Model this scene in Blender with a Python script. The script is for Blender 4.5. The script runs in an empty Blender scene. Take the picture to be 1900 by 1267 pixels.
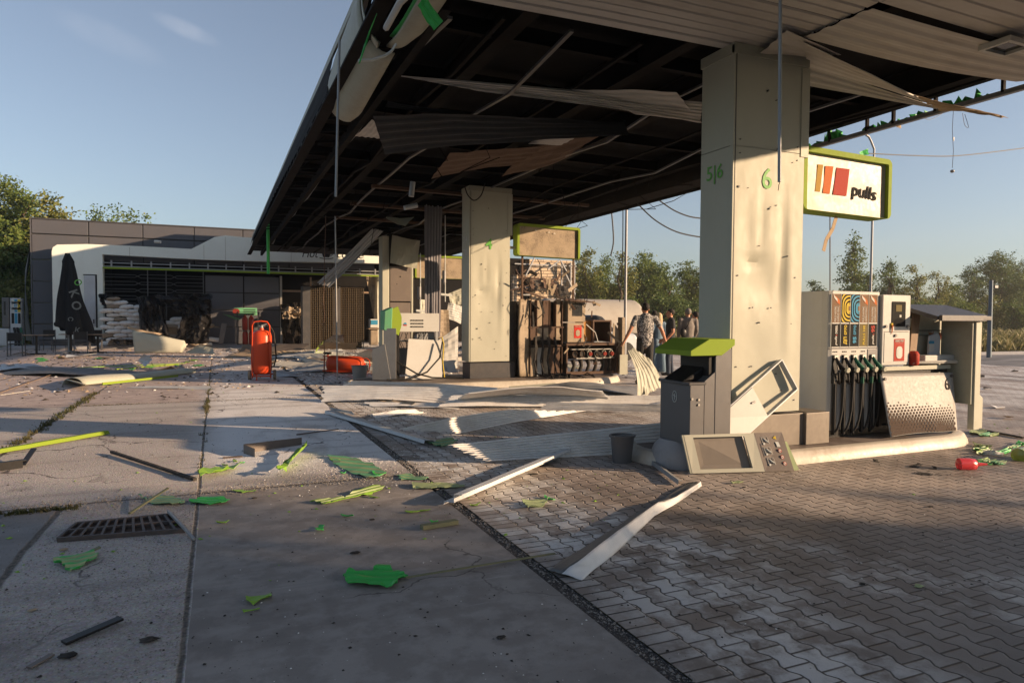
import bpy, bmesh, math, random
from mathutils import Vector, Matrix, noise
random.seed(7)
R_ = math.radians
scene = bpy.context.scene
# ---------------- camera
YAW, PITCH, ROLL, FPX, CAMH = 0.4113404, 0.0354268, 0.00625527, 1258.4, 1.5
Fh = Vector((math.sin(YAW), math.cos(YAW), 0)); Rv = Vector((math.cos(YAW), -math.sin(YAW), 0)); Zv = Vector((0, 0, 1))
Fv = Fh*math.cos(PITCH) - Zv*math.sin(PITCH); Uv = Rv.cross(Fv)
CR = Rv*math.cos(ROLL) + Uv*math.sin(ROLL); CU = Uv*math.cos(ROLL) - Rv*math.sin(ROLL); CF = Fv
CAM = Vector((0, 0, CAMH))
cd = bpy.data.cameras.new('camera'); cam = bpy.data.objects.new('camera', cd); scene.collection.objects.link(cam)
cd.sensor_width = 36; cd.lens = FPX/1900*36; cd.clip_end = 2000; cd.clip_start = 0.05
cam.matrix_world = Matrix(((CR.x, CU.x, -CF.x, 0), (CR.y, CU.y, -CF.y, 0), (CR.z, CU.z, -CF.z, CAMH), (0, 0, 0, 1)))
scene.camera = cam
# ---------------- world, sun, exposure
SUN_EL = R_(12.7); SUN_DIR = Vector((0.83, -0.56, 0)).normalized()      # horizontal direction TOWARDS the sun
sv = SUN_DIR*math.cos(SUN_EL) + Zv*math.sin(SUN_EL)
w = bpy.data.worlds.new('World'); scene.world = w; w.use_nodes = True
nt = w.node_tree; nt.nodes.clear()
sky = nt.nodes.new('ShaderNodeTexSky'); sky.sky_type = 'NISHITA'; sky.sun_disc = False
sky.sun_elevation = SUN_EL; sky.sun_rotation = math.atan2(SUN_DIR.x, SUN_DIR.y)
sky.air_density = 1.0; sky.dust_density = 1.0; sky.ozone_density = 3.2; sky.altitude = 0
bg = nt.nodes.new('ShaderNodeBackground'); bg.inputs[1].default_value = 0.084
wo = nt.nodes.new('ShaderNodeOutputWorld'); hsv = nt.nodes.new('ShaderNodeHueSaturation'); hsv.inputs['Saturation'].default_value = .70; nt.links.new(sky.outputs[0], hsv.inputs['Color']); nt.links.new(bg.outputs[0], wo.inputs[0])
# two faint cirrus wisps high in the sky
tcw = nt.nodes.new('ShaderNodeTexCoord'); cur = hsv.outputs[0]
for (cpx, cpy, wx_, wz_, amt) in ((345, 55, .045, .012, .13), (205, 72, .07, .02, .07)):
    cdir = (CF*FPX + CR*(cpx-950) + CU*(633.5-cpy)).normalized(); ax = cdir.cross(Vector((0, 0, 1))).normalized(); az = ax.cross(cdir)*-1
    def dotn(v_, k_):
        n_ = nt.nodes.new('ShaderNodeVectorMath'); n_.operation = 'DOT_PRODUCT'; nt.links.new(tcw.outputs['Generated'], n_.inputs[0]); n_.inputs[1].default_value = tuple(v_)
        m_ = nt.nodes.new('ShaderNodeMath'); m_.operation = 'DIVIDE'; nt.links.new(n_.outputs['Value'], m_.inputs[0]); m_.inputs[1].default_value = k_
        p_ = nt.nodes.new('ShaderNodeMath'); p_.operation = 'POWER'; nt.links.new(m_.outputs[0], p_.inputs[0]); p_.inputs[1].default_value = 2; return p_.outputs[0]
    sm = nt.nodes.new('ShaderNodeMath'); sm.operation = 'ADD'; nt.links.new(dotn((ax+az*.28).normalized(), wx_), sm.inputs[0]); nt.links.new(dotn((az-ax*.28).normalized(), wz_), sm.inputs[1])
    nz_ = nt.nodes.new('ShaderNodeTexNoise'); nt.links.new(tcw.outputs['Generated'], nz_.inputs['Vector']); nz_.inputs['Scale'].default_value = 38; nz_.inputs['Detail'].default_value = 6
    mr = nt.nodes.new('ShaderNodeMapRange'); mr.interpolation_type = 'SMOOTHSTEP'; nt.links.new(sm.outputs[0], mr.inputs[0]); mr.inputs[1].default_value = 1; mr.inputs[2].default_value = 0; mr.inputs[3].default_value = 0; mr.inputs[4].default_value = amt*.9
    mu = nt.nodes.new('ShaderNodeMath'); mu.operation = 'MULTIPLY'; nt.links.new(mr.outputs[0], mu.inputs[0]); nt.links.new(nz_.outputs[0], mu.inputs[1])
    mx = nt.nodes.new('ShaderNodeMix'); mx.data_type = 'RGBA'; nt.links.new(mu.outputs[0], mx.inputs[0]); nt.links.new(cur, mx.inputs[6]); mx.inputs[7].default_value = (9.0, 8.4, 8.2, 1); cur = mx.outputs[2]
nt.links.new(cur, bg.inputs[0])
sl = bpy.data.lights.new('sun', 'SUN'); sl.energy = 5.0; sl.angle = R_(0.55); sl.color = (1.0, 0.70, 0.44)
so = bpy.data.objects.new('sun', sl); scene.collection.objects.link(so); so.rotation_euler = sv.to_track_quat('Z', 'Y').to_euler()
vs = scene.view_settings; vs.view_transform = 'Standard'; vs.look = 'None'; vs.gamma = 1; vs.use_curve_mapping = False; vs.exposure = 0.96
scene.cycles.use_denoising = True; scene.cycles.max_bounces = 6; scene.cycles.diffuse_bounces = 3
scene.cycles.glossy_bounces = 3; scene.cycles.transmission_bounces = 4; scene.cycles.transparent_max_bounces = 6
scene.cycles.caustics_reflective = False; scene.cycles.caustics_refractive = False

# ---------------- helpers
def P(px, py, x=None, y=None, z=None):
    """point where the photograph's sight line meets the plane x=, y= or z="""
    r = CF*FPX + CR*(px-950) + CU*(633.5-py)
    if z is not None: t = (z-CAMH)/r.z
    elif y is not None: t = y/r.y
    else: t = x/r.x
    return CAM + r*t
def V(*a): return Vector(a)
COL = scene.collection
def setp(o, label=None, cat=None, group=None, kind=None):
    if label: o['label'] = label
    if cat: o['category'] = cat
    if group: o['group'] = group
    if kind: o['kind'] = kind
    return o
def thing(name, loc=(0, 0, 0), label=None, cat=None, group=None, rz=0):
    o = bpy.data.objects.new(name, None); o.empty_display_size = 0.1; COL.objects.link(o); o.location = loc; o.rotation_euler.z = rz
    return setp(o, label, cat, group)
def wm(o):
    m = Matrix.Translation(o.location) @ o.rotation_euler.to_matrix().to_4x4() @ Matrix.Diagonal((*o.scale, 1))
    return wm(o.parent) @ o.matrix_parent_inverse @ m if o.parent else m
class MB:
    def __init__(s): s.v = []; s.f = []
    def add(s, vs_, fs):
        b = len(s.v); s.v += [tuple(v) for v in vs_]; s.f += [tuple(i+b for i in f) for f in fs]; return s
    def box(s, x0, x1, y0, y1, z0, z1):
        return s.add([(x0,y0,z0),(x1,y0,z0),(x1,y1,z0),(x0,y1,z0),(x0,y0,z1),(x1,y0,z1),(x1,y1,z1),(x0,y1,z1)],
                     [(3,2,1,0),(4,5,6,7),(0,1,5,4),(1,2,6,5),(2,3,7,6),(3,0,4,7)])
    def hexa(s, b, t):            # bottom 4, top 4 points
        return s.add(list(b)+list(t), [(3,2,1,0),(4,5,6,7),(0,1,5,4),(1,2,6,5),(2,3,7,6),(3,0,4,7)])
    def bar(s, a, b, w_, h_, up=Zv):  # rectangular bar between two points
        a = Vector(a); b = Vector(b); d = (b-a).normalized(); up = Vector(up)
        if abs(d.dot(up)) > .98: up = Vector((0, 1, 0))
        r = d.cross(up).normalized()*w_/2; u = r.cross(d).normalized()*h_/2
        return s.hexa([a-r-u, a+r-u, b+r-u, b-r-u], [a-r+u, a+r+u, b+r+u, b-r+u])
    def tube(s, pts, r, n=8, cap=True, flat=1.0):
        pts = [Vector(p) for p in pts]; b = len(s.v); up = Vector((0.13, 0.2, 1)).normalized(); rs = r if hasattr(r, '__len__') else [r]*len(pts)
        pn = None
        for i, p in enumerate(pts):
            d = (pts[min(i+1, len(pts)-1)] - pts[max(i-1, 0)]).normalized()
            if pn is None:
                q = up if abs(d.dot(up)) < .95 else Vector((1, 0, 0)); pn = (q - d*q.dot(d)).normalized()
            else: pn = (pn - d*pn.dot(d)).normalized()
            m = d.cross(pn)
            for k in range(n):
                a = 2*math.pi*k/n; s.v.append(tuple(p + (pn*math.cos(a) + m*math.sin(a)*flat)*rs[i]))
        for i in range(len(pts)-1):
            for k in range(n):
                k2 = (k+1) % n; s.f.append((b+i*n+k, b+i*n+k2, b+(i+1)*n+k2, b+(i+1)*n+k))
        if cap: s.f.append(tuple(b+k for k in range(n))[::-1]); s.f.append(tuple(b+(len(pts)-1)*n+k for k in range(n)))
        return s
    def cyl(s, a, b, r, n=12, r2=None): return s.tube([a, b], [r, r if r2 is None else r2], n)
    def lathe(s, prof, c=(0, 0, 0), n=24, sx=1, sy=1):   # prof: (radius, z)
        b = len(s.v); c = Vector(c)
        for (r, z) in prof:
            for k in range(n):
                a = 2*math.pi*k/n; s.v.append((c.x+r*math.cos(a)*sx, c.y+r*math.sin(a)*sy, c.z+z))
        for i in range(len(prof)-1):
            for k in range(n):
                k2 = (k+1) % n; s.f.append((b+i*n+k, b+i*n+k2, b+(i+1)*n+k2, b+(i+1)*n+k))
        s.f.append(tuple(b+k for k in range(n))[::-1]); s.f.append(tuple(b+(len(prof)-1)*n+k for k in range(n)))
        return s
    def prism(s, pts, off):       # planar polygon extruded by vector off
        pts = [Vector(p) for p in pts]; off = Vector(off); n = len(pts)
        return s.add(pts+[p+off for p in pts], [tuple(range(n))[::-1], tuple(range(n, 2*n))] + [(i, (i+1) % n, n+(i+1) % n, n+i) for i in range(n)])
    def grid(s, fn, nu, nv):
        b = len(s.v)
        for j in range(nv+1):
            for i in range(nu+1): s.v.append(tuple(fn(i/nu, j/nv)))
        for j in range(nv):
            for i in range(nu): s.f.append((b+j*(nu+1)+i, b+j*(nu+1)+i+1, b+(j+1)*(nu+1)+i+1, b+(j+1)*(nu+1)+i))
        return s
    def ball(s, c, r, n=10, m=7, sc=(1, 1, 1)):
        c = Vector(c)
        prof = [(math.sin(math.pi*j/m), -math.cos(math.pi*j/m)) for j in range(1, m)]
        b = len(s.v)
        for (q, z) in prof:
            for k in range(n):
                a = 2*math.pi*k/n; s.v.append((c.x+r*q*math.cos(a)*sc[0], c.y+r*q*math.sin(a)*sc[1], c.z+r*z*sc[2]))
        for i in range(m-2):
            for k in range(n):
                k2 = (k+1) % n; s.f.append((b+i*n+k, b+i*n+k2, b+(i+1)*n+k2, b+(i+1)*n+k))
        s.v.append((c.x, c.y, c.z-r*sc[2])); s.v.append((c.x, c.y, c.z+r*sc[2])); t = len(s.v)
        for k in range(n): s.f.append((t-2, b+(k+1) % n, b+k)); s.f.append((t-1, b+(m-2)*n+k, b+(m-2)*n+(k+1) % n))
        return s
    def build(s, name, mat, parent=None, smooth=False, bev=0, label=None, solid=0, sub=0, mats=None, fm=None, cat=None, group=None, kind=None, segs=2):
        me = bpy.data.meshes.new(name); me.from_pydata(s.v, [], s.f); me.update()
        for m in (mats or [mat]): me.materials.append(m)
        if fm: me.polygons.foreach_set('material_index', fm)
        if smooth:
            me.polygons.foreach_set('use_smooth', [True]*len(me.polygons))
            if smooth != 'all': me.set_sharp_from_angle(angle=R_(smooth if smooth is not True else 40))
        o = bpy.data.objects.new(name, me); COL.objects.link(o)
        if parent is not None:
            o.parent = parent; o.matrix_parent_inverse = wm(parent).inverted()
        if bev:
            m = o.modifiers.new('bevel', 'BEVEL'); m.width = bev; m.segments = segs; m.limit_method = 'ANGLE'; m.angle_limit = R_(35); m.harden_normals = False
        if sub: m = o.modifiers.new('sub', 'SUBSURF'); m.levels = m.render_levels = sub
        if solid: m = o.modifiers.new('solid', 'SOLIDIFY'); m.thickness = solid; m.offset = 0
        return setp(o, label, cat, group, kind)
def dup(root, loc, rz=None, label=None, scale=None):
    r = root.copy(); COL.objects.link(r); r.location = loc
    if rz is not None: r.rotation_euler = (0, 0, rz)
    if scale: r.scale = scale if hasattr(scale, '__len__') else (scale,)*3
    if label: r['label'] = label
    for ch in list(root.children):
        c = ch.copy(); COL.objects.link(c); c.parent = r
        for g in ch.children:
            d = g.copy(); COL.objects.link(d); d.parent = c
    return r
def rn(a, b): return random.uniform(a, b)
def fbm(x, y, z=0, o=3):
    return noise.fractal(Vector((x, y, z)), 1.0, 2.0, o)
# ---- shader expressions
class X:
    """tiny wrapper: arithmetic on node sockets"""
    def __init__(s, nt_, sock): s.nt = nt_; s.s = sock
    def _m(s, op, *o, clamp=False):
        n = s.nt.nodes.new('ShaderNodeMath'); n.operation = op; n.use_clamp = clamp
        for i, a in enumerate((s,)+o):
            if isinstance(a, X): s.nt.links.new(a.s, n.inputs[i])
            else: n.inputs[i].default_value = float(a)
        return X(s.nt, n.outputs[0])
    def __add__(s, o): return s._m('ADD', o)
    __radd__ = __add__
    def __sub__(s, o): return s._m('SUBTRACT', o)
    def __rsub__(s, o): return (s*-1)+o
    def __mul__(s, o): return s._m('MULTIPLY', o)
    __rmul__ = __mul__
    def __truediv__(s, o): return s._m('DIVIDE', o)
    def floor(s): return s._m('FLOOR')
    def round(s): return s._m('ROUND')
    def fract(s): return s._m('FRACT')
    def abs(s): return s._m('ABSOLUTE')
    def min(s, o): return s._m('MINIMUM', o)
    def max(s, o): return s._m('MAXIMUM', o)
    def gt(s, o): return s._m('GREATER_THAN', o)
    def lt(s, o): return s._m('LESS_THAN', o)
    def mod2(s): return s._m('FLOORED_MODULO', 2)
    def sat(s): return s._m('ADD', 0, clamp=True)
    def step(s, a, b):            # smoothstep a..b -> 0..1
        n = s.nt.nodes.new('ShaderNodeMapRange'); n.interpolation_type = 'SMOOTHSTEP'
        s.nt.links.new(s.s, n.inputs[0]); n.inputs[1].default_value = a; n.inputs[2].default_value = b
        return X(s.nt, n.outputs[0])
class Mat:
    def __init__(s, name):
        s.m = bpy.data.materials.new(name); s.m.use_nodes = True; s.nt = s.m.node_tree; s.b = s.nt.nodes['Principled BSDF']
        t = s.nt.nodes.new('ShaderNodeTexCoord'); s.obj = t.outputs['Object']
    def xyz(s, sock=None):
        n = s.nt.nodes.new('ShaderNodeSeparateXYZ'); s.nt.links.new(sock or s.obj, n.inputs[0]); return [X(s.nt, n.outputs[i]) for i in range(3)]
    def vec(s, x, y, z=0):
        n = s.nt.nodes.new('ShaderNodeCombineXYZ')
        for i, a in enumerate((x, y, z)):
            if isinstance(a, X): s.nt.links.new(a.s, n.inputs[i])
            else: n.inputs[i].default_value = a
        return n.outputs[0]
    def map(s, sc=(1, 1, 1), loc=(0, 0, 0), sock=None):
        n = s.nt.nodes.new('ShaderNodeMapping'); s.nt.links.new(sock or s.obj, n.inputs[0]); n.inputs['Scale'].default_value = sc; n.inputs['Location'].default_value = loc
        return n.outputs[0]
    def noise(s, scale, detail=4, rough=.55, vec=None, dist=0):
        n = s.nt.nodes.new('ShaderNodeTexNoise'); s.nt.links.new(vec or s.obj, n.inputs['Vector'])
        n.inputs['Scale'].default_value = scale; n.inputs['Detail'].default_value = detail; n.inputs['Roughness'].default_value = rough; n.inputs['Distortion'].default_value = dist
        return X(s.nt, n.outputs[0])
    def voro(s, scale, vec=None, feat='F1', rnd=1.0, out='Distance'):
        n = s.nt.nodes.new('ShaderNodeTexVoronoi'); n.feature = feat; s.nt.links.new(vec or s.obj, n.inputs['Vector']); n.inputs['Scale'].default_value = scale; n.inputs['Randomness'].default_value = rnd
        return n.outputs[out] if out == 'Color' else X(s.nt, n.outputs[out])
    def white(s, vec):
        n = s.nt.nodes.new('ShaderNodeTexWhiteNoise'); s.nt.links.new(vec, n.inputs[0]); return X(s.nt, n.outputs[0])
    def mix(s, fac, a, b):
        n = s.nt.nodes.new('ShaderNodeMix'); n.data_type = 'RGBA'
        for i, q in ((0, fac), (6, a), (7, b)):
            if isinstance(q, X): s.nt.links.new(q.s, n.inputs[i])
            elif isinstance(q, bpy.types.NodeSocket): s.nt.links.new(q, n.inputs[i])
            elif hasattr(q, '__len__'): n.inputs[i].default_value = (*q[:3], 1)
            else: n.inputs[i].default_value = q
        return n.outputs[2]
    def set(s, k, v):
        if isinstance(v, X): v = v.s
        if isinstance(v, bpy.types.NodeSocket): s.nt.links.new(v, s.b.inputs[k])
        elif hasattr(v, '__len__'): s.b.inputs[k].default_value = (*v[:3], 1)
        else: s.b.inputs[k].default_value = v
        return s
    def bump(s, h, strength=.3, dist=.01):
        n = s.nt.nodes.new('ShaderNodeBump'); s.nt.links.new(h.s, n.inputs['Height']); n.inputs['Strength'].default_value = strength; n.inputs['Distance'].default_value = dist
        s.nt.links.new(n.outputs[0], s.b.inputs['Normal']); return s
def paint(name, col, rough=.45, metal=0, dirt=.25, dcol=(.12, .10, .08), scale=3, bump=.08, stretch=(1, 1, 1), spec=.22, bs=2.0):
    """painted or bare surface with uneven dirt, patchy gloss and a slight dented relief"""
    m = Mat(name); mp = m.map(stretch)
    n = m.noise(scale, 6, .62, mp, .4); n2 = m.noise(scale*9, 3, .6, mp); f = (n*.8+n2*.35).step(.48, .85)*dirt
    c = m.mix(f, col, dcol); f2 = m.noise(scale*.37, 2).step(.3, .7)*.16; c = m.mix(f2, c, tuple(x*.72 for x in col))
    m.set('Base Color', c); m.set('Roughness', (n2*.22+(rough-.1)).sat()); m.set('Metallic', metal); m.b.inputs['Specular IOR Level'].default_value = spec
    if bump: m.bump(m.noise(bs, 3, .5)+n2*.03, bump, .05)
    return m.m
M = {}
M['cream'] = paint('cream cladding', (.43, .43, .355), .5, 0, .12, (.30, .24, .17), 1.6, .16, (1, 1, .5))
M['cream_dk'] = paint('aged cream cladding', (.36, .36, .29), .5, 0, .3, (.2, .15, .11), 2, .25)
M['white'] = paint('white painted metal', (.47, .47, .45), .45, 0, .16, (.28, .22, .16), 2.2, .1)
M['soffit'] = paint('soffit sheet', (.52, .49, .45), .5, 0, .45, (.22, .17, .13), 1.2, .12, (.3, 1.4, 1), bs=1.4)
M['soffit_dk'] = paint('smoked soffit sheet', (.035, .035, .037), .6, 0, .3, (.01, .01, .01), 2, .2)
M['sheet'] = paint('fallen white sheet', (.80, .79, .77), .42, 0, .34, (.28, .22, .17), 2.5, .1)
M['soot'] = paint('soot', (.005, .0045, .0045), .9, 0, .5, (.012, .009, .007), 2, .2, spec=.15)
M['soot_br'] = paint('scorched steel', (.007, .006, .0055), .85, .1, .6, (.024, .014, .009), 1.4, .3, spec=.15)
M['char'] = paint('charred parts', (.022, .020, .019), .8, 0, .5, (.16, .13, .10), 7, .5, spec=.3)
M['scorch'] = paint('scorched pump metal', (.34, .27, .19), .6, 0, .8, (.06, .045, .035), 3, .25)
M['rust'] = paint('heat rusted metal', (.11, .07, .05), .75, .2, .6, (.08, .05, .035), 3, .3)
M['steel'] = paint('brushed steel', (.34, .33, .31), .42, .5, .25, (.2, .17, .14), 4, .05)
M['galv'] = paint('galvanised steel', (.30, .31, .32), .5, .3, .2, (.2, .18, .15), 6, .05)
M['grey'] = paint('dark grey powder coat', (.07, .07, .075), .42, .1, .25, (.22, .19, .15), 4, .06)
M['midgrey'] = paint('mid grey metal', (.12, .12, .125), .42, .3, .25, (.12, .1, .08), 3, .06)
M['grey_brn'] = paint('brown grey plate', (.16, .135, .12), .45, .1, .3, (.28, .23, .18), 3, .08)
M['cassette'] = paint('anthracite facade cassette', (.095, .097, .11), .48, .1, .3, (.13, .11, .10), 1.1, .12, bs=1.0)
M['lime'] = paint('lime green metal', (.22, .31, .035), .6, 0, .2, (.2, .2, .08), 3, .06, spec=.08)
M['green'] = paint('bright green plastic', (.055, .42, .085), .4, 0, .12, (.2, .25, .1), 5, .05)
M['green2'] = paint('yellow green plastic', (.22, .40, .05), .4, 0, .15, (.25, .25, .1), 5, .05)
M['green3'] = paint('pale green plastic back', (.32, .39, .20), .5, 0, .25, (.3, .27, .2), 5, .05)
M['jade'] = paint('dusty green plastic', (.13, .38, .20), .45, 0, .25, (.3, .28, .2), 5, .05)
M['black'] = paint('black plastic', (.012, .012, .013), .4, 0, .15, (.05, .045, .04), 6, .06)
M['rubber'] = paint('black rubber hose', (.016, .016, .016), .5, 0, .2, (.07, .06, .05), 9, .05)
M['red'] = paint('extinguisher red orange', (.58, .065, .02), .3, 0, .12, (.3, .08, .03), 4, .04)
M['red_dk'] = paint('deep red paint', (.50, .035, .025), .3, 0, .15, (.2, .05, .03), 4, .04)
M['kerb'] = paint('painted kerb', (.50, .46, .39), .42, 0, .6, (.25, .17, .11), 2.4, .25)
M['duststeel'] = paint('dusty steel plate', (.19, .165, .14), .45, .2, .4, (.34, .30, .25), 2, .05)
M['fascia'] = paint('pale green white fascia', (.74, .78, .72), .45, 0, .15, (.35, .3, .24), 1.2, .1)
M['faded'] = paint('faded print', (.20, .21, .20), .8, 0, .3, (.1, .1, .1), 5, 0)
M['conc'] = paint('plastered concrete', (.30, .30, .31), .8, 0, .35, (.2, .18, .16), 3, .3)
M['bag'] = paint('woven sandbag', (.74, .73, .70), .85, 0, .4, (.28, .22, .17), 5, .3)
M['bag_dk'] = paint('muddy sandbag', (.30, .25, .19), .9, 0, .5, (.14, .1, .07), 5, .3)
M['plastic_sheet'] = paint('black plastic film', (.012, .012, .013), .28, 0, .15, (.06, .05, .045), 3, .5, bs=9)
M['brick_dark'] = M['char']
M['wood'] = paint('weathered board', (.26, .18, .12), .7, 0, .5, (.08, .06, .045), 3, .2, (1, 1, .15))
M['card'] = paint('brown board scrap', (.40, .30, .20), .8, 0, .4, (.16, .11, .08), 4, .15)
M['bark'] = paint('bark', (.10, .075, .055), .9, 0, .5, (.05, .04, .03), 8, .6)
M['sandbag_b'] = M['bag']
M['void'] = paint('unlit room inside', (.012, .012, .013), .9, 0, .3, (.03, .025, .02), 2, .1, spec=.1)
M['glassdark'] = paint('dusty glass', (.03, .033, .036), .12, 0, .3, (.2, .18, .15), 4, .02)
M['paper'] = paint('paper', (.55, .54, .50), .7, 0, .1, (.4, .35, .28), 6, .05)
M['bluegrey'] = paint('pale blue white metal', (.46, .49, .52), .4, 0, .2, (.3, .28, .24), 3, .1)
M['olive'] = paint('dull olive strip', (.19, .19, .11), .6, 0, .3, (.08, .07, .05), 6, .2)
M['yel'] = paint('yellow label', (.52, .38, .03), .7, 0, .08, (.4, .3, .1), 5, 0)
M['blu'] = paint('blue label', (.04, .24, .40), .7, 0, .08, (.1, .2, .3), 5, 0)
M['labdark'] = paint('dark label', (.022, .021, .02), .8, 0, .15, (.05, .045, .04), 5, 0, spec=.08)
M['labbrown'] = paint('brown poster', (.20, .13, .085), .8, 0, .5, (.30, .21, .13), 14, 0, spec=.08)
M['labred'] = paint('red sticker', (.36, .04, .025), .7, 0, .1, (.3, .1, .05), 5, 0, spec=.15)
M['orange'] = paint('orange print', (.50, .13, .03), .7, 0, .1, (.3, .1, .05), 5, 0, spec=.15)
M['ink'] = paint('dark ink', (.03, .028, .028), .8, 0, .1, (.05, .05, .05), 5, 0, spec=.08)
M['sgreen'] = paint('green lettering', (.12, .38, .07), .5, 0, .1, (.2, .3, .1), 5, 0)
M['wgrey'] = paint('grey lettering', (.50, .52, .50), .5, 0, .1, (.3, .3, .3), 5, 0)
M['khaki'] = paint('khaki label', (.17, .14, .07), .8, 0, .1, (.1, .1, .05), 5, 0, spec=.08)
M['cover'] = paint('black umbrella cloth', (.014, .014, .015), .85, 0, .3, (.03, .03, .03), 4, .4)
M['car'] = paint('dusty cream tank paint', (.38, .35, .30), .55, 0, .35, (.22, .17, .12), 2, .1)
M['signface'] = paint('glossy sign face', (.44, .42, .37), .40, .0, .12, (.4, .3, .2), 1.5, .22, bs=2.5)
def leafmat(name, a, b, c):
    m = Mat(name); n = m.noise(.55, 3, .6); n2 = m.noise(6, 2, .6); oi = m.nt.nodes.new('ShaderNodeObjectInfo')
    col = m.mix(n.step(.35, .65), a, b); col = m.mix(n2.step(.5, .72), col, c)
    m.set('Base Color', col); m.set('Roughness', .62); m.b.inputs['Specular IOR Level'].default_value = .25
    tr = m.nt.nodes.new('ShaderNodeBsdfTranslucent'); m.nt.links.new(col, tr.inputs[0]); ms = m.nt.nodes.new('ShaderNodeMixShader'); ms.inputs[0].default_value = .3
    out = [n_ for n_ in m.nt.nodes if n_.type == 'OUTPUT_MATERIAL'][0]
    m.nt.links.new(m.b.outputs[0], ms.inputs[1]); m.nt.links.new(tr.outputs[0], ms.inputs[2]); m.nt.links.new(ms.outputs[0], out.inputs[0]); return m.m
M['leaf'] = leafmat('green leaves', (.085, .14, .03), (.14, .19, .045), (.21, .22, .06))
M['leaf_y'] = leafmat('yellowing leaves', (.125, .155, .04), (.20, .21, .055), (.29, .24, .08))
M['leaf_d'] = leafmat('deep green leaves', (.065, .115, .028), (.105, .16, .04), (.16, .18, .06))
M['grass'] = leafmat('dry tall grass', (.20, .17, .08), (.13, .14, .05), (.32, .26, .14))
M['weed'] = leafmat('joint weeds', (.06, .07, .025), (.10, .09, .04), (.14, .11, .06))
def text(s_, mat, org, right, up, h, parent, name='lettering', bold=0, width=None, center=True, depth=.002, shear=0, spacing=1):
    cu = bpy.data.curves.new(name, 'FONT'); cu.body = s_; cu.size = 1; cu.extrude = 0.001; cu.offset = bold; cu.shear = shear; cu.space_character = spacing; cu.resolution_u = 3
    cu.align_x = 'LEFT'; t = bpy.data.objects.new(name, cu); COL.objects.link(t)
    dg = bpy.context.evaluated_depsgraph_get(); me = bpy.data.meshes.new_from_object(t.evaluated_get(dg)); COL.objects.unlink(t); bpy.data.objects.remove(t)
    xs = [v.co.x for v in me.vertices]; ys = [v.co.y for v in me.vertices]
    x0, x1, y0, y1 = min(xs), max(xs), min(ys), max(ys); k = h/(y1-y0); kx = k if width is None else width/(x1-x0)
    right = Vector(right).normalized(); up = Vector(up).normalized(); nrm = right.cross(up); org = Vector(org)
    for v in me.vertices:
        c = v.co.copy(); xx = (c.x-(x0+x1)/2 if center else c.x-x0)*kx; yy = (c.y-(y0+y1)/2 if center else c.y-y0)*k
        v.co = org + right*xx + up*yy + nrm*(depth*(1 if c.z > 0 else 0))
    me.materials.clear(); me.materials.append(mat); o = bpy.data.objects.new(name, me); COL.objects.link(o); o.parent = parent; o.matrix_parent_inverse = wm(parent).inverted()
    return o
def quad(pts, name, mat, parent, off=.002, nrm=(0, -1, 0)):
    """thin plate (a label, a pane) on given corners"""
    return MB().prism(pts, Vector(nrm)*off).build(name, mat, parent)
def sheet(name, a, b, c, d, mat, ribs=8, amp=.012, nu=14, warp=.03, seed=0, parent=None, jag=0, bow=0, solid=.003, duty=.25, **kw):
    """ribbed metal sheet: ribs run a->b, the width goes a->d; dented, bowed, with torn ends"""
    a, b, c, d = (Vector(q) for q in (a, b, c, d)); nrm = (b-a).cross(d-a).normalized()
    if nrm.z < 0: nrm = -nrm
    n = ribs*4; rnd = random.Random(seed); c0 = .3+.4*((seed*.618) % 1); j0 = [rnd.uniform(-1, 1) for _ in range(n+1)]; j1 = [rnd.uniform(-1, 1) for _ in range(n+1)]; L = (b-a).length
    def fn(u, v):
        k = min(n, int(round(v*n))); uu = u
        if jag and u < 1e-6: uu = jag*j0[k]/L
        if jag and u > 1-1e-6: uu = 1+jag*j1[k]/L
        p = (a*(1-uu)+b*uu)*(1-v) + (d*(1-uu)+c*uu)*v
        ph = (v*ribs) % 1.0; g = -amp if ph > 1-duty-1e-6 or ph < 1e-6 and v > 0 else 0
        return p + nrm*(g + warp*1.6*(abs(uu-c0)-.28)*math.copysign(1, c0-.5) + warp*fbm(uu*2.2+seed*3.1, v*1.6, seed*1.7) + bow*math.sin(math.pi*uu))
    return MB().grid(fn, nu, n).build(name, mat, parent, solid=solid, **kw)
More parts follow.
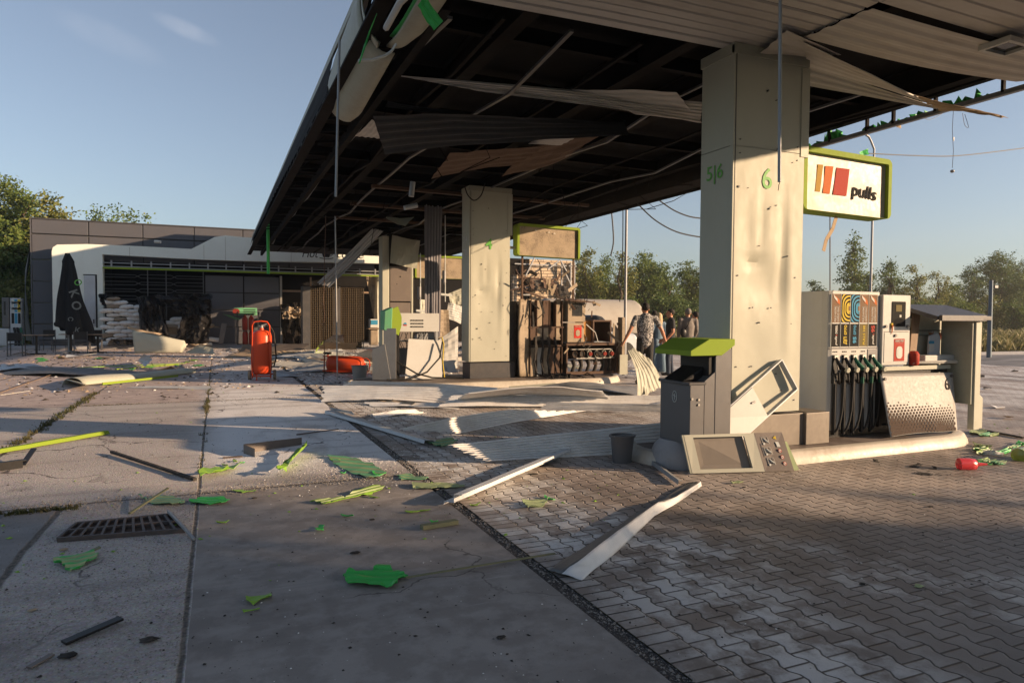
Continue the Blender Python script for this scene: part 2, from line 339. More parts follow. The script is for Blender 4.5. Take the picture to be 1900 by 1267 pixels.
# ================= SETTING: ground
def concrete_mat():
    m = Mat('concrete forecourt'); x, y, z = m.xyz()
    wob = (m.noise(1.1, 4, .6)-.5)*.10
    agg = m.voro(70); aggc = m.voro(70, out='Color'); fine = m.noise(160, 3, .7); mid = m.noise(5, 6, .65); big = m.noise(.55, 5, .6)
    # slab regions
    nearright = (x+wob*.2).gt(-.13)*(y+wob).lt(6.3)
    patch = (x+wob).lt(-1.12)*(y+wob*.6).lt(6.12)
    rough = (1-nearright)*(1-patch)*(1-(y+wob).step(12.9, 13.2))
    base = m.mix(big.step(.35, .65), (.60, .50, .43), (.74, .64, .56))
    base = m.mix(y.step(12.8, 13.1), base, m.mix(mid.step(.35, .65), (.38, .305, .275), (.52, .43, .385)))
    base = m.mix(nearright, base, m.mix(mid.step(.4, .6), (.25, .225, .205), (.33, .30, .275)))
    base = m.mix(patch, base, (.26, .245, .235))
    stones = m.mix(agg.step(.0, .55), (.66, .57, .49), (.24, .195, .16)); stones = m.mix(.35, stones, aggc)
    hs = m.nt.nodes.new('ShaderNodeHueSaturation'); hs.inputs['Saturation'].default_value = .42; hs.inputs['Value'].default_value = .80; m.nt.links.new(stones, hs.inputs['Color'])
    base = m.mix(rough*.62, base, hs.outputs[0])
    # extinguisher powder lies white over the right slab and further back
    pw = m.noise(1.5, 6, .68, m.map((1, .55, 1)), .6)
    reg = (x+wob*3).step(-.5, .3)*(y+wob*3).step(6.4, 7.4)*(1-y.step(13.5, 17)*.6)
    base = m.mix((pw.step(.30, .56)*reg*.75+reg*.42).sat(), base, (.80, .78, .76))
    # dark stains, crumbs, wear
    st = m.noise(.8, 5, .6, m.map((1, 1, 1), (5, 2, 0))).step(.60, .74); base = m.mix(st*.55, base, (.085, .06, .05))
    sp = m.voro(9, m.map((1, 1, 1), (3, 1, 0))); base = m.mix((1-sp.step(.03, .075))*.75*m.noise(2.3).step(.45, .6), base, (.035, .03, .03))
    dots = m.voro(34); base = m.mix((1-dots.step(.03, .09))*.5, base, (.045, .04, .04))
    wd = m.voro(23, m.map((1, 1, 1), (9, 4, 0))); base = m.mix((1-wd.step(.015, .05))*.45, base, (.55, .53, .5))
    base = m.mix((fine-.5).abs()*.7, base, (.10, .09, .085))
    # hairline cracks that wander across the slabs, and long tyre-worn bands
    wv_ = m.nt.nodes.new('ShaderNodeTexNoise'); m.nt.links.new(m.obj, wv_.inputs['Vector']); wv_.inputs['Scale'].default_value = 2.2; wv_.inputs['Detail'].default_value = 5
    va = m.nt.nodes.new('ShaderNodeVectorMath'); va.operation = 'MULTIPLY_ADD'; m.nt.links.new(wv_.outputs['Color'], va.inputs[0]); va.inputs[1].default_value = (.9, .9, 0); m.nt.links.new(m.obj, va.inputs[2])
    ck = (1-m.voro(.42, va.outputs[0], 'DISTANCE_TO_EDGE').step(.0015, .006))*m.noise(.6, 2, .5, m.map((1, 1, 1), (11, 3, 0))).step(.46, .52)
    base = m.mix(ck*.8, base, (.06, .05, .045))
    ty = m.noise(1.3, 4, .6, m.map((.16, 1.5, 1), (2, 6, 0))).step(.50, .64); base = m.mix(ty*.28, base, (.12, .10, .09))
    # scraped light streaks across
    sk = m.noise(3, 3, .5, m.map((.35, 5, 1), (0, 3, 0))).step(.66, .72); base = m.mix(sk*.35, base, (.42, .40, .38))
    # joints
    def line(d, wd_): return 1-d.abs().step(wd_*.35, wd_)
    jw = (m.noise(14, 3, .6)-.5)*.035; jw2 = (m.noise(3, 3)-.5)*.05
    j = line(x+.15+jw*.5+jw2*.35, .018)
    j = j.max(line(x+2.12+jw, .03)*y.gt(6.3)).max(line(x+4.5+jw, .035)).max(line(x+6.9+jw, .035)).max(line(x+1.12+wob, .03)*y.lt(6.1))
    for yy in (6.25, 13.0, 19.6, 26): j = j.max(line(y+(jw+jw2*.7)-yy, .035))
    j = j.max(line(y+jw-16.2, .02)*x.lt(-2)).max(line(y+jw-9.7, .014)*x.lt(-2))
    jc = m.mix(m.noise(30, 2).step(.35, .7), (.03, .026, .022), (.16, .13, .10))
    base = m.mix(j*.85, base, jc)
    m.set('Base Color', base); m.set('Roughness', (mid*.25+.66).sat()); m.b.inputs['Specular IOR Level'].default_value = .3
    h = (rough*(1-agg)*.55+fine*.25+mid*.2-j*1.2+m.noise(28, 3)*.25)
    return m.bump(h, .55, .012).m
def paver_mat():
    m = Mat('interlocking paving'); x, y, z = m.xyz()
    x = x + (m.noise(.7, 2)-.5)*.012; y = y + (m.noise(.8, 2, .5, m.map((1, 1, 1), (7, 0, 0)))-.5)*.02
    px_, py_ = .125, .172; x0 = x-1.985; k = (x0/px_).round(); sg = 1-k.mod2()*2; fy = (y/py_).fract()
    wv = (((fy-.5).abs()-.25)*9).max(-1).min(1); bx = k*px_+sg*wv*.012; d = (x0-bx).abs(); col = k-1+x0.gt(bx)
    ys = y/py_+(col+1).mod2()*.5; fr = ys.fract(); dy = (.5-(fr-.5).abs())*py_; row = ys.floor()
    inb = x.gt(1.985); yb = y/.088; frb = yb.fract(); db = ((.5-(frb-.5).abs())*.088).min((x-1.985).abs())
    dist = d.min(dy)*inb + db*(1-inb)
    cidx = col*inb - 50*(1-inb); ridx = row*inb + yb.floor()*(1-inb)
    rnd = m.white(m.vec(cidx, ridx, 0)); rnd2 = m.white(m.vec(cidx, ridx, 5))
    big = m.noise(.7, 5, .6); mid = m.noise(4, 5, .65); fine = m.noise(90, 3, .7)
    base = m.mix(rnd, (.38, .315, .27), (.44, .37, .32)); base = m.mix(rnd2.gt(.9)*.35, base, (.17, .13, .11))
    dk = m.noise(.55, 5, .62, m.map((1, 1, 1), (2, 8, 0))).step(.47, .66); base = m.mix(dk*.68, base, (.12, .095, .08)); near_shade = (m.noise(.45, 5, .6, m.map((1, 1, 1), (4, 1, 0)))-(y-3.4)*.10).step(.30, .52); base = m.mix(near_shade*.72, base, (.13, .112, .10))  # near pavers darkened in colour to deepen the foreground shade, broken by noise
    # powder lies in bands across the drive lanes and thickens towards the back
    t1 = m.noise(.9, 5, .62, m.map((1.5, .35, 1), (0, 1, 0)), .5); t2 = m.noise(3.2, 5, .7)
    reg = (.10 + (y+(big-.5)*3).step(4.8, 7.2)*.62*(1-x.step(6, 10)*.55) + y.step(9, 16)*.30 + x.step(8.6, 11)*y.step(6.0, 8.5)*.5).sat()
    pwd = ((t1*.66+t2*.34+rnd*.05)).step(.44, .60)*1.0
    near = (1-(x-2.35).abs().step(.15, .75))*(y.step(1.2, 2.2)); near2 = (1-(x+y*.9-6.0).abs().step(.2, .9))*y.lt(5)
    pf = (pwd*reg + near*(t2+rnd*.16).step(.46, .70)*.75 + near2*(t2+rnd*.12).step(.50, .74)*.5).sat()
    base = m.mix(pf*.85, base, (.76, .745, .72))
    base = m.mix((fine-.5).abs()*.8, base, (.09, .08, .075))
    sp = m.voro(13); base = m.mix((1-sp.step(.025, .07))*.7, base, (.03, .027, .025))
    wd = m.voro(29, m.map((1, 1, 1), (9, 4, 0))); base = m.mix((1-wd.step(.015, .05))*.4, base, (.5, .48, .45))
    jf = 1-dist.step(.0028, .0075); jcol = m.mix((pf*.8).sat()*m.noise(2.2).step(.45, .6), (.020, .016, .014), (.20, .18, .165))
    base = m.mix(jf*.94, base, jcol)
    m.set('Base Color', base); m.set('Roughness', (mid*.3+.46).sat()); m.b.inputs['Specular IOR Level'].default_value = .42
    tilt = (rnd-.5)*.25
    h = dist.step(0, .011)*1.1 + fine*.10 + mid*.12 + tilt + m.noise(26, 3)*.14
    return m.bump(h, .6, .010).m
def terrain_mat():
    m = Mat('dry grass ground'); n = m.noise(.25, 6, .65); n2 = m.noise(3, 5, .7)
    c = m.mix(n.step(.35, .65), (.12, .12, .045), (.22, .19, .09)); c = m.mix(n2.step(.45, .7)*.6, c, (.075, .085, .03)); m.set('Base Color', c); m.set('Roughness', .9)
    return m.bump(n2, .6, .1).m
def asphalt_mat():
    m = Mat('asphalt'); n = m.noise(.8, 5, .6, m.map((.4, 1.6, 1))); f = m.noise(60, 3, .7); c = m.mix(n.step(.35, .68), (.10, .098, .098), (.26, .25, .245))
    c = m.mix((f-.5).abs()*.8, c, (.05, .05, .05)); m.set('Base Color', c); m.set('Roughness', .72); return m.bump(f, .4, .01).m
MB().grid(lambda u, v: (-900+1800*u, -300+1300*v, -.03), 4, 4).build('ground', terrain_mat(), kind='structure')
MB().grid(lambda u, v: (-40+41.71*u, -12+46.5*v, 0), 30, 30).build('concrete_forecourt', concrete_mat(), kind='structure')
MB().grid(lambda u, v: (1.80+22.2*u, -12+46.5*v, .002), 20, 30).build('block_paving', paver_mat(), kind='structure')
MB().grid(lambda u, v: (24+38*u, -12+31.5*v-u*2, -.006), 6, 6).build('road', asphalt_mat(), kind='structure')
MB().grid(lambda u, v: (24.0+26*u, 19.0+.25*v-u*1.2, -.006+.12*(v > .2)), 8, 2).build('road_kerb', M['conc'], kind='structure', solid=.02)
# gravel seam between the slab and the paving: dark bed with countless small stones
gm = Mat('gravel seam bed'); gv = gm.voro(75); gm.set('Base Color', gm.mix(gv.step(.05, .5), (.24, .215, .195), (.075, .065, .058))); gm.set('Roughness', .9); gm.bump(1-gv, .8, .012)
MB().grid(lambda u, v: (1.70+.11*u, -12+46.5*v, -.012), 1, 40).build('gravel_seam', gm.m, kind='structure')
def pebbles(name, n, fn, mat, smin, smax, zf=.6, seed=1, label=None):
    rnd = random.Random(seed); mb = MB()
    for i in range(n):
        x, y = fn(rnd); s_ = smin+(smax-smin)*rnd.random()**3; a = rnd.random()*6.28; ca, sa = math.cos(a)*s_, math.sin(a)*s_; q = rnd.uniform(.45, 1)
        j = [rnd.uniform(.7, 1.2) for _ in range(6)]
        pts = [(x+ca*j[0], y+sa*j[0], .003), (x-sa*q*j[1], y+ca*q*j[1], .003), (x-ca*j[2], y-sa*j[2], .003), (x+sa*q*j[3], y-ca*q*j[3], .003), (x+ca*.2, y+sa*.2, .003+s_*zf*j[4])]
        mb.add(pts, [(0, 1, 4), (1, 2, 4), (2, 3, 4), (3, 0, 4)])
    return mb.build(name, mat, kind='stuff', label=label, cat=None)
pm = paint('pale gravel', (.24, .22, .20), .85, 0, .5, (.10, .085, .07), 30, .2)
pebbles('gravel', 2600, lambda r: (1.757+r.gauss(0, .022), r.uniform(1.5, 14)**1.0), pm, .004, .014, .7, 3)
pebbles('aggregate', 9000, lambda r: (lambda t: (-.16-abs(r.gauss(0, .9))*.9, 2.6+3.6*r.random()))(0), pm, .002, .008, .6, 4)
pebbles('grit', 4500, lambda r: (r.uniform(-2.1, 1.65), r.choice([6.27, 6.3, 6.25, 13, 13.02])+r.gauss(0, .10)), pm, .003, .012, .7, 5)
pebbles('black_crumbs', 4800, lambda r: (r.uniform(-3, 8), 2.4+12*r.random()**1.5), M['char'], .003, .013, .5, 6)
pebbles('pale_crumbs', 2600, lambda r: (r.uniform(-3, 9), 2.4+14*r.random()**1.3), M['sheet'], .002, .008, .6, 7)
pebbles('powder_lumps', 1500, lambda r: (r.gauss(1.45, .45), r.gauss(7.0, .6)), M['sheet'], .003, .009, .8, 8)
pebbles('green_chips', 420, lambda r: (r.choice([r.uniform(-2.5, 3.5), r.gauss(8.5, 1.2)]), r.choice([r.gauss(6.6, 1.3), r.gauss(14, 4), r.gauss(5.4, .7)])), M['green2'], .006, .026, .4, 9)
pebbles('mixed_rubble', 4200, lambda r: (r.uniform(-8, 12), r.uniform(15, 34)), M['card'], .01, .06, .5, 10)
pebbles('dark_rubble', 4200, lambda r: (r.uniform(-9, 13), r.uniform(13.5, 35)), M['char'], .01, .07, .5, 12)
pebbles('white_rubble', 2600, lambda r: (r.gauss(5, 4), r.uniform(15, 33)), M['sheet'], .01, .07, .5, 13)
# weeds in the joints
def tufts(name, pts, mat, h, seed=2, blades=9, wd=.006):
    rnd = random.Random(seed); mb = MB()
    for (x, y, k) in pts:
        for i in range(blades):
            a = rnd.random()*6.28; l = h*k*rnd.uniform(.4, 1.1); sp = rnd.uniform(.15, .8)*l; bx, by = x+rnd.gauss(0, .02*k), y+rnd.gauss(0, .02*k)
            t = (bx+math.cos(a)*sp, by+math.sin(a)*sp, l); q = wd*k
            mb.add([(bx-math.sin(a)*q, by+math.cos(a)*q, 0), (bx+math.sin(a)*q, by-math.cos(a)*q, 0), ((bx+t[0])/2+math.sin(a)*q*.7, (by+t[1])/2-math.cos(a)*q*.7, l*.75), t], [(0, 1, 2), (0, 2, 3)])
    return mb.build(name, mat, kind='stuff')
rw = random.Random(11)
wp = [(-2.12+rw.gauss(0, .03), rw.uniform(9, 15), rw.uniform(.4, 1.3)) for _ in range(150)] + [(-.15+rw.gauss(0, .02), rw.choice([rw.uniform(11.5, 13.2), rw.uniform(7, 20)]), rw.uniform(.3, 1)) for _ in range(110)]
wp += [(-1.75+rw.random()*.75, 6.13+rw.gauss(0, .02), rw.uniform(.3, .8)) for _ in range(120)] + [(-2.1+rw.uniform(0, .9), 12.98+rw.gauss(0, .015), rw.uniform(.2, .5)) for _ in range(50)]
tufts('joint_weeds', wp, M['weed'], .05, 3)
# ---- pump islands: kerbed pavements with rounded ends
isl_top = paper = M['conc']
def island(x0, x1, y0, y1, h=.13, kmat=None, name='island_pavement'):
    n = 10; r = (y1-y0)/2
    def outline(e, z):
        pts = []
        for k in range(n+1):
            a = -math.pi/2+math.pi*k/n; pts.append((x1-r+math.cos(a)*(r+e), (y0+y1)/2+math.sin(a)*(r+e), z))
        for k in range(n+1):
            a = math.pi/2+math.pi*k/n; pts.append((x0+r+math.cos(a)*(r+e), (y0+y1)/2+math.sin(a)*(r+e), z))
        return pts
    mb = MB(); rings = [outline(.045, 0), outline(.035, .05), outline(0, h-.012), outline(-.014, h), outline(-.11, h), outline(-.115, h-.012)]
    for q in rings: mb.v += q
    N = len(rings[0])
    for i in range(len(rings)-1):
        for k in range(N): mb.f.append((i*N+k, i*N+(k+1) % N, (i+1)*N+(k+1) % N, (i+1)*N+k))
    o = mb.build(name, kmat or M['kerb'], kind='structure', smooth=50)
    mt = MB(); mt.v = outline(-.115, h-.012); mt.f = [tuple(range(N))]; mt.build(name, PAVE2, o)
    return o
m2 = Mat('island paving'); x, y, z = m2.xyz(); fx = (x/.2); fyy = (y/.1+(0)); dj = ((.5-(fx.fract()-.5).abs())*.2).min((.5-(fyy.fract()-.5).abs())*.1)
cc = m2.mix(m2.noise(3, 5).step(.35, .65), (.13, .10, .085), (.24, .20, .175)); m2.set('Base Color', m2.mix((1-dj.step(.002, .006))*.8, cc, (.03, .025, .02))); m2.set('Roughness', .6); m2.bump(m2.noise(30), .3, .01); PAVE2 = m2.m
island(4.05, 8.72, 5.22, 6.75)
island(2.45, 8.95, 13.35, 15.3)
island(2.6, 9.2, 22.0, 23.8)
# ================= CANOPY (one roof on columns)
ZC = 4.3
can = thing('station_canopy', (5.3, 12, 4.3), 'long wrecked filling station canopy with burnt black underside and torn white soffit', 'canopy')
XL, XR, Y0, Y1 = 1.62, 9.75, -1.0, 33.6
mb = MB(); mb.box(XL+.05, XR-.1, Y0, Y1, 5.02, 5.10); mb.build('roof_deck', M['soot'], can)
mb = MB(); mb.bar((1.50, 6.3, 5.13), (1.57, Y1, 5.13), .03, .09); mb.build('edge_trim', M['cream_dk'], can)
mb = MB(); mb.box(XL, XL+.05, 8, Y1, 4.86, 5.16); mb.box(XL, XR, Y1, Y1+.06, 4.5, 5.16); mb.build('roof_edge', M['midgrey'], can, bev=.01)
for i in range(4):                                   # deep girders along the canopy
    xx = (3.0, 5.0, 6.3, 9.0)[i]; mb = MB(); z0 = 4.62
    mb.box(xx-.09, xx+.09, Y0, Y1-.1, z0, z0+.02); mb.box(xx-.012, xx+.012, Y0, Y1-.1, z0+.02, 4.99); mb.box(xx-.09, xx+.09, Y0, Y1-.1, 4.99, 5.01)
    mb.build('girder', M['soot_br'], can)
for i in range(20):                                  # cross beams
    yy = .6+i*1.72; mb = MB(); mb.box(XL+.1, XR-.15, yy-.05, yy+.05, 4.76, 4.775); mb.box(XL+.1, XR-.15, yy-.008, yy+.008, 4.775, 4.96); mb.build('cross_beam', M['soot_br'], can)
for i, xx in enumerate((2.05, 2.6, 3.35, 4.2, 5.7, 7.0, 7.7, 8.4)):   # light ceiling rails that carried the soffit, some bent
    mb = MB(); rr = random.Random(i); pts = []
    for k in range(18):
        yy = 6.2+k*1.57; pts.append((xx+fbm(k*.6, i)*.05, yy, 4.44+fbm(k*.5, i*3.1)*.10-(.12 if (k+i*3) % 7 == 0 else 0)))
    for a, b in zip(pts, pts[1:]): mb.bar(a, b, .045, .03)
    mb.build('ceiling_rail', M['soot_br'] if i % 2 else M['midgrey'], can)
# left edge: the fascia is gone and its frame of struts and rails shows
mb = MB(); 
for zz, xx in ((4.36, 1.40), (4.98, 1.55)): mb.bar((xx, 7.0, zz), (xx, Y1, zz), .05, .04)
mb.build('fascia_rail', M['galv'], can)
mb = MB(); mb.bar((1.40, 5.0, 4.32), (1.42, Y1, 4.32), .16, .03); mb.build('fascia_rail', M['soot_br'], can)
mb = MB(); mb.bar((1.95, 6.0, 4.37), (1.95, Y1, 4.37), .09, .16); mb.build('edge_beam', M['soot_br'], can)
for k in range(36):
    yy = 6.6+k*.72; mb = MB(); mb.bar((1.56, yy, 5.0), (1.42, yy, 4.35), .03, .03); mb.bar((1.42, yy, 4.35), (1.95, yy+.02, 4.42), .03, .03)
    if k % 3 == 0: mb.bar((1.44, yy, 4.4), (1.95, yy+.5, 4.95), .03, .03)
    mb.build('strut', M['soot_br'], can)
# loose white fascia strip along the top edge and the bulging torn fascia shell with its green lining
sheet('fascia_strip', (1.36, 9.4, 4.46), (1.42, 33.4, 4.70), (1.56, 33.4, 5.12), (1.50, 9.4, 5.10), M['soot_br'], 2, .0, 40, .03, 5, can)
def shell(y0, y1, rad, xc, zc, mat, name, a0, a1, sag=0, nu=14, nv=14, sq=1.0, th=.012):
    mb = MB()
    def fn(u, v):
        a = R_(a0+(a1-a0)*v); yy = y0+(y1-y0)*u; rr = rad*(1-.25*max(0, u-.75)/.25*abs(math.sin(a)))
        return (xc+math.cos(a)*rr*.62+.05*u, yy, zc+math.sin(a)*rr*sq-sag*u)
    return mb.grid(fn, nu, nv).build(name, mat, can, smooth='all', solid=th)
shell(7.0, 9.7, .46, 1.64, 4.66, M['cream_dk'], 'fascia_shell', 100, 285, .10, sq=1.0)
shell(4.6, 7.1, .50, 1.66, 4.68, M['cream_dk'], 'fascia_shell', 254, 312, 0, sq=1.0)
shell(6.85, 7.1, .51, 1.66, 4.68, M['cream'], 'fascia_shell', 108, 240, 0, sq=1.0)
shell(4.6, 7.0, .43, 1.68, 4.69, M['green'], 'fascia_lining', 250, 500, 0)
shell(4.6, 7.1, .50, 1.66, 4.68, M['cream_dk'], 'fascia_shell', 158, 178, 0, sq=1.0)
MB().box(3.0, 9.3, Y0, Y1-.4, 5.10, 6.75).build('added_shade_roof', M['grey'], can, bev=.3)  # unseen raised roof volume, added so that its shade falls on the shop front
mb = MB(); mb.tube([(1.52+.0, 5.0, 4.1), (1.44, 5.7, 4.14), (1.46, 6.3, 4.16)], .03, 6); mb.build('shell_rim', M['white'], can)
# right edge: bottom rail, stubs and shattered green fascia
a, b = P(1526, 268, x=9.35), P(1900, 161, x=9.35)
rz = lambda yy: a.z+(b.z-a.z)*(yy-a.y)/(b.y-a.y)
mb = MB(); mb.bar((9.35, 3.0, rz(3.0)), (9.35, 9.4, rz(9.4)), .05, .05); mb.bar((9.34, 3.0, rz(3.0)-.035), (9.34, 9.4, rz(9.4)-.035), .07, .015); mb.build('fascia_rail', M['galv'], can)
mb = MB(); mb.bar((9.25, 1.0, 4.72), (9.3, 9.4, 4.66), .12, .10); mb.build('edge_beam', M['soot'], can)
for yy in (5.6, 6.5, 7.15, 7.6, 8.3, 8.8):
    mb = MB(); mb.bar((9.34, yy, rz(yy)), (9.34, yy, 4.68), .05, .035); mb.build('strut', M['soot_br'], can)
def torn(name, mat, cx_, y0, y1, zf, h, seed, parent, dx=.03):
    rnd = random.Random(seed); n = 16; mb = MB(); top = []; bot = []
    for k in range(n+1):
        yy = y0+(y1-y0)*k/n; bot.append((cx_, yy, zf(yy))); top.append((cx_+rnd.uniform(-dx, dx), yy+rnd.uniform(-.03, .03), zf(yy)+h*rnd.uniform(.15, 1)*math.sin(math.pi*(k+.6)/(n+1.2))))
    mb.v = bot+top; mb.f = [(k, k+1, n+2+k, n+1+k) for k in range(n)]
    return mb.build(name, mat, parent, solid=.004)
for i, (y0, y1, h) in enumerate(((4.6, 5.2, .16), (5.75, 6.5, .20), (7.0, 7.7, .16), (7.9, 8.7, .22), (3.6, 4.3, .14), (6.6, 6.95, .1), (8.7, 9.3, .3))): torn('fascia_shard', M['green'], 9.36, y0, y1, lambda q: rz(q)+.01, h, i, can, .06)
# heavy beam of the far right edge
mb = MB(); q1, q2 = P(1050, 410, z=4.3), P(1303, 326, z=4.3)
mb.hexa([(9.05, 9.0, 4.34), (9.45, 9.0, 4.30), (9.55, Y1, 4.30), (9.1, Y1, 4.34)], [(9.05, 9.0, 4.95), (9.5, 9.0, 5.05), (9.6, Y1, 5.05), (9.1, Y1, 4.95)]); mb.build('edge_beam', M['soot_br'], can, bev=.01)
sheet('fascia_strip', (9.62, 9.2, 4.28), (9.62, Y1, 4.22), (9.66, Y1, 5.1), (9.66, 9.2, 5.1), M['soot_br'], 1, 0, 30, .05, 9, can)
# ---- soffit that is still up: planks across the canopy
S = M['soffit']
def planks(name, outline_fn, y0, y1, pitch, mat, nx=30, zfun=lambda x, y: 0, seed=0):
    """soffit strips running in x, each strip a slightly dished plank; outline_fn(y)->(x0,x1)"""
    mb = MB(); n = int((y1-y0)/pitch); rnd = random.Random(seed)
    for i in range(n):
        ya, yb = y0+i*pitch, y0+(i+1)*pitch-.012; dz = rnd.uniform(-.004, .004)
        b0 = len(mb.v); prof = [(ya, .016), (ya+.012, 0), (yb-.012, 0), (yb, .016), (yb+.012, .016)]
        for (yy, h) in prof:
            x0, x1 = outline_fn(yy)
            for k in range(nx+1):
                xx = x0+(x1-x0)*k/nx; mb.v.append((xx, yy, ZC+h+dz+zfun(xx, yy)+.006*fbm(xx*.8, yy*2, seed)))
        W = nx+1
        for r in range(4):
            for k in range(nx): mb.f.append((b0+r*W+k, b0+r*W+k+1, b0+(r+1)*W+k+1, b0+(r+1)*W+k))
    return mb.build(name, mat, can, solid=.002)
cx0, cx1 = 4.86, 5.90
planks('soffit_panel', lambda y: (1.95, 5.42), 2.9, 5.88, .142, S, seed=1, zfun=lambda x, y: -.02*math.sin(x))
planks('soffit_panel', lambda y: (5.44, 9.3), -.6, 4.42, .19, S, seed=2, zfun=lambda x, y: -.06*max(0, (x-6)/3)*max(0, (y-3)/1.5) + .02*max(0, 6-x))
planks('soffit_panel', lambda y: (1.95, 5.42), -.6, 2.86, .142, S, seed=3)
# bellied edge of the right-hand soffit, then the long sheet twisting down past the column
sheet('soffit_sheet', P(1490, 70, z=4.28), P(1885, 152, z=4.18), (9.3, 4.2, 4.25), (5.44, 4.4, 4.31), S, 4, .014, 20, .0, 3, can, bow=-.05)
sheet('soffit_sheet', P(1500, 122, y=5.70), P(1765, 205, z=4.05), P(1700, 178, z=4.10), P(1490, 75, y=5.10), S, 5, .012, 20, .012, 4, can)
sheet('soffit_sheet', P(1500, 160, y=6.0), P(1735, 202, z=4.08), P(1745, 200, z=4.08), P(1500, 119, y=5.78), S, 3, .012, 16, .006, 6, can)
sheet('soffit_sheet', P(1700, 178, z=4.09), P(1868, 217, z=3.92), P(1845, 210, z=3.90), P(1745, 203, z=4.06), M['card'], 5, .014, 14, .02, 7, can, jag=.05)
sheet('soffit_sheet', P(1410, 100, y=5.5), P(1500, 110, y=5.65), P(1560, 100, y=5.2), P(1460, 55, z=4.27), S, 3, .012, 8, .006, 8, can)
# hanging sheets of torn soffit under the black roof
sheet('soffit_sheet', P(735, 139, z=4.42), P(1302, 190, z=4.35), P(1302, 226, z=4.15), P(900, 170, z=4.3), S, 6, .012, 30, .05, 11, can, bow=-.03)
sheet('soffit_sheet', P(1060, 166, z=4.38), P(1255, 171, z=4.38), P(1302, 226, z=4.2), P(1180, 212, z=4.22), S, 5, .012, 14, .02, 12, can)
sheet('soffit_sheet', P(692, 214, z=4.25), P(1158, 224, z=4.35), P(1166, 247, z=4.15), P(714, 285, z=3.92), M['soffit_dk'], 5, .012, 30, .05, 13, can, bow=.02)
sheet('soffit_sheet', P(657, 255, z=4.3), P(690, 222, z=4.32), P(720, 240, z=4.3), P(712, 258, z=4.28), S, 5, .01, 6, .02, 14, can)
sheet('soffit_sheet', P(985, 262, z=4.4), P(1072, 252, z=4.42), P(1040, 268, z=4.35), P(980, 266, z=4.36), S, 3, .01, 8, .02, 15, can)
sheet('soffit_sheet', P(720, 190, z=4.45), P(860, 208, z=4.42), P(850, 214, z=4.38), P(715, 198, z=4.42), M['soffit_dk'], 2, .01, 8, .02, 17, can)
sheet('soffit_sheet', P(835, 285, z=4.4), P(1010, 270, z=4.4), P(960, 300, z=4.35), P(800, 330, z=4.35), M['rust'], 4, .01, 10, .05, 18, can)
sheet('soffit_sheet', P(1000, 262, z=4.42), P(1130, 235, z=4.4), P(1060, 290, z=4.35), P(930, 330, z=4.35), M['rust'], 4, .01, 10, .05, 19, can)
# ceiling lamps in the right soffit
for (px_, py_) in ((1868, 82),):
    c = P(px_, py_, z=4.22); mb = MB(); mb.box(c.x-.2, c.x+.2, c.y-.15, c.y-.11, 4.17, 4.22); mb.box(c.x-.2, c.x+.2, c.y+.11, c.y+.15, 4.17, 4.22); mb.box(c.x-.2, c.x-.16, c.y-.11, c.y+.11, 4.17, 4.22); mb.box(c.x+.16, c.x+.2, c.y-.11, c.y+.11, 4.17, 4.22)
    fr = mb.build('ceiling_light', M['white'], can); MB().box(c.x-.16, c.x+.16, c.y-.11, c.y+.11, 4.20, 4.215).build('lens', M['glassdark'], fr)
# far bays: a few brown cross beams of rusted metal
for i, yy in enumerate((15.2, 17.8, 20.4)):
    mb = MB(); mb.bar((3.2, yy, 4.40), (8.9, yy+.3, 4.42), .12, .07); mb.build('cross_beam', M['rust'], can)
for i in range(26):
    rr = random.Random(100+i); x0 = rr.uniform(2, 9); y0 = rr.uniform(8.5, 26); L = rr.uniform(.4, 1.4); pts = [(x0+rr.gauss(0, .12)*k, y0+rr.gauss(0, .10)*k, 4.6-L*k/4*rr.uniform(.5, 1)) for k in range(5)]
    MB().tube(pts, .008, 5).build('dangling_wire', M['soot_br'], can)
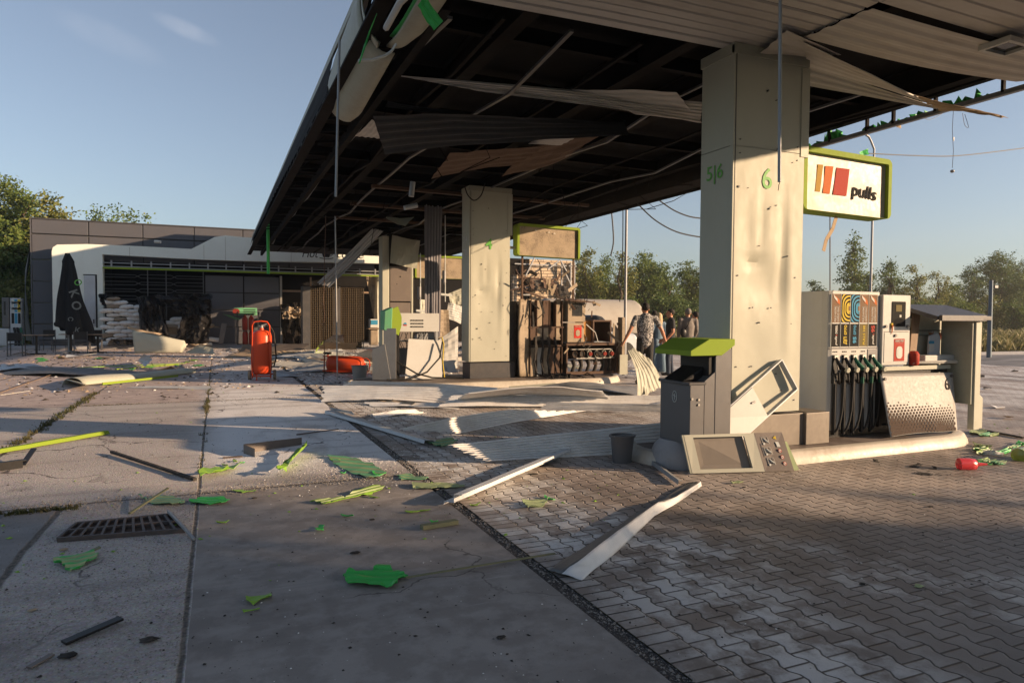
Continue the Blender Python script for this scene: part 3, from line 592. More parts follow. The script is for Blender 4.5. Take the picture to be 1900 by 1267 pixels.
# ---- columns
def column(y0, label, nums, front_off, seed, ztop=ZC, xo=0, cut=3.28):
    x0, x1, y1 = 4.88+xo, 5.86+xo, y0+.50
    t = thing('canopy_column', (x0+.5, y0+.25, .13), label, 'column')
    MB().box(x0+.02, x1+.14, y0+.0, y1, .12, .47).build('plinth', M['duststeel'] if seed == 1 else M['grey'], t, bev=.006)
    def face(a, b, z0, z1, dent, nx=22, nz=40):
        a = Vector(a); b = Vector(b); nrm = (b-a).normalized().cross(Zv)
        def fn(u, v):
            zz = z0+(z1-z0)*v; e = min(u, 1-u, v*2, (1-v)*2)*4; e = min(1, max(0, e)); dd = 0
            for (du, dz, r1, r2, dp) in dent: dd += dp*math.exp(-((u-du)/r1)**2-((zz-dz)/r2)**2)
            return a.lerp(b, u)+Zv*zz-nrm*(dd*e)+nrm*(.004*e*fbm(u*3+seed, zz*1.3, seed))
        return MB().grid(fn, nx, nz), nrm
    D1 = [(.30, 2.10, .14, .05, .035), (.5, 1.85, .30, .24, .034), (.72, 2.25, .05, .45, .020), (.25, 1.2, .3, .5, .012), (.2, 2.45, .12, .2, .016), (.82, 1.7, .07, .6, -.016), (.42, 2.5, .05, .3, .012)]
    D2 = [(.5, 3.9, .4, .5, .006)]
    for nm, z0, z1, Dn in (('lower_cladding', .50, cut, D1), ('upper_cladding', cut+.006, ztop, D2)):
        ex = .0 if nm[0] == 'l' else .012
        mb, _ = face((x0, y0, 0), (x1+ex, y0, 0), z0, z1, Dn)
        for aa, bb in (((x0, y1, 0), (x0, y0, 0)), ((x1+ex, y0, 0), (x1+ex, y1, 0)), ((x1+ex, y1, 0), (x0, y1, 0))):
            m_, _ = face(aa, bb, z0, z1, [], 4, 8); mb.add(m_.v, m_.f)
        o = mb.build(nm, M['cream'], t, smooth=30)
        if nm[0] == 'l':
            # closing plate so the shell is not hollow from below
            MB().box(x0+.01, x1-.01, y0+.01, y1-.01, .50, .51).build('base_plate', M['midgrey'], t)
    MB().box(x0-.012, x0+.008, y0-.014, y0+.03, .5, ztop).build('corner_trim', M['cream'], t, bev=.003)
    MB().box(x0+.022, x0+.030, y0-.006, y0+.02, .5, ztop).build('corner_gap', M['grey'], t)
    MB().box(x0-.012, x1+.04, y0-.016, y1+.02, ztop-.09, ztop+.02).build('collar', M['cream_dk'], t, bev=.004)
    MB().box(x1-.06, x1+.055, y0-.008, y0+.05, cut-.03, ztop-.1).build('corner_trim', M['cream'], t, bev=.003)
    mb = MB()
    for (u, z) in ((.09, cut-.07), (.09, cut+.07), (.9, cut-.07), (.9, cut+.07), (.09, 1.95), (.9, 1.95), (.3, 1.62), (.56, 1.62), (.09, 1.0), (.92, .62), (.85, 1.45), (.3, 1.0)):
        mb.cyl((x0+u*.98, y0-.010, z), (x0+u*.98, y0+.004, z), .007, 8)
    mb.build('rivet', M['midgrey'], t)
    for (s_, face_, u, z, h, mat) in nums:
        if face_ == 'f':
            o = text(s_, M[mat], (x0+u, y0, z), (1, 0, 0), Zv, h, t, 'number', .006 if seed == 1 else .016, depth=.001)
            for v in o.data.vertices:                 # lay the figure on the dented sheet
                uu = (v.co.x-x0)/.98; dd = sum(dp*math.exp(-((uu-du)/r1)**2-((v.co.z-dz)/r2)**2) for (du, dz, r1, r2, dp) in D1); vv = (v.co.z-.5)/(cut-.5)
                e = min(1, max(0, min(uu, 1-uu, vv*2, (1-vv)*2)*4)); v.co.y += dd*e-.004*e*fbm(uu*3+seed, v.co.z*1.3, seed)-(.006 if seed == 1 else .012)
        else: text(s_, M[mat], (x0-.006, y0+u, z), (0, -1, 0), Zv, h, t, 'number', .005, depth=.002)
    hm_ = MB(); rh = random.Random(seed+40)
    for _ in range(16): q = (x0+rh.uniform(.06, .92), rh.uniform(.7, ztop-.3)); r_ = rh.choice((.004, .006, .009, .013)); hm_.prism([(q[0]+math.cos(R_(60*k))*r_, y0-.012, q[1]+math.sin(R_(60*k))*r_*rh.uniform(.8, 1.4)) for k in range(6)], (0, .03, 0))
    hm_.build('shrapnel_marks', M['grey'], t)
    return t
c6 = column(5.54, 'nearest cream clad column marked 6, leaning door panel against its front', [('6', 'f', .46, 2.98, .22, 'sgreen'), ('5|6', 'l', .27, 3.03, .20, 'sgreen')], 0, 1)
c4 = column(14.27, 'cream column marked with a green 4 on the middle island', [('4', 'f', .46, 3.15, .24, 'sgreen'), ('3|4', 'l', .27, 3.22, .20, 'wgrey'), ('7|8', 'l', .27, 2.94, .20, 'wgrey')], 0, 2, xo=.3, cut=3.40, ztop=4.4)
# the far column has lost its front: bent cover above, brown inner plates below
x0, y0 = 5.1, 22.6
c2 = thing('canopy_column', (x0+.5, y0+.25, .13), 'farthest column with a loose bent cover above brown inner plates', 'column')
MB().box(x0+.28, x0+.98, y0+.05, y0+.5, .12, ZC).build('core', M['soot_br'], c2)
MB().box(x0, x0+.24, y0-.02, y0+.5, .13, 4.2).build('side_cladding', M['cream'], c2, bev=.02)
MB().box(x0+1.0, x0+1.06, y0-.02, y0+.05, .13, 3.6).build('side_cladding', M['cream'], c2, bev=.008)
MB().box(x0+.27, x0+.99, y0-.01, y0+.04, 2.02, 3.2).build('inner_plate', M['grey_brn'], c2, bev=.01)
MB().box(x0+.27, x0+.97, y0-.01, y0+.04, .4, 1.98).build('inner_plate', M['grey_brn'], c2, bev=.01)
mb = MB(); mb.cyl((x0+.62, y0-.02, 2.85), (x0+.62, y0+.0, 2.85), .025, 8); mb.cyl((x0+.5, y0-.02, 2.6), (x0+.5, y0, 2.6), .015, 8); mb.build('plate_hole', M['black'], c2)
sheet('bent_cover', (x0+.22, y0-.18, 3.28), (x0+1.14, y0-.22, 3.12), (x0+1.28, y0-.1, 4.08), (x0+.32, y0-.06, 4.22), M['cream_dk'], 1, 0, 10, .05, 3, c2)
text('2', M['wgrey'], (x0+.12, y0-.03, 3.2), (1, 0, 0), Zv, .18, c2, 'number')
M['grip'] = paint('dark green grip', (.01, .10, .055), .4, 0, .2, (.05, .08, .05), 5, .05)
# ================= PUMPS, SIGNS, BINS on the islands
YF = 5.70
def rrect(cx_, cz, w_, h, r, n=5):
    pts = []
    for (sx, sz, a0) in ((1, -1, -90), (1, 1, 0), (-1, 1, 90), (-1, -1, 180)):
        for k in range(n+1):
            a = R_(a0+90*k/n); pts.append((cx_+sx*(w_/2-r)+math.cos(a)*r, cz+sz*(h/2-r)+math.sin(a)*r))
    return pts
def plate(pts2, y, mat, name, parent, th=.003):      # pts2: (x,z) on plane y, facing -Y
    return MB().prism([(q[0], y, q[1]) for q in pts2], (0, -th, 0)).build(name, mat, parent)
def rect(x0, x1, z0, z1): return [(x0, z0), (x1, z0), (x1, z1), (x0, z1)]
def ring_plate(cx_, cz, w1, h1, w2, h2, r1, r2, y, mat, name, parent, clip=None):
    mb = MB(); a = rrect(cx_, cz, w1, h1, r1, 6); b = rrect(cx_, cz, w2, h2, r2, 6)
    if clip: cl = lambda q: (min(max(q[0], clip[0]), clip[1]), min(max(q[1], clip[2]), clip[3])); a = [cl(q) for q in a]; b = [cl(q) for q in b]
    n = len(a); mb.v = [(q[0], y-.003, q[1]) for q in a] + [(q[0], y-.003, q[1]) for q in b]
    mb.f = [(k, (k+1) % n, n+(k+1) % n, n+k) for k in range(n)]
    return mb
p6 = thing('fuel_pump', (7.1, 6.0, .13), 'intact white fuel pump with five hanging nozzles and coloured price labels', 'fuel pump')
MB().prism([(x_, y_, .21) for x_, y_ in ((6.44, 5.78), (6.47, 5.72), (6.52, 5.70), (7.29, 5.70), (7.29, 6.28), (6.44, 6.28))], (0, 0, 1.62)).build('cabinet', M['white'], p6, bev=.008)
MB().box(6.47, 7.77, 5.74, 6.36, .12, .21).build('plinth', M['black'], p6)
MB().box(7.30, 7.79, 5.665, 6.1, .95, 1.80).build('display_housing', M['white'], p6, bev=.012)
MB().box(7.30, 8.0, 5.80, 6.2, .21, .90).build('lower_cabinet', M['black'], p6)
y_ = 5.664
M['reel'] = paint('sooty red reel', (.22, .03, .02), .7, 0, .6, (.05, .03, .025), 12, .1, spec=.1)
M['ochre'] = paint('ochre print', (.40, .25, .06), .7, 0, .1, (.3, .2, .05), 5, 0, spec=.1)
M['panelface'] = paint('front panel paint', (.34, .335, .32), .5, 0, .25, (.2, .15, .10), 3, .1, spec=.16)
MB().box(7.335, 7.755, y_-.004, y_+.01, .985, 1.345).build('door', M['white'], p6, bev=.003)
plate(rect(7.33, 7.76, 1.352, 1.36), y_, M['grey'], 'seam', p6)
scr = plate(rrect(7.575, 1.57, .235, .30, .012), y_, M['labdark'], 'display', p6, .006)
plate(rect(7.52, 7.62, 1.60, 1.68), y_-.006, M['khaki'], 'readout', scr); plate(rect(7.585, 7.615, 1.53, 1.56), y_-.006, M['paper'], 'readout', scr)
plate([(7.47, 1.43), (7.68, 1.43), (7.68, 1.50), (7.55, 1.52), (7.5, 1.49)], y_-.007, M['void'], 'crack', scr, .001)
mb = MB()
for (xx, zz) in ((7.355, 1.42), (7.735, 1.42), (7.52, 1.31)): mb.cyl((xx, y_-.02, zz), (xx, y_+.01, zz), .018, 10)
mb.build('lock', M['midgrey'], p6, smooth=40)
st = plate(rrect(7.595, 1.135, .185, .27, .006), y_-.004, M['labred'], 'sticker', p6)
text('OKKO PAY', M['paper'], (7.595, y_-.008, 1.245), (1, 0, 0), Zv, .028, st, 'lettering', .02, width=.15)
text('- - - - - - - - -', M['paper'], (7.595, y_-.008, 1.215), (1, 0, 0), Zv, .003, st, 'lettering', .02, width=.12)
plate(rrect(7.595, 1.105, .105, .15, .045), y_-.008, M['paper'], 'code_panel', st)
plate(rrect(7.595, 1.105, .055, .085, .01), y_-.0115, M['wgrey'], 'code_field', st, .001)
MB().tube([(7.455, y_-.01, 1.44), (7.455, y_-.012, 1.38), (7.45, y_-.012, 1.33)], [.012, .008, .003], 6).build('tag', M['orange'], p6)
MB().box(7.44, 7.47, y_-.012, y_, 1.42, 1.46).build('tag', M['yel'], p6)
# five columns of posters and labels
xs = [6.505+i*.152 for i in range(5)]; PW = .136
names = ['DIESEL', 'ЄВРО', 'ЄВРО', 'PULLS 100', '95']
for i, x0 in enumerate(xs):
    x1 = x0+PW; xc = (x0+x1)/2; yy = YF-.001
    if i in (1, 2):
        cm = M['yel'] if i == 1 else M['blu']
        pl = plate(rect(x0, x1, 1.465, 1.795), yy, M['labdark'], 'poster', p6)
        for k, q in enumerate((.30, .235, .17, .105)):
            mb = ring_plate(x1-.01, 1.63, q*.98, q*1.28, q*.98-.034, q*1.28-.034, q*.42, q*.40, yy-.003, cm, 'ring', pl, (x0, x1, 1.467, 1.793)); mb.build('ring', cm, pl)
        plate([(min(q[0], x1), q[1]) for q in rrect(x1-.01, 1.63, .066, .092, .02)], yy-.004, cm, 'ring', pl)
        plate([(min(q[0], x1), q[1]) for q in rrect(x1-.01, 1.63, .034, .058, .012)], yy-.008, M['labbrown'], 'ring_centre', pl, .001)
    else:
        pl = plate(rect(x0, x1, 1.465, 1.795), yy, M['labbrown'], 'poster', p6)
        text('PULLS НАЛИЄ', M['paper'], (xc-.018, yy-.004, 1.565), Zv, (-1, 0, 0), .032, pl, 'lettering', .01, width=.18)
        text('ШАЛЕНІ МІНУС', M['paper'], (xc+.028, yy-.004, 1.565), Zv, (-1, 0, 0), .030, pl, 'lettering', .01, width=.18)
        plate([(x0+.02, 1.785), (x0+.07, 1.70), (x1-.012, 1.67), (x1-.02, 1.72), (x0+.09, 1.745)], yy-.004, M['orange'], 'picture', pl, .001)
        plate([(x0+.012, 1.79), (x0+.03, 1.745), (x0+.085, 1.70), (x0+.075, 1.74)], yy-.0055, M['paper'], 'picture', pl, .001)
    bgm = M['khaki'] if i == 3 else M['labdark']
    lb = plate(rect(x0, x1, 1.185, 1.450), yy, bgm, 'label', p6)
    yt = yy-.004
    if i == 0: text('DIESEL', M['paper'], (xc+.005, yt, 1.385), Zv, (-1, 0, 0), .032, lb, bold=.03, width=.10); text('pulls', M['paper'], (xc+.005, yt, 1.255), Zv, (-1, 0, 0), .042, lb, bold=.02, shear=.25, width=.11); plate(rect(xc-.005, xc+.02, 1.312, 1.322), yt, M['labred'], 'accent', lb)
    if i == 1: text('ЄВРО', M['yel'], (xc, yt, 1.378), Zv, (-1, 0, 0), .045, lb, bold=.04, width=.115); text('ДП', M['yel'], (xc, yt, 1.255), Zv, (-1, 0, 0), .06, lb, bold=.05, width=.09)
    if i == 2: text('ЄВРО', M['blu'], (xc, yt, 1.378), Zv, (-1, 0, 0), .045, lb, bold=.04, width=.115); text('95', M['blu'], (xc, yt, 1.26), Zv, (-1, 0, 0), .06, lb, bold=.05, width=.08)
    if i == 3: text('PULLS 100', M['yel'], (xc, yt, 1.318), Zv, (-1, 0, 0), .038, lb, bold=.02, width=.225)
    if i == 4: text('95', M['labred'], (xc, yt, 1.39), Zv, (-1, 0, 0), .06, lb, bold=.05, width=.085); text('pulls', M['paper'], (xc+.005, yt, 1.26), Zv, (-1, 0, 0), .042, lb, bold=.02, shear=.25, width=.115); plate(rect(xc-.005, xc+.02, 1.32, 1.33), yt, M['labred'], 'accent', lb)
MB().box(6.47, 7.27, YF-.008, YF, 1.160, 1.172).build('trim', M['grey'], p6)
for x0 in xs: MB().box(x0-.012, x0-.008, YF-.006, YF, 1.18, 1.80).build('trim', M['wgrey'], p6)
MB().box(7.10, 7.268, YF-.006, YF, .95, 1.15).build('card_reader', M['midgrey'], p6, bev=.004)
for i, x0 in enumerate(xs):
    xc = x0+.045; col = M['black'] if i < 2 else M['grip']
    mb = MB()
    for k in (-1, 0, 1): mb.cyl((xc+.02+k*.027, YF-.004, 1.125), (xc+.02+k*.027, YF+.01, 1.125), .0085, 8)
    if i < 4: mb.build('indicator', M['black'], p6)
    nz = MB().prism([(xc-.035, YF-.01, .86), (xc-.02, YF-.01, 1.09), (xc+.05, YF-.01, 1.09), (xc+.055, YF-.01, .9), (xc+.02, YF-.01, .80)], (0, .01, 0)).build('nozzle_boot', M['black'], p6)
    MB().box(xc-.012, xc+.044, YF-.028, YF-.008, 1.05, 1.085).build('boot_frame', M['steel'], nz, bev=.003)
    n_ = MB().tube([(xc+.012, YF-.02, 1.06), (xc+.02, YF-.05, 1.0), (xc+.055, YF-.075, .945), (xc+.085, YF-.085, .925)], [.015, .022, .032, .030], 10, flat=.7).build('nozzle', col, p6, smooth=50)
    mb = MB().tube([(xc+.0, YF-.05, .985), (xc+.005, YF-.075, .90), (xc+.02, YF-.07, .80), (xc+.045, YF-.05, .755)], [.006, .008, .010, .012], 6); mb.box(xc-.04, xc+.03, YF-.05, YF-.01, .76, .88); mb.build('trigger_guard', M['black'], n_)
    MB().cyl((xc+.098, YF-.128, .915), (xc+.098, YF-.095, .922), .031, 16).build('cap', M['cream'], n_, smooth=30, bev=.004)
    h = MB(); h.tube([(xc+.082, YF-.08, .93), (xc+.083, YF-.075, .86), (xc+.085, YF-.07, .76), (xc+.088, YF-.065, .62), (xc+.082, YF-.062, .45), (xc+.055, YF-.06, .32), (xc+.02, YF-.058, .235), (xc-.005, YF-.045, .20)], [.02, .019, .018, .0145, .0135, .0135, .0135, .0135], 10)
    h.build('hose', M['rubber'], n_, smooth=50)
    if i > 1: MB().cyl((xc+.0835, YF-.074, .83), (xc+.087, YF-.07, .755), .0205, 10).build('hose_sleeve', col, n_, smooth=30)
    mb = MB().cyl((xc-.012, YF-.03, .80), (xc-.012, YF-.03, .17), .022, 12); mb.cyl((xc+.028, YF-.018, .80), (xc+.028, YF-.018, .17), .010, 8); mb.build('hose_guide', M['black'], p6, smooth=40)
    MB().cyl((xc-.012, YF-.03, .803), (xc-.012, YF-.03, .815), .024, 12).build('guide_cap', M['galv'], p6, smooth=40)
MB().box(7.25, 7.30, YF-.06, 6.2, .22, .92).build('open_side', M['black'], p6)
# tray top, rail and the sprung front panel with its hexagon print
mb = MB(); mb.prism([(7.80, 5.62, .965), (7.84, 5.60, .985), (7.9, 5.60, .99), (8.55, 5.60, 1.0), (8.60, 5.60, .985), (8.66, 5.62, .95)], (0, .2, 0)); mb.build('tray', M['white'], p6, bev=.004)
MB().box(7.32, 8.56, 5.66, 5.70, .885, .935).build('rail', M['cream'], p6, bev=.003)
MB().box(7.32, 8.55, 5.70, 5.72, .84, .885).build('gap', M['black'], p6)
A_, B_, C_, D_ = P(1632, 693, y=5.62), P(1767, 691, y=5.62), P(1776, 797, z=.14), P(1652, 811, z=.14)
def pan(u, v, off=0):                                # u right, v down
    p = (A_*(1-u)+B_*u)*(1-v)+(D_*(1-u)+C_*u)*v; p = p+Vector((0, -1, .2))*(off+.03*math.sin(math.pi*u)*v)
    p.z += .012*math.sin(u*5)*(v > .98); return p
fp = MB().grid(lambda u, v: pan(u, v, .02*math.exp(-((u-.62)/.12)**2-((v-.95)/.3)**2)), 24, 16).build('front_panel', M['panelface'], p6, smooth='all', solid=.006)
hexm = [paint('hexagon print brown', (.075, .055, .045), .75, 0, .2, (.13, .1, .08), 6, 0, spec=.05), paint('hexagon print grey', (.16, .16, .17), .3, .1, .2, (.3, .3, .3), 6, 0)]
mb = MB(); s_ = .062
for r in range(14):
    for c in range(24):
        u = (c+.5*(r % 2))*.0445; v = .38+r*.046
        if u < .02 or u > .975 or v > .985: continue
        k = min(1, max(0, (v-.42-.14*u)/(.40))); rad = .005+.0185*k**.8*(1-.25*u)
        if v-.14*u < .42 or (k < .15 and (r+c) % 3): continue
        L = (B_-A_).length; H_ = (D_-A_).length
        ps = [pan(min(.99, max(.01, u+math.cos(R_(60*q+90+0))*rad*1.28/L)), min(.99, v+math.sin(R_(60*q+90))*rad*1.28/H_), .0075+.02*math.exp(-((u-.62)/.12)**2-((v-.95)/.3)**2)) for q in range(6)]
        mb.add(ps, [(0, 1, 2, 3, 4, 5)])
mb.build('hexagon_print', hexm[0], fp)
text('6', M['ink'], pan(.90, .20, .006), (B_-A_), -(D_-A_), .15, fp, 'number', 0)
for (u, v) in ((.04, .09), (.965, .06)): q = pan(u, v, .01); MB().cyl(q, q+Vector((0, -.02, 0)), .018, 10).build('lock', M['midgrey'], fp)
# windscreen wash stand at the island end
ws = thing('windscreen_wash_stand', (8.4, 5.8, .13), 'cream service stand with dark slanted roof at right end of near island', 'service stand')
MB().box(8.66, 8.77, 5.42, 5.5, .13, 1.50).build('post', M['cream'], ws, bev=.006)
MB().box(8.62, 8.658, 5.44, 5.84, .45, 1.50).build('side_panel', M['cream_dk'], ws, bev=.004)
MB().box(8.0, 8.06, 5.82, 5.90, .13, 1.52).build('post', M['cream'], ws, bev=.006)
MB().box(8.06, 8.66, 5.86, 5.90, .35, 1.55).build('back_panel', M['cream_dk'], ws, bev=.004)
mb = MB(); mb.box(8.07, 8.65, 5.825, 5.858, 1.36, 1.372); mb.box(8.07, 8.65, 5.825, 5.858, 1.30, 1.31); mb.build('slot', M['grey'], ws)
MB().box(8.07, 8.65, 5.66, 5.855, .97, 1.06).build('shelf', M['white'], ws, bev=.01)
MB().hexa([(7.93, 5.42, 1.50), (8.86, 5.36, 1.50), (8.86, 5.95, 1.64), (7.93, 5.95, 1.64)], [(7.93, 5.42, 1.545), (8.86, 5.36, 1.55), (8.86, 5.95, 1.70), (7.93, 5.95, 1.70)]).build('roof', M['grey'], ws, bev=.004)
MB().box(7.94, 8.78, 5.37, 5.41, 1.49, 1.56).build('roof_edge', M['grey'], ws, bev=.004)
mb = MB().prism([(8.26, 5.76, 1.0), (8.5, 5.76, 1.0), (8.5, 5.76, 1.28), (8.45, 5.76, 1.34), (8.28, 5.76, 1.30)], (0, .02, 0)); mb.build('dispenser', M['bluegrey'], ws, bev=.01)
MB().box(8.27, 8.36, 5.748, 5.758, 1.2, 1.235).build('label', M['blu'], ws); MB().box(8.27, 8.36, 5.749, 5.758, 1.1, 1.198).build('label', M['paper'], ws)
for i, cx_ in enumerate((8.40, 8.57)):
    plate([(cx_, 1.36-.03*i), (cx_+.02, 1.25), (cx_+.05, 1.22), (cx_+.09, 1.3), (cx_+.09, 1.36), (cx_+.065, 1.31), (cx_+.045, 1.35), (cx_+.03, 1.31)], 5.855, M['orange'], 'picture', ws)
plate(rect(8.46, 8.56, 1.12, 1.37), 5.856, M['paper'], 'sheet_of_paper', ws, .001)
MB().prism([(8.78, 5.46, .13), (8.90, 5.46, .13), (8.90, 5.46, .52), (8.78, 5.46, .60)], (0, .05, 0)).build('bollard_stub', M['cream'], ws, bev=.01)
sb = MB().prism([(7.86, 5.75, .99), (7.93, 5.75, .99), (8.10, 5.86, 1.62), (7.98, 5.86, 1.66)], (0, .012, 0)).build('leaning_board', M['grey_brn']); setp(sb, 'dark brown board leaning between display housing and roofed stand', 'board')
sb = MB().prism([(7.84, 5.70, .99), (7.95, 5.70, .99), (8.22, 5.84, 1.62), (8.08, 5.84, 1.64)], (0, .014, 0)).build('leaning_board', M['wood']); setp(sb, 'stained wooden board leaning on the tray edge by the display housing', 'board')
o = MB(); o.lathe([(.04, -.09), (.062, -.07), (.062, .05), (.04, .085), (.015, .09)], (7.86, 5.66, 1.03), 14); o.build('plastic_bottle', M['labred'], smooth=50); setp(bpy.data.objects['plastic_bottle'], 'red bottle end on the tray beside the display housing', 'bottle')
# leftovers of the hose guards: metal box at column foot
bx = MB().box(5.93, 6.28, 5.50, 5.86, .12, .47).build('metal_box', M['duststeel'], bev=.006); setp(bx, 'square galvanised box at the right foot of column 6', 'box')
# ---- price sign boxes on the columns
def signbox(x0, x1, yf, z0, z1, label, facemat, dp=.26, fr=.055, sag=0, face=True, botopen=True):
    t = thing('sign_box', ((x0+x1)/2, yf, z0), label, 'sign')
    def tilt(q): return (q[0], q[1], q[2]-sag*(q[0]-x0))
    out = rrect((x0+x1)/2, (z0+z1)/2, x1-x0, z1-z0, .07); inn = rrect((x0+x1)/2, (z0+z1)/2-.03, x1-x0-2*fr, z1-z0-fr-.01, .02)
    n = len(out); mb = MB()
    for rg, y_ in ((out, yf), (inn, yf), (inn, yf+dp), (out, yf+dp)): mb.v += [tilt((q[0], y_, q[1])) for q in rg]
    for a, b in ((0, 1), (1, 2), (3, 0)): mb.f += [(a*n+k, a*n+(k+1) % n, b*n+(k+1) % n, b*n+k) for k in range(n)]
    mb.build('frame', M['lime'], t, smooth=35)
    fx0, fx1, fz0, fz1 = x0+fr*.9, x1-fr*.9, z0+.01, z1-fr*.9
    def fn(u, v):
        e = min(1, 6*min(u, 1-u, v, 1-v)); return tilt((fx0+(fx1-fx0)*u, yf+.05+.006*e*fbm(u*2.3+x0, v*2.1, 3), fz0+(fz1-fz0)*v))
    f = MB().grid(fn, 26, 16).build('face', facemat, t, smooth='all')
    MB().add([tilt(q) for q in ((x0+.03, yf+dp-.01, z0+.02), (x1-.03, yf+dp-.01, z0+.02), (x1-.03, yf+dp-.01, z1-.03), (x0+.03, yf+dp-.01, z1-.03))], [(3, 2, 1, 0)]).build('back_plate', M['midgrey'], t)
    return t, f, tilt
q0, q1 = P(1493, 268, y=5.80), P(1656, 296, y=5.80)
x0, x1 = q0.x, q1.x
t, f, tl = signbox(x0, x1, 5.80, P(1570, 395, y=5.80).z, P(1575, 281, y=5.80).z, 'green framed glossy pulls sign fixed beside the column marked 6', M['signface'], sag=.02)
MB().box(5.90, x0+.02, 5.88, 5.95, 3.0, 3.06).build('bracket', M['galv'], t); MB().box(5.90, x0+.02, 5.88, 5.95, 3.3, 3.36).build('bracket', M['galv'], t)
for a_, b_, c_, d_, m_ in (((1518, 305), (1528, 306), (1522, 356), (1513, 355), 'ochre'), ((1532, 308), (1547, 309), (1540, 360), (1527, 358), 'orange'), ((1553, 311), (1577, 314), (1571, 364), (1546, 361), 'labred')):
    plate([(lambda q: (q.x, q.z))(P(*k, y=5.84)) for k in (d_, c_, b_, a_)], 5.846, M[m_], 'logo_bar', f)
c_ = P(1604, 360, y=5.84); text('pulls', M['ink'], (c_.x, 5.842, c_.z), (1, 0, -.09), (0, 0, 1), .20, f, 'lettering', .014, width=.42, shear=.10, depth=.001)
strip = MB(); q = [P(1552, 402, y=5.9), P(1545, 425, y=5.9), P(1533, 445, y=5.9), P(1528, 466, y=5.9)]
for a, b in zip(q, q[1:]): strip.bar(a, b, .05, .004, up=(0, 1, 0))
strip.build('dangling_strip', M['card']); setp(bpy.data.objects['dangling_strip'], 'thin tan strip hanging under the pulls sign', 'strip')
t4, f4, tl = signbox(6.45, 8.12, 14.5, 2.95, 3.70, 'green framed sign box with blank heat browned face above the burnt pump', M['scorch'], sag=.015)
MB().box(6.15, 6.5, 14.6, 14.66, 3.1, 3.16).build('bracket', M['galv'], t4)
mb = MB()
for (u, z) in ((6.9, 3.55), (7.25, 3.52), (7.4, 3.5)): mb.prism([(u, 14.52, z), (u+.05, 14.52, z-.01), (u+.03, 14.52, z+.03)], (0, -.004, 0))
mb.build('torn_hole', M['paper'], f4)
for xx in (6.63, 8.0): MB().box(xx-.02, xx+.02, 14.6, 14.64, 1.9, 2.97).build('sign_post', M['rust'], t4)
t2, f2, tl = signbox(6.35, 8.2, 23.0, 2.85, 3.65, 'small far green framed sign box behind the hanging dark strip', M['scorch'], sag=.0)
# ---- middle island: burnt pump with open works
pb = thing('burnt_fuel_pump', (7.2, 14.4, .13), 'burnt out fuel pump with gaping charred front and exposed hose reels', 'fuel pump')
MB().grid(lambda u, v: (6.36+.30*u-.03*math.sin(v*3.1), 14.16+.05*u, .14+1.78*v), 6, 14).build('side_panel', M['scorch'], pb, smooth='all', solid=.015)
MB().box(6.40, 7.55, 14.45, 15.0, .14, 1.88).build('core', M['char'], pb)
for i in range(5):
    x0 = 6.66+i*.165
    for z0, z1, mt in ((1.30, 1.90, ['char', 'scorch', 'rust', 'char', 'scorch'][i]), (.98, 1.27, ['rust', 'scorch', 'scorch', 'rust', 'scorch'][i]), (.14, .80, ['scorch', 'white', 'scorch', 'rust', 'rust'][i])):
        if i in (0, 3) and z0 > 1.2: continue
        rr = random.Random(i*7+int(z0*10)); pts = [(x0, z0), (x0+.12, z0)]
        for k in range(6): pts.append((x0+.12-rr.random()*.05*(mt == 'char' or i == 4), z0+(z1-z0)*(k+1)/6))
        pts.append((x0, z1)); plate(pts, 14.2, M[mt], 'scorched_plate', pb, .02)
mb = MB()
for i in range(6): mb.box(6.64+i*.165, 6.655+i*.165, 14.17, 14.3, .2, 1.9)
mb.box(6.62, 7.6, 14.17, 14.3, .82, .86); mb.box(6.62, 7.6, 14.17, 14.3, 1.26, 1.29); mb.build('frame_bars', M['rust'], pb)
for i in range(4):
    xx = 6.72+i*.17; MB().tube([(xx, 14.1, 1.05), (xx+.04, 14.08, .8), (xx-.02, 14.08, .5), (xx+.05, 14.06, .2), (xx+.15+.1*i, 13.7, .16)], [.03, .035, .02, .02, .015], 7).build('melted_nozzle', M['char'], pb, smooth=50)
dh = MB().box(7.58, 8.05, 14.1, 14.5, 1.40, 1.92).build('display_housing', M['scorch'], pb, bev=.01)
plate(rrect(7.83, 1.69, .27, .30, .015), 14.098, M['glassdark'], 'display', dh)
bh = MB().box(7.58, 8.03, 14.12, 14.5, .92, 1.38).build('lower_housing', M['scorch'], pb, bev=.01)
plate(rrect(7.86, 1.17, .20, .30, .006), 14.118, M['red_dk'], 'sticker', bh); plate(rrect(7.86, 1.14, .11, .15, .05), 14.112, M['scorch'], 'code_panel', bh)
text('OKKO PAY', M['scorch'], (7.86, 14.11, 1.29), (1, 0, 0), Zv, .03, bh, 'lettering', .02, width=.17)
mb = MB(); mb.box(7.55, 9.02, 14.1, 14.7, .84, .90); mb.box(7.56, 7.60, 14.12, 14.7, .15, .84); mb.box(8.93, 8.98, 14.12, 14.7, .15, .84); mb.box(7.6, 8.95, 14.12, 14.2, .15, .22); mb.build('shelf_frame', M['rust'], pb, bev=.005)
MB().box(7.62, 8.92, 14.55, 14.68, .5, .84).build('back_plate', M['char'], pb)
mb = MB(); mb.box(7.7, 8.85, 14.15, 14.2, .74, .76); mb.box(7.85, 8.9, 14.15, 14.3, .52, .55); mb.build('pipe_rail', M['steel'], pb)
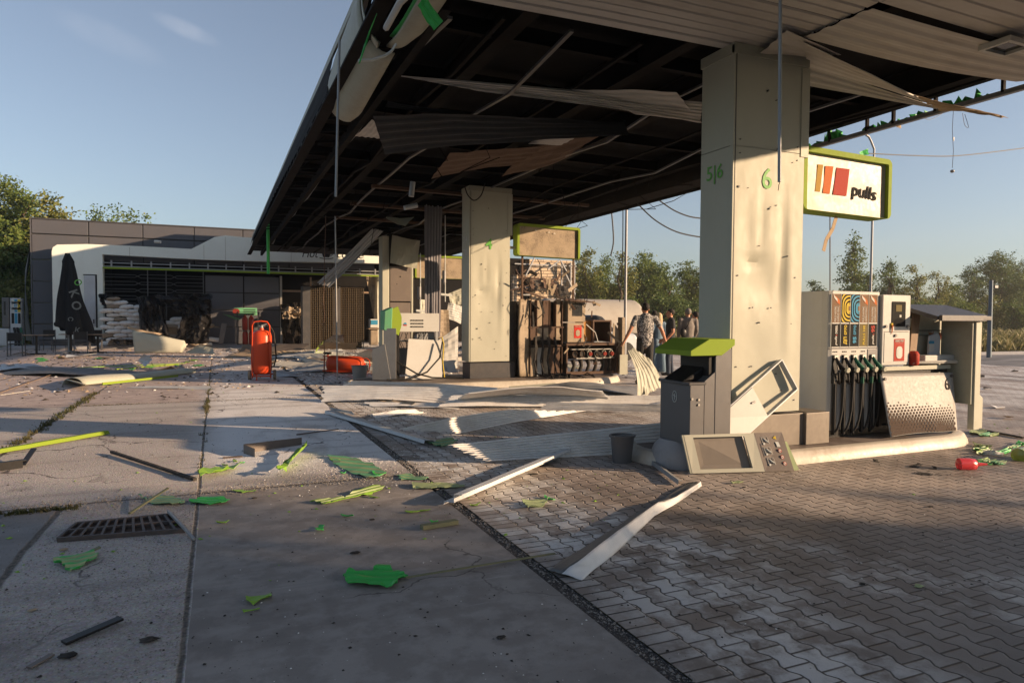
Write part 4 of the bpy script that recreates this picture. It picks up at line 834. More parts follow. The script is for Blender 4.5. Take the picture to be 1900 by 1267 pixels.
for k in range(6):
    xx = 7.78+k*.2; mb = MB(); mb.cyl((xx, 14.12, .64), (xx, 14.34, .64), .075, 14); mb.build('hose_reel', M['char'], pb, smooth=40)
    rrg = [(xx+math.cos(a)*.06, 14.11, .64+math.sin(a)*.085) for a in [R_(q*30) for q in range(13)]]
    MB().tube(rrg, .008, 5, cap=False).build('reel_ring', M['cream'] if k > 1 else M['rust'], pb)
    if k > 1: MB().cyl((xx+.02, 14.08, .64), (xx+.02, 14.1, .64), .05, 12).build('reel_disc', M['rust'] if k == 3 else M['reel'], pb)
    mb = MB(); mb.tube([(xx, 14.2, .5), (xx+.03, 14.2, .36), (xx-.03, 14.2, .16)], [.06, .04, .055], 8); mb.build('meter', M['char'], pb, smooth=50)
MB().box(8.05, 8.28, 14.2, 14.6, .93, 1.42).build('side_box', paint('ochre scorched plate', (.42, .20, .05), .6, 0, .5, (.12, .07, .04), 4, .1), pb, bev=.005)
mb = MB(); mb.box(8.26, 8.30, 14.1, 14.6, .92, 1.42); mb.box(8.30, 8.75, 14.5, 14.55, .92, 1.42); mb.box(8.26, 8.78, 14.1, 14.6, 1.41, 1.45); mb.box(8.74, 8.78, 14.1, 14.6, .92, 1.42); mb.build('open_cabinet', M['rust'], pb, bev=.004)
MB().prism([(8.80, 14.1, .9), (9.02, 14.1, .85), (9.0, 14.1, 1.2), (8.84, 14.1, 1.38)], (0, .02, 0)).build('bent_plate', M['scorch'], pb)
mb = MB(); mb.box(9.02, 9.10, 14.0, 14.2, .14, 1.52); mb.build('upright', M['scorch'], pb, bev=.005)
MB().box(8.9, 9.12, 13.9, 13.93, .14, .62).build('loose_plate', M['cream_dk'], pb)
MB().prism([(7.45, 13.98, 1.90), (8.2, 13.95, 1.85), (8.15, 14.4, 1.92), (7.4, 14.4, 1.98)], (0, 0, .02)).build('buckled_lid', M['rust'], pb)
MB().tube([(8.05, 14.06, 1.35), (8.3, 14.05, 1.15), (8.38, 14.05, .92)], .012, 5).build('strip', M['paper'], pb)
for k in range(14):
    rr = random.Random(k+60); xx = rr.uniform(6.7, 8.0); MB().tube([(xx, 13.8+rr.random()*.2, .16), (xx+rr.gauss(0, .1), 13.6, .14+rr.random()*.1), (xx+rr.gauss(.1, .2), 13.3+rr.random()*.1, .05)], .014, 5).build('burnt_hose', M['char'], pb)
for k in range(56):
    rr = random.Random(900+k); xx = rr.uniform(6.5, 9.0) if k < 26 else rr.uniform(6.5, 8.1); zz = rr.uniform(.3, 1.95) if k < 26 else rr.uniform(1.9, 2.9); a_ = V(xx, 14.05, zz); b_ = a_+V(rr.gauss(0, .14), rr.uniform(-.12, .05), rr.gauss(-.05, .16))
    if k % 3: MB().bar(a_, b_, rr.uniform(.02, .08), .008, up=(0, 1, .2)).build('burnt_shred', M[rr.choice(['char', 'rust', 'scorch', 'char'])], pb)
    else: MB().tube([a_, a_.lerp(b_, .5)+V(0, -.06, -.08), b_+V(0, 0, -.2)], .009, 4).build('burnt_cable', M['char'], pb)
# ---- middle island, left end: white pump stub with loose panel, steel bin and green hexagonal lid
pw = thing('fuel_pump', (4.1, 14.7, .13), 'blast stripped white pump with loose leaning front and three grey caption lines', 'fuel pump')
MB().box(3.60, 4.58, 14.6, 15.1, 1.17, 1.58).build('header_panel', M['white'], pw, bev=.008)
for i in range(3): plate(rrect(4.07, 1.42-i*.07, .30, .032, .014), 14.598, M['labdark'], 'caption', pw)
plate([(3.76, 1.33), (3.84, 1.33), (3.83, 1.37), (3.79, 1.37)], 14.598, M['blu'], 'mark', pw); plate([(3.77, 1.30), (3.84, 1.30), (3.84, 1.33), (3.76, 1.33)], 14.598, M['labred'], 'mark', pw)
for i in range(3): text('ВСТАВТЕ  ПІСТОЛЕТ' if i == 0 else ('НЕ ПАЛИТИ  СТОП' if i == 1 else 'ОПЛАТА  КАРТКОЮ'), M['paper'], (4.07, 14.594, 1.42-i*.07), (1, 0, 0), Zv, .014, pw, width=.24)
mb = MB(); mb.box(3.60, 3.66, 14.6, 14.66, .14, 1.17); mb.box(4.50, 4.56, 14.6, 14.66, .14, 1.17); mb.box(3.66, 4.5, 14.62, 14.66, .95, .99); mb.box(3.66, 4.5, 14.9, 15.05, .2, .8); mb.box(4.1, 4.5, 14.7, 14.9, .9, 1.15); mb.build('inner_frame', M['galv'], pw)
mb = MB()
for k in range(12): mb.tube([(3.7+k*.06, 14.66, 1.15), (3.7+k*.06+rn(-.1, .1), 14.6, 1.0), (3.75+k*.05, 14.66, .8)], .009, 4)
mb.build('loose_cable', M['rubber'], pw)
MB().hexa([(3.72, 14.30, .14), (4.58, 14.36, .14), (4.58, 14.38, .14), (3.72, 14.32, .14)], [(3.86, 14.52, 1.02), (4.62, 14.55, .97), (4.62, 14.57, .97), (3.86, 14.54, 1.02)]).build('loose_panel', M['white'], pw, bev=.004)
MB().tube([(3.35, 14.5, .72), (3.6, 14.3, .5), (3.95, 14.2, .28), (4.3, 14.2, .18), (4.6, 14.25, .16), (5.0, 14.1, .15)], .018, 6).build('hose', M['rubber'], pw, smooth=50)
MB().tube([(3.3, 14.2, .16), (3.8, 14.2, .16), (4.2, 14.25, .3), (4.5, 14.3, .6), (4.6, 14.4, .95)], .018, 6).build('hose', M['rubber'], pw, smooth=50)
MB().tube([(4.6, 14.45, 1.05), (4.64, 14.44, .9), (4.62, 14.45, .5), (4.66, 14.45, .15)], .016, 6).build('yellow_sleeve', M['yel'], pw)
def hexbin(cx_, cy_, rz, label, dx=0):
    t = thing('waste_bin', (cx_, cy_, .13), label, 'waste bin', rz=rz)
    return t
wb = thing('waste_bin', (3.3, 14.5, .13), 'scratched steel waste bin with pointed green hood beside the stripped white pump', 'waste bin')
MB().hexa([(3.06, 14.5, .14), (3.42, 14.30, .14), (3.55, 14.62, .14), (3.18, 14.85, .14)], [(3.06, 14.5, .80), (3.30, 14.36, .92), (3.45, 14.68, .92), (3.18, 14.85, .82)]).build('body', M['steel'], wb, bev=.006)
MB().hexa([(3.28, 14.38, .14), (3.52, 14.25, .14), (3.60, 14.62, .14), (3.36, 14.75, .14)], [(3.28, 14.38, 1.25), (3.52, 14.25, 1.25), (3.60, 14.62, 1.25), (3.36, 14.75, 1.25)]).build('back_box', M['steel'], wb, bev=.006)
MB().box(3.56, 3.63, 14.4, 14.6, .14, 1.2).build('rear_post', M['black'], wb)
MB().prism([(3.44, 14.34, 1.18), (3.60, 14.34, 1.10), (3.66, 14.34, 1.32), (3.66, 14.34, 1.5), (3.58, 14.34, 1.72), (3.44, 14.34, 1.66)], (0, .04, 0)).build('hood_side', M['lime'], wb)
MB().hexa([(3.28, 14.36, 1.22), (3.44, 14.33, 1.16), (3.46, 14.7, 1.16), (3.3, 14.8, 1.22)], [(3.30, 14.36, 1.62), (3.46, 14.33, 1.70), (3.46, 14.7, 1.70), (3.3, 14.8, 1.62)]).build('hood', M['jade'], wb, bev=.01)
# ---- near bin on the rounded island end
nb = thing('waste_bin', (4.5, 5.6, 0), 'dark grey waste bin with bright lime hood on the near island end', 'waste bin')
c = P(1279, 826, z=.27); bx0, by0 = c.x, c.y; W_, D_2 = .40, .48
zt = 1.5-(714-592.5)*((bx0*.3998+by0*.9166))/1258
MB().box(bx0, bx0+.17, by0, by0+D_2, .27, zt-.015).build('door', M['midgrey'], nb, bev=.006)
MB().hexa([(bx0+.172, by0, .27), (bx0+.30, by0, .27), (bx0+.30, by0+D_2, .27), (bx0+.172, by0+D_2, .27)], [(bx0+.172, by0, zt+.02), (bx0+.30, by0, zt+.11), (bx0+.30, by0+D_2, zt+.11), (bx0+.172, by0+D_2, zt+.02)]).build('body', M['midgrey'], nb, bev=.004)
MB().box(bx0+.30, bx0+.50, by0-.004, by0+D_2+.004, .27, 1.20).build('rear_housing', M['midgrey'], nb, bev=.006)
MB().box(bx0-.02, bx0+.19, by0-.012, by0+D_2+.012, zt-.015, zt+.012).build('rim', M['grey'], nb, bev=.005)
mb = MB(); mb.box(bx0+.02, bx0+.30, by0+.01, by0+.03, zt, 1.16); mb.box(bx0+.02, bx0+.30, by0+D_2-.03, by0+D_2-.01, zt, 1.16); mb.box(bx0+.27, bx0+.30, by0+.03, by0+D_2-.03, zt, 1.16)
MB().box(bx0+.24, bx0+.298, by0+.02, by0+D_2-.02, zt, 1.18).build('mouth', M['black'], nb)
MB().prism([(bx0-.02, by0+.1, zt+.014), (bx0+.24, by0+.1, zt+.014), (bx0+.24, by0+.1, zt+.16)], (0, D_2-.15, 0)).build('bin_liner', M['black'], nb, bev=.02)
ly0, ly1, lx0, lx1 = by0-.05, by0+D_2+.05, bx0-.04, bx0+.50
mb = MB().hexa([(lx0, ly0, 1.14), (lx1-.14, ly0, 1.14), (lx1-.14, ly1, 1.14), (lx0, ly1, 1.14)], [(lx0, ly0, 1.175), (lx1, ly0, 1.24), (lx1, ly1, 1.24), (lx0, ly1, 1.175)])
mb.v = []; mb.f = []
prof = [(lx0, 1.14), (lx0, 1.19), (lx0+.22, 1.30), (lx1, 1.30), (lx1, 1.24), (lx1-.16, 1.14)]
mb.prism([(q[0], ly0, q[1]) for q in prof], (0, ly1-ly0, 0)); mb.build('hood', M['lime'], nb, bev=.006)
MB().lathe([(.001, .355), (.018, .355), (.02, .353)], (bx0+.07, 0, 0), 4)
mb = MB(); emb = [(bx0-.0025, by0+.24+math.cos(R_(k*20))*.035, .72+math.sin(R_(k*20))*.055) for k in range(19)]
mb.tube(emb, .004, 5, cap=False); mb.tube([(bx0-.003, by0+.24, .75), (bx0-.003, by0+.24, .69)], .005, 5); mb.tube([(bx0-.003, by0+.22, .72), (bx0-.003, by0+.26, .735)], .004, 5); mb.build('litter_emblem', M['wgrey'], nb)
mb = MB()
for (xx, zz) in ((.08, .71), (.08, .66), (-.0, .72)): mb.cyl((bx0+.02+xx, by0-.012, zz), (bx0+.02+xx, by0, zz), .012, 10)
mb.build('lock', M['steel'], nb)
mb = MB(); mb.lathe([(.32, 0), (.32, .12), (.29, .20), (.235, .255), (.23, .27)], (bx0+.18, by0+.36, .0), 28, .95, .95); mb.build('concrete_base', M['conc'], nb, smooth=40)
# leaning door panel (frame and sheet) on the column front
lp = thing('cabinet_door', (5.1, 5.4, .13), 'white cabinet door half sheet half open frame, leaning tilted on column 6', 'door panel')
A1, B1, C1, D1_ = P(1326, 776, y=5.42), P(1447, 668, y=5.50), P(1476, 722, y=5.48), P(1355, 832, y=5.36)
nr = (B1-A1).cross(D1_-A1).normalized(); nr = nr if nr.y < 0 else -nr
ee = lambda u, v: (A1*(1-u)+B1*u)*(1-v)+(D1_*(1-u)+C1*u)*v
for (a, b) in (((0, 0), (1, 0)), ((1, 0), (1, 1)), ((1, 1), (0, 1)), ((0, 1), (0, 0))):
    pa, pb_ = ee(*a), ee(*b); MB().bar(pa, pb_, .07, .012, up=nr.cross((pb_-pa))).build('frame', M['bluegrey'], lp)
MB().prism([ee(.01, .02), ee(.52, .02), ee(.52, .98), ee(.01, .98)], nr*.012+nr*.03).build('sheet', M['white'], lp)
k_ = ee(.42, .35)+nr*.045; MB().tube([k_, k_+(C1-A1).normalized()*.05], .010, 6).build('handle', M['midgrey'], lp)
# sign panel leaning at the kerb
sp = thing('instruction_panel', (4.9, 5.0, 0), 'cream panel with empty window and brown instruction strip leaning at the kerb', 'panel')
A2, B2, C2_, D2_ = P(1267, 807, y=5.33), P(1448, 801.5, y=5.12), P(1471, 873, z=.01), P(1283, 878, z=.01)
nr = (B2-A2).cross(D2_-A2).normalized(); nr = nr if nr.y < 0 else -nr
e2 = lambda u, v, o=0: (A2*(1-u)+B2*u)*(1-v)+(D2_*(1-u)+C2_*u)*v+nr*o
for (u0, u1, v0, v1) in ((0, .085, 0, 1), (.60, .71, 0, 1), (.085, .60, 0, .075), (.085, .60, .90, 1)):
    MB().prism([e2(u0, v1), e2(u1, v1), e2(u1, v0), e2(u0, v0)], nr*.022).build('frame', M['cream'], sp)
MB().prism([e2(-.02, 1), e2(0, 1), e2(0, 0), e2(-.02, 0)], nr*.0-nr*.05+nr*.07).build('edge', M['cream_dk'], sp)
MB().prism([e2(.085, .90, -.02), e2(.60, .90, -.02), e2(.60, .075, -.02), e2(.085, .075, -.02)], nr*.004).build('window_plate', M['duststeel'], sp)
ib = MB().prism([e2(.71, 1), e2(1.0, 1), e2(1.0, 0), e2(.71, 0)], nr*.023).build('instruction_board', M['grey_brn'], sp)
MB().prism([e2(1.0, 1, .0), e2(1.06, .98, .0), e2(1.03, .25), e2(1.0, .25)], nr*.01).build('green_edge', M['green3'], sp)
ux, vy = (B2-A2).normalized(), (D2_-A2).normalized()
for k in range(3):
    v = .20+k*.27; c = e2(.80, v, .026); fr = [e2(.775, v-.09, .026), e2(.83, v-.09, .026), e2(.835, v+.09, .026), e2(.78, v+.09, .026), e2(.775, v-.09, .026)]
    mb = MB(); mb.tube(fr, .002, 4); mb.tube([e2(.785, v-.05, .027), e2(.80, v, .027), e2(.825, v+.05, .027)], [.006, .009, .007], 5); mb.cyl(e2(.778, v+.09, .023), e2(.778, v+.09, .029), .011, 10); mb.tube([e2(.765, v-.09, .026), e2(.77, v+.09, .026)], .0018, 4); mb.build('pictogram', M['wgrey'], ib)
MB().tube([e2(.745, .28, .026), e2(.753, .62, .026)], .0025, 4).build('text_line', M['wgrey'], ib)
def onb(u, v, r, mat, name, sides=14, o=.025): 
    cc = e2(u, v, o); return MB().prism([cc+ux*math.cos(R_(360*k/sides))*r+vy*math.sin(R_(360*k/sides))*r for k in range(sides)], nr*.001).build(name, mat, ib)
tri = e2(.905, .14, .025); MB().prism([tri-ux*.022, tri+ux*.014+vy*.02, tri+ux*.014-vy*.02], nr*.001).build('warning_triangle', M['yel'], ib)
MB().prism([e2(.905, .38, .025), e2(.938, .38, .025), e2(.93, .25, .025), e2(.897, .25, .025)], nr*.001).build('notice', M['wgrey'], ib)
for v in (.48, .645, .81):
    onb(.918+.03*(v-.48), v, .020, M['labred'], 'prohibition_ring'); onb(.918+.03*(v-.48), v, .015, M['paper'], 'prohibition_disc', o=.027)
    cc = e2(.918+.03*(v-.48), v, .0285); MB().bar(cc-ux*.012-vy*.008, cc+ux*.012+vy*.008, .004, .002, up=nr).build('prohibition_bar', M['labred'], ib)
# buckets
def bucket(c, r0, r1, h, mat, label, handle=True):
    t = thing('bucket', c, label, 'bucket'); c = Vector(c)
    MB().lathe([(r0, 0), (r1, h-.02), (r1+.012, h-.02), (r1+.014, h), (r1-.004, h), (r1-.008, h-.03), (r0-.01, .02)], c, 24, 1.12, .95).build('body', mat, t, smooth=40)
    if handle: MB().tube([c+Vector((math.cos(R_(a))*(r1+.02), -.06-.02*math.sin(R_(a)), h-.02-.10*math.sin(R_(a))*0+.02)) for a in range(180, 361, 20)], .005, 5).build('handle', M['galv'], t, smooth=50)
    return t
c = P(1166, 862, z=0); bucket((c.x, c.y+.12, 0), .088, .115, .29, M['midgrey'], 'grey plastic bucket on the paving left of the lime hooded bin')
c = P(668, 704, z=0); bucket((c.x, c.y+.05, .0), .13, .17, .33, M['steel'], 'zinc bucket in front of the toppled red extinguisher')
# ---- trolley extinguishers
def trolley(t, lying=False):
    MB().lathe([(.05, .13), (.17, .15), (.215, .20), (.225, .26), (.225, 1.02), (.205, 1.10), (.14, 1.15), (.05, 1.17), (.045, 1.22)], (0, 0, 0), 28).build('cylinder', M['red'], t, smooth=45)
    mb = MB(); mb.lathe([(.229, .60), (.229, .61)], (0, 0, 0), 28)
    mb = MB()
    for s in (-1, 1): mb.tube([(s*.20, -.12, .05), (s*.21, -.16, .5), (s*.19, -.16, 1.0), (s*.19, -.2, 1.28), (s*.14, -.22, 1.36), (0, -.23, 1.38)], .016, 7)
    mb.bar((-.26, .08, .13), (.26, .08, .13), .03, .03); mb.bar((-.2, -.15, .1), (.2, -.15, .1), .03, .03); mb.bar((-.1, -.18, 0), (-.1, -.15, .14), .03, .03); mb.bar((-.2, -.15, .1), (-.2, .1, .1), .02, .03); mb.bar((.2, -.15, .1), (.2, .1, .1), .02, .03)
    mb.build('frame', M['red'], t, smooth=45)
    for s in (-1, 1):
        w_ = MB().cyl((s*.25, .08, .115), (s*.31, .08, .115), .115, 20).build('wheel', M['rubber'] if lying else M['scorch'], t, smooth=40, bev=.01); MB().cyl((s*.245, .08, .115), (s*.315, .08, .115), .05, 12).build('hub', M['galv'], w_, smooth=40)
    mb = MB(); mb.cyl((0, 0, 1.2), (0, 0, 1.27), .035, 10); mb.cyl((-.06, 0, 1.26), (.08, 0, 1.26), .014, 8); mb.bar((0, 0, 1.28), (.12, .0, 1.31), .02, .02); mb.build('valve', M['galv'], t, smooth=40)
    MB().tube([(.06, 0, 1.26), (.18, .05, 1.27), (.27, .05, 1.1), (.30, .02, .8), (.32, .0, .5), (.27, -.05, .32), (.2, -.15, .3)], .017, 7).build('hose', M['rubber'], t, smooth=50)
    MB().box(.05, .2, -.2285, -.22, .62, .75)
e1 = thing('trolley_extinguisher', (0, 0, 0), 'upright orange red wheeled fire extinguisher on the concrete', 'fire extinguisher'); trolley(e1)
c = P(487, 706, z=0); e1.location = (c.x, c.y+.2, 0); e1.rotation_euler.z = R_(-8)
e2_ = thing('trolley_extinguisher', (0, 0, 0), 'toppled red wheeled fire extinguisher lying among white sheets', 'fire extinguisher'); trolley(e2_, True)
c = P(612, 693, z=0); e2_.location = (c.x-.15, c.y+.3, .26); e2_.rotation_euler = (R_(0), R_(92), R_(-24)); e2_.scale = (.95,)*3
# ================= SHOP and what stands before it
YS = 36.0; YW = 36.35
def S_(px, py, y=YS): q = P(px, py, y=y); return (q.x, q.z)
shop = thing('shop_building', (0, YS, .1), 'low dark filling station shop with cream fascia and smashed front', 'building')
MB().box(-8.3, 19.6, 34.4, 37, -.01, .12).build('shop_pavement', M['conc'], kind='structure', bev=.02)
ztop = 5.75
# anthracite cassettes, one part per wall, joints as real gaps
def cassettes(x0, x1, z0, z1, pw, ph, y, name='cassette_wall', tilt=0, mat=None, seed=1):
    rr = random.Random(seed); mb = MB(); nx = max(1, round((x1-x0)/pw)); nz = max(1, round((z1-z0)/ph)); dx = (x1-x0)/nx; dz = (z1-z0)/nz
    for i in range(nx):
        for k in range(nz):
            o = rr.uniform(-1, 1)*tilt; g = .02
            mb.hexa([(x0+i*dx+g, y-.04-o, z0+k*dz+g), (x0+(i+1)*dx-g, y-.04, z0+k*dz+g), (x0+(i+1)*dx-g, y+.03, z0+k*dz+g), (x0+i*dx+g, y+.03, z0+k*dz+g)],
                    [(x0+i*dx+g, y-.04, z0+(k+1)*dz-g), (x0+(i+1)*dx-g, y-.04+o*.5, z0+(k+1)*dz-g), (x0+(i+1)*dx-g, y+.03, z0+(k+1)*dz-g), (x0+i*dx+g, y+.03, z0+(k+1)*dz-g)])
    return mb.build(name, mat or M['cassette'], shop, bev=.012)
MB().box(-7.55, 6.6, YW+.05, YW+.3, 4.3, ztop).build('wall_core', M['grey'], shop)
cassettes(-7.5, 7.8, 5.10, ztop, 2.27, .65, YW, seed=2); cassettes(-7.5, 7.8, 3.96, 5.08, 2.27, 1.12, YW, seed=3)
cassettes(-7.5, -6.6, .12, 3.94, 1.3, .955, YW, seed=4)
MB().box(-7.56, 7.9, YW-.06, YW+.4, ztop, ztop+.05).build('parapet_cap', M['grey'], shop)
MB().box(-7.55, -7.5, YW-.05, 44, .12, ztop).build('wall_side', M['cassette'], shop); MB().box(-7.5, 7.8, YW+.3, 44, ztop-.1, ztop-.04).build('roof', M['grey'], shop)
sheet('torn_side_sheet', (-7.62, 36.4, .3), (-7.58, 36.4, 4.9), (-7.9, 38, 4.6), (-8.15, 38, .3), M['cassette'], 1, 0, 10, .12, 4, shop, bow=.1)
# dark rooms seen through the broken front
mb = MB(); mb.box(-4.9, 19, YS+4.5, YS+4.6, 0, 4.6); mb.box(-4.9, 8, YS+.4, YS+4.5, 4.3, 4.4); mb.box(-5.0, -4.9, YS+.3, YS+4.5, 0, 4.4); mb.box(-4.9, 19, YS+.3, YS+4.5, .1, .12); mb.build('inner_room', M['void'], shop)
# cream fascia with rounded left shoulder and the raised swell
top = [(96, 466), (98, 459), (106, 454), (162, 453), (260, 457), (355, 462), (375, 452), (398, 440), (418, 437), (450, 440), (480, 442), (560, 447), (668, 453), (705, 458)]
bot = [(705, 489), (620, 487), (540, 486), (477, 485), (380, 482), (300, 478), (190, 472)]
YFc = YS-.55
tp = [S_(*q, y=YFc) for q in top]; bp = [S_(*q, y=YFc) for q in bot]
xl = tp[0][0]; xr0 = bp[-1][0]
mb = MB().prism([(q[0], YFc, q[1]) for q in [(xl, .35)]+tp+[(tp[-1][0]+3.5, tp[-1][1])]+[(tp[-1][0]+3.5, bp[0][1])]+bp+[(xr0, .35)]], (0, .5, 0)); mb.build('fascia', M['fascia'], shop)
mb = MB()
for px_ in (240, 378, 418, 540, 620, 675):
    a_, b_ = S_(px_, 430, y=YFc-.004), S_(px_, 490, y=YFc-.004); zt_ = max(q[1] for q in tp if abs(q[0]-a_[0]) < 1.6); zb_ = min(q[1] for q in bp if abs(q[0]-a_[0]) < 3)
    mb.box(a_[0]-.008, a_[0]+.008, YFc-.003, YFc+.01, zb_+.02, min(tp, key=lambda q: abs(q[0]-a_[0]))[1]-.06)
mb.build('fascia_joint', M['cream_dk'], shop)
MB().box(xl-.02, xr0+.02, YFc-.02, YFc+.5, .13, .42).build('skirting', M['grey'], shop)
mb = MB(); xe = bp[0][0]+3.5
for zz, xx0 in ((3.86, xr0), (3.70, xr0)): mb.box(xx0, xe, YFc+.1, YFc+.16, zz-.02, zz+.02)
for k in range(16): mb.box(xr0+.8*k+.3, xr0+.8*k+.36, YFc+.08, YFc+.18, 3.62, 3.98)
mb.build('fascia_frame', M['galv'], shop); MB().box(xr0, xe, YFc-.02, YFc+.06, 3.58, 3.66).build('green_trim', M['lime'], shop, bev=.01)
# lettering and cup on the fascia
q1_, q2_ = S_(562, 474, y=YFc-.01), S_(588, 460, y=YFc-.01)
cz = (q1_[1]+S_(562, 460, y=YFc)[1])/2-.05; h_ = .40
text('Hot', M['ink'], (S_(576, 470, y=YFc)[0], YFc-.01, S_(576, 470, y=YFc)[1]), (1, 0, 0), Zv, .42, shop, 'lettering', .0, width=.80, shear=.3)
text('coffee', M['ink'], (S_(650, 472, y=YFc)[0], YFc-.01, S_(650, 472, y=YFc)[1]), (1, 0, 0), Zv, .40, shop, 'lettering', .0, width=1.35, shear=.3)
cx_, cz_ = S_(606, 473, y=YFc-.01); mb = MB(); mb.prism([(cx_-.24, YFc-.012, cz_+.10), (cx_-.17, YFc-.012, cz_-.12), (cx_+.13, YFc-.012, cz_-.12), (cx_+.22, YFc-.012, cz_+.10)], (0, .01, 0)); mb.tube([(cx_-.35, YFc-.012, cz_-.16), (cx_-.1, YFc-.012, cz_-.2), (cx_+.1, YFc-.012, cz_-.2), (cx_+.33, YFc-.012, cz_-.15)], .018, 6)
mb.tube([(cx_+.2, YFc-.012, cz_+.07), (cx_+.3, YFc-.012, cz_+.03), (cx_+.2, YFc-.012, cz_-.05)], .015, 6); mb.tube([(cx_, YFc-.012, cz_+.13), (cx_+.05, YFc-.012, cz_+.22), (cx_, YFc-.012, cz_+.3), (cx_+.06, YFc-.012, cz_+.42)], [.03, .028, .018, .006], 6); mb.build('coffee_cup_emblem', M['ink'], shop)
# door in the pillar
dx0, dz1 = S_(156, 511, y=YFc); dx1, dz0 = S_(178, 606, y=YFc)
d = MB().box(dx0, dx1, YFc-.03, YFc, dz0, dz1).build('door', M['bluegrey'], shop, bev=.01); MB().box(dx1-.1, dx1-.05, YFc-.07, YFc-.03, 1.1, 1.3).build('handle', M['grey'], d)
mb = MB(); mb.box(dx1+.01, dx1+.07, YFc-.02, YFc, dz0-.05, dz1+.05); mb.box(dx0-.03, dx1+.07, YFc-.02, YFc, dz1+.01, dz1+.05); mb.build('door_frame', M['black'], shop)
cl = P(292, 449, y=YFc); cm = MB().cyl((cl.x-.1, YFc-.15, cl.z), (cl.x+.15, YFc-.25, cl.z-.02), .07, 12).build('security_camera', M['paper'], shop, smooth=40)
# window bars: lattice of stretched hexagons
mb = MB(); wx0, wx1 = S_(194, 600)[0], S_(378, 600)[0]; yb = YS-.02
def hexrow(z, ph):
    x = wx0; k = ph; st_ = .42
    while x < wx1-.2:
        up_ = (k % 2 == 0); z1 = z+(.14 if up_ else 0); z2 = z+(0 if up_ else .14); xe_ = min(x+1.25, wx1)
        mb.tube([(x, yb, z1), (xe_, yb, z1), (min(xe_+.25, wx1), yb, z2)], .016, 4); x = xe_+.25; k += 1
for i in range(5): hexrow(1.9+.33*i, i % 2); hexrow(1.9+.33*i+.02, (i+1) % 2)
for xx in (wx0, (wx0+wx1)/2-.3, wx1-1.6, wx1): mb.box(xx-.02, xx+.02, yb-.02, yb+.02, .12, 3.6)
mb.build('window_lattice', M['midgrey'], shop)
cassettes(S_(381, 600)[0], S_(452, 600)[0], .12, 3.45, 1.95, .82, YS-.02, seed=7, tilt=.10); cassettes(S_(453, 600)[0], S_(519, 600)[0], .12, 3.45, 1.9, .84, YS+.0, seed=9, tilt=.16)
MB().box(S_(519, 500)[0], S_(523, 500)[0], YS-.05, YS+.05, .12, 3.5).build('door_post', M['steel'], shop)
mb = MB(); mb.box(S_(576, 500)[0], S_(579, 500)[0], YS+.2, YS+.3, 2.3, 3.5); mb.box(S_(524, 500)[0], S_(700, 500)[0], YS+.2, YS+.3, 2.72, 2.82); mb.build('door_frame', M['wood'], shop)
sheet('hanging_liner', P(678, 508, y=YS), P(696, 512, y=YS), P(694, 600, y=YS-.3), P(690, 570, y=YS), M['scorch'], 1, 0, 8, .15, 5, shop)
sheet('hanging_liner', P(693, 512, y=YS), P(706, 512, y=YS), P(706, 640, y=YS-.1), P(694, 640, y=YS), M['cream_dk'], 1, 0, 8, .1, 6, shop)
# brick wing to the right, burnt
bk = Mat('pale brick, sooty'); bt = bk.nt.nodes.new('ShaderNodeTexBrick'); mpn = bk.nt.nodes.new('ShaderNodeMapping'); mpn.inputs['Rotation'].default_value = (R_(90), 0, 0)
bk.nt.links.new(bk.obj, mpn.inputs[0]); bk.nt.links.new(mpn.outputs[0], bt.inputs[0]); bt.inputs['Scale'].default_value = 1; bt.inputs['Brick Width'].default_value = .52; bt.inputs['Row Height'].default_value = .17; bt.inputs['Mortar Size'].default_value = .018
bt.inputs['Color1'].default_value = (.62, .50, .36, 1); bt.inputs['Color2'].default_value = (.50, .38, .26, 1); bt.inputs['Mortar'].default_value = (.12, .09, .07, 1)
so_ = bk.noise(.55, 6, .65).step(.50, .68); bk.set('Base Color', bk.mix(so_*.8, bt.outputs[0], (.035, .027, .022))); bk.set('Roughness', .9); bk.bump(X(bk.nt, bt.outputs['Fac'])*-1+bk.noise(8)*.4, .6, .03)
wing = thing('brick_wing', (15, YS, .1), 'burnt pale brick wing of the shop behind the burnt pump', 'building')
wxa, wxb = S_(952, 500)[0], S_(1066, 500)[0]
wz = 4.9
v0, v1 = S_(969, 500)[0], S_(987, 500)[0]; wz0, wz1 = S_(970, 575)[1], S_(970, 518)[1]
mb = MB(); mb.box(wxa, v0, YS, YS+.3, .1, wz); mb.box(v1, wxb, YS, YS+.3, .1, wz); mb.box(v0, v1, YS, YS+.3, .1, wz0); mb.box(v0, v1, YS, YS+.3, wz1, wz); mb.box(wxb-.3, wxb, YS+.3, YS+6, .1, wz); mb.build('wall', bk.m, wing)
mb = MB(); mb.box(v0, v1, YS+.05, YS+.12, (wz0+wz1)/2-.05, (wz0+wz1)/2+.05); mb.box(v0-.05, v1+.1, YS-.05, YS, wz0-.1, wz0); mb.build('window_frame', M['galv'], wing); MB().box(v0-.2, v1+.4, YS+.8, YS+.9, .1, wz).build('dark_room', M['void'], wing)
mb = MB()
for i in range(10):
    rr = random.Random(i+300); xx = rr.uniform(wxa, wxb); zz = rr.uniform(3.4, 4.3); mb.tube([(xx, YS-.1, zz), (xx+rr.gauss(0, .5), YS-.3, zz-rr.uniform(.2, 1.2)), (xx+rr.gauss(0, .9), YS-.2, zz-rr.uniform(.2, 1))], rr.uniform(.03, .07), 5)
mb.build('burnt_cladding_frame', M['rust'], wing)
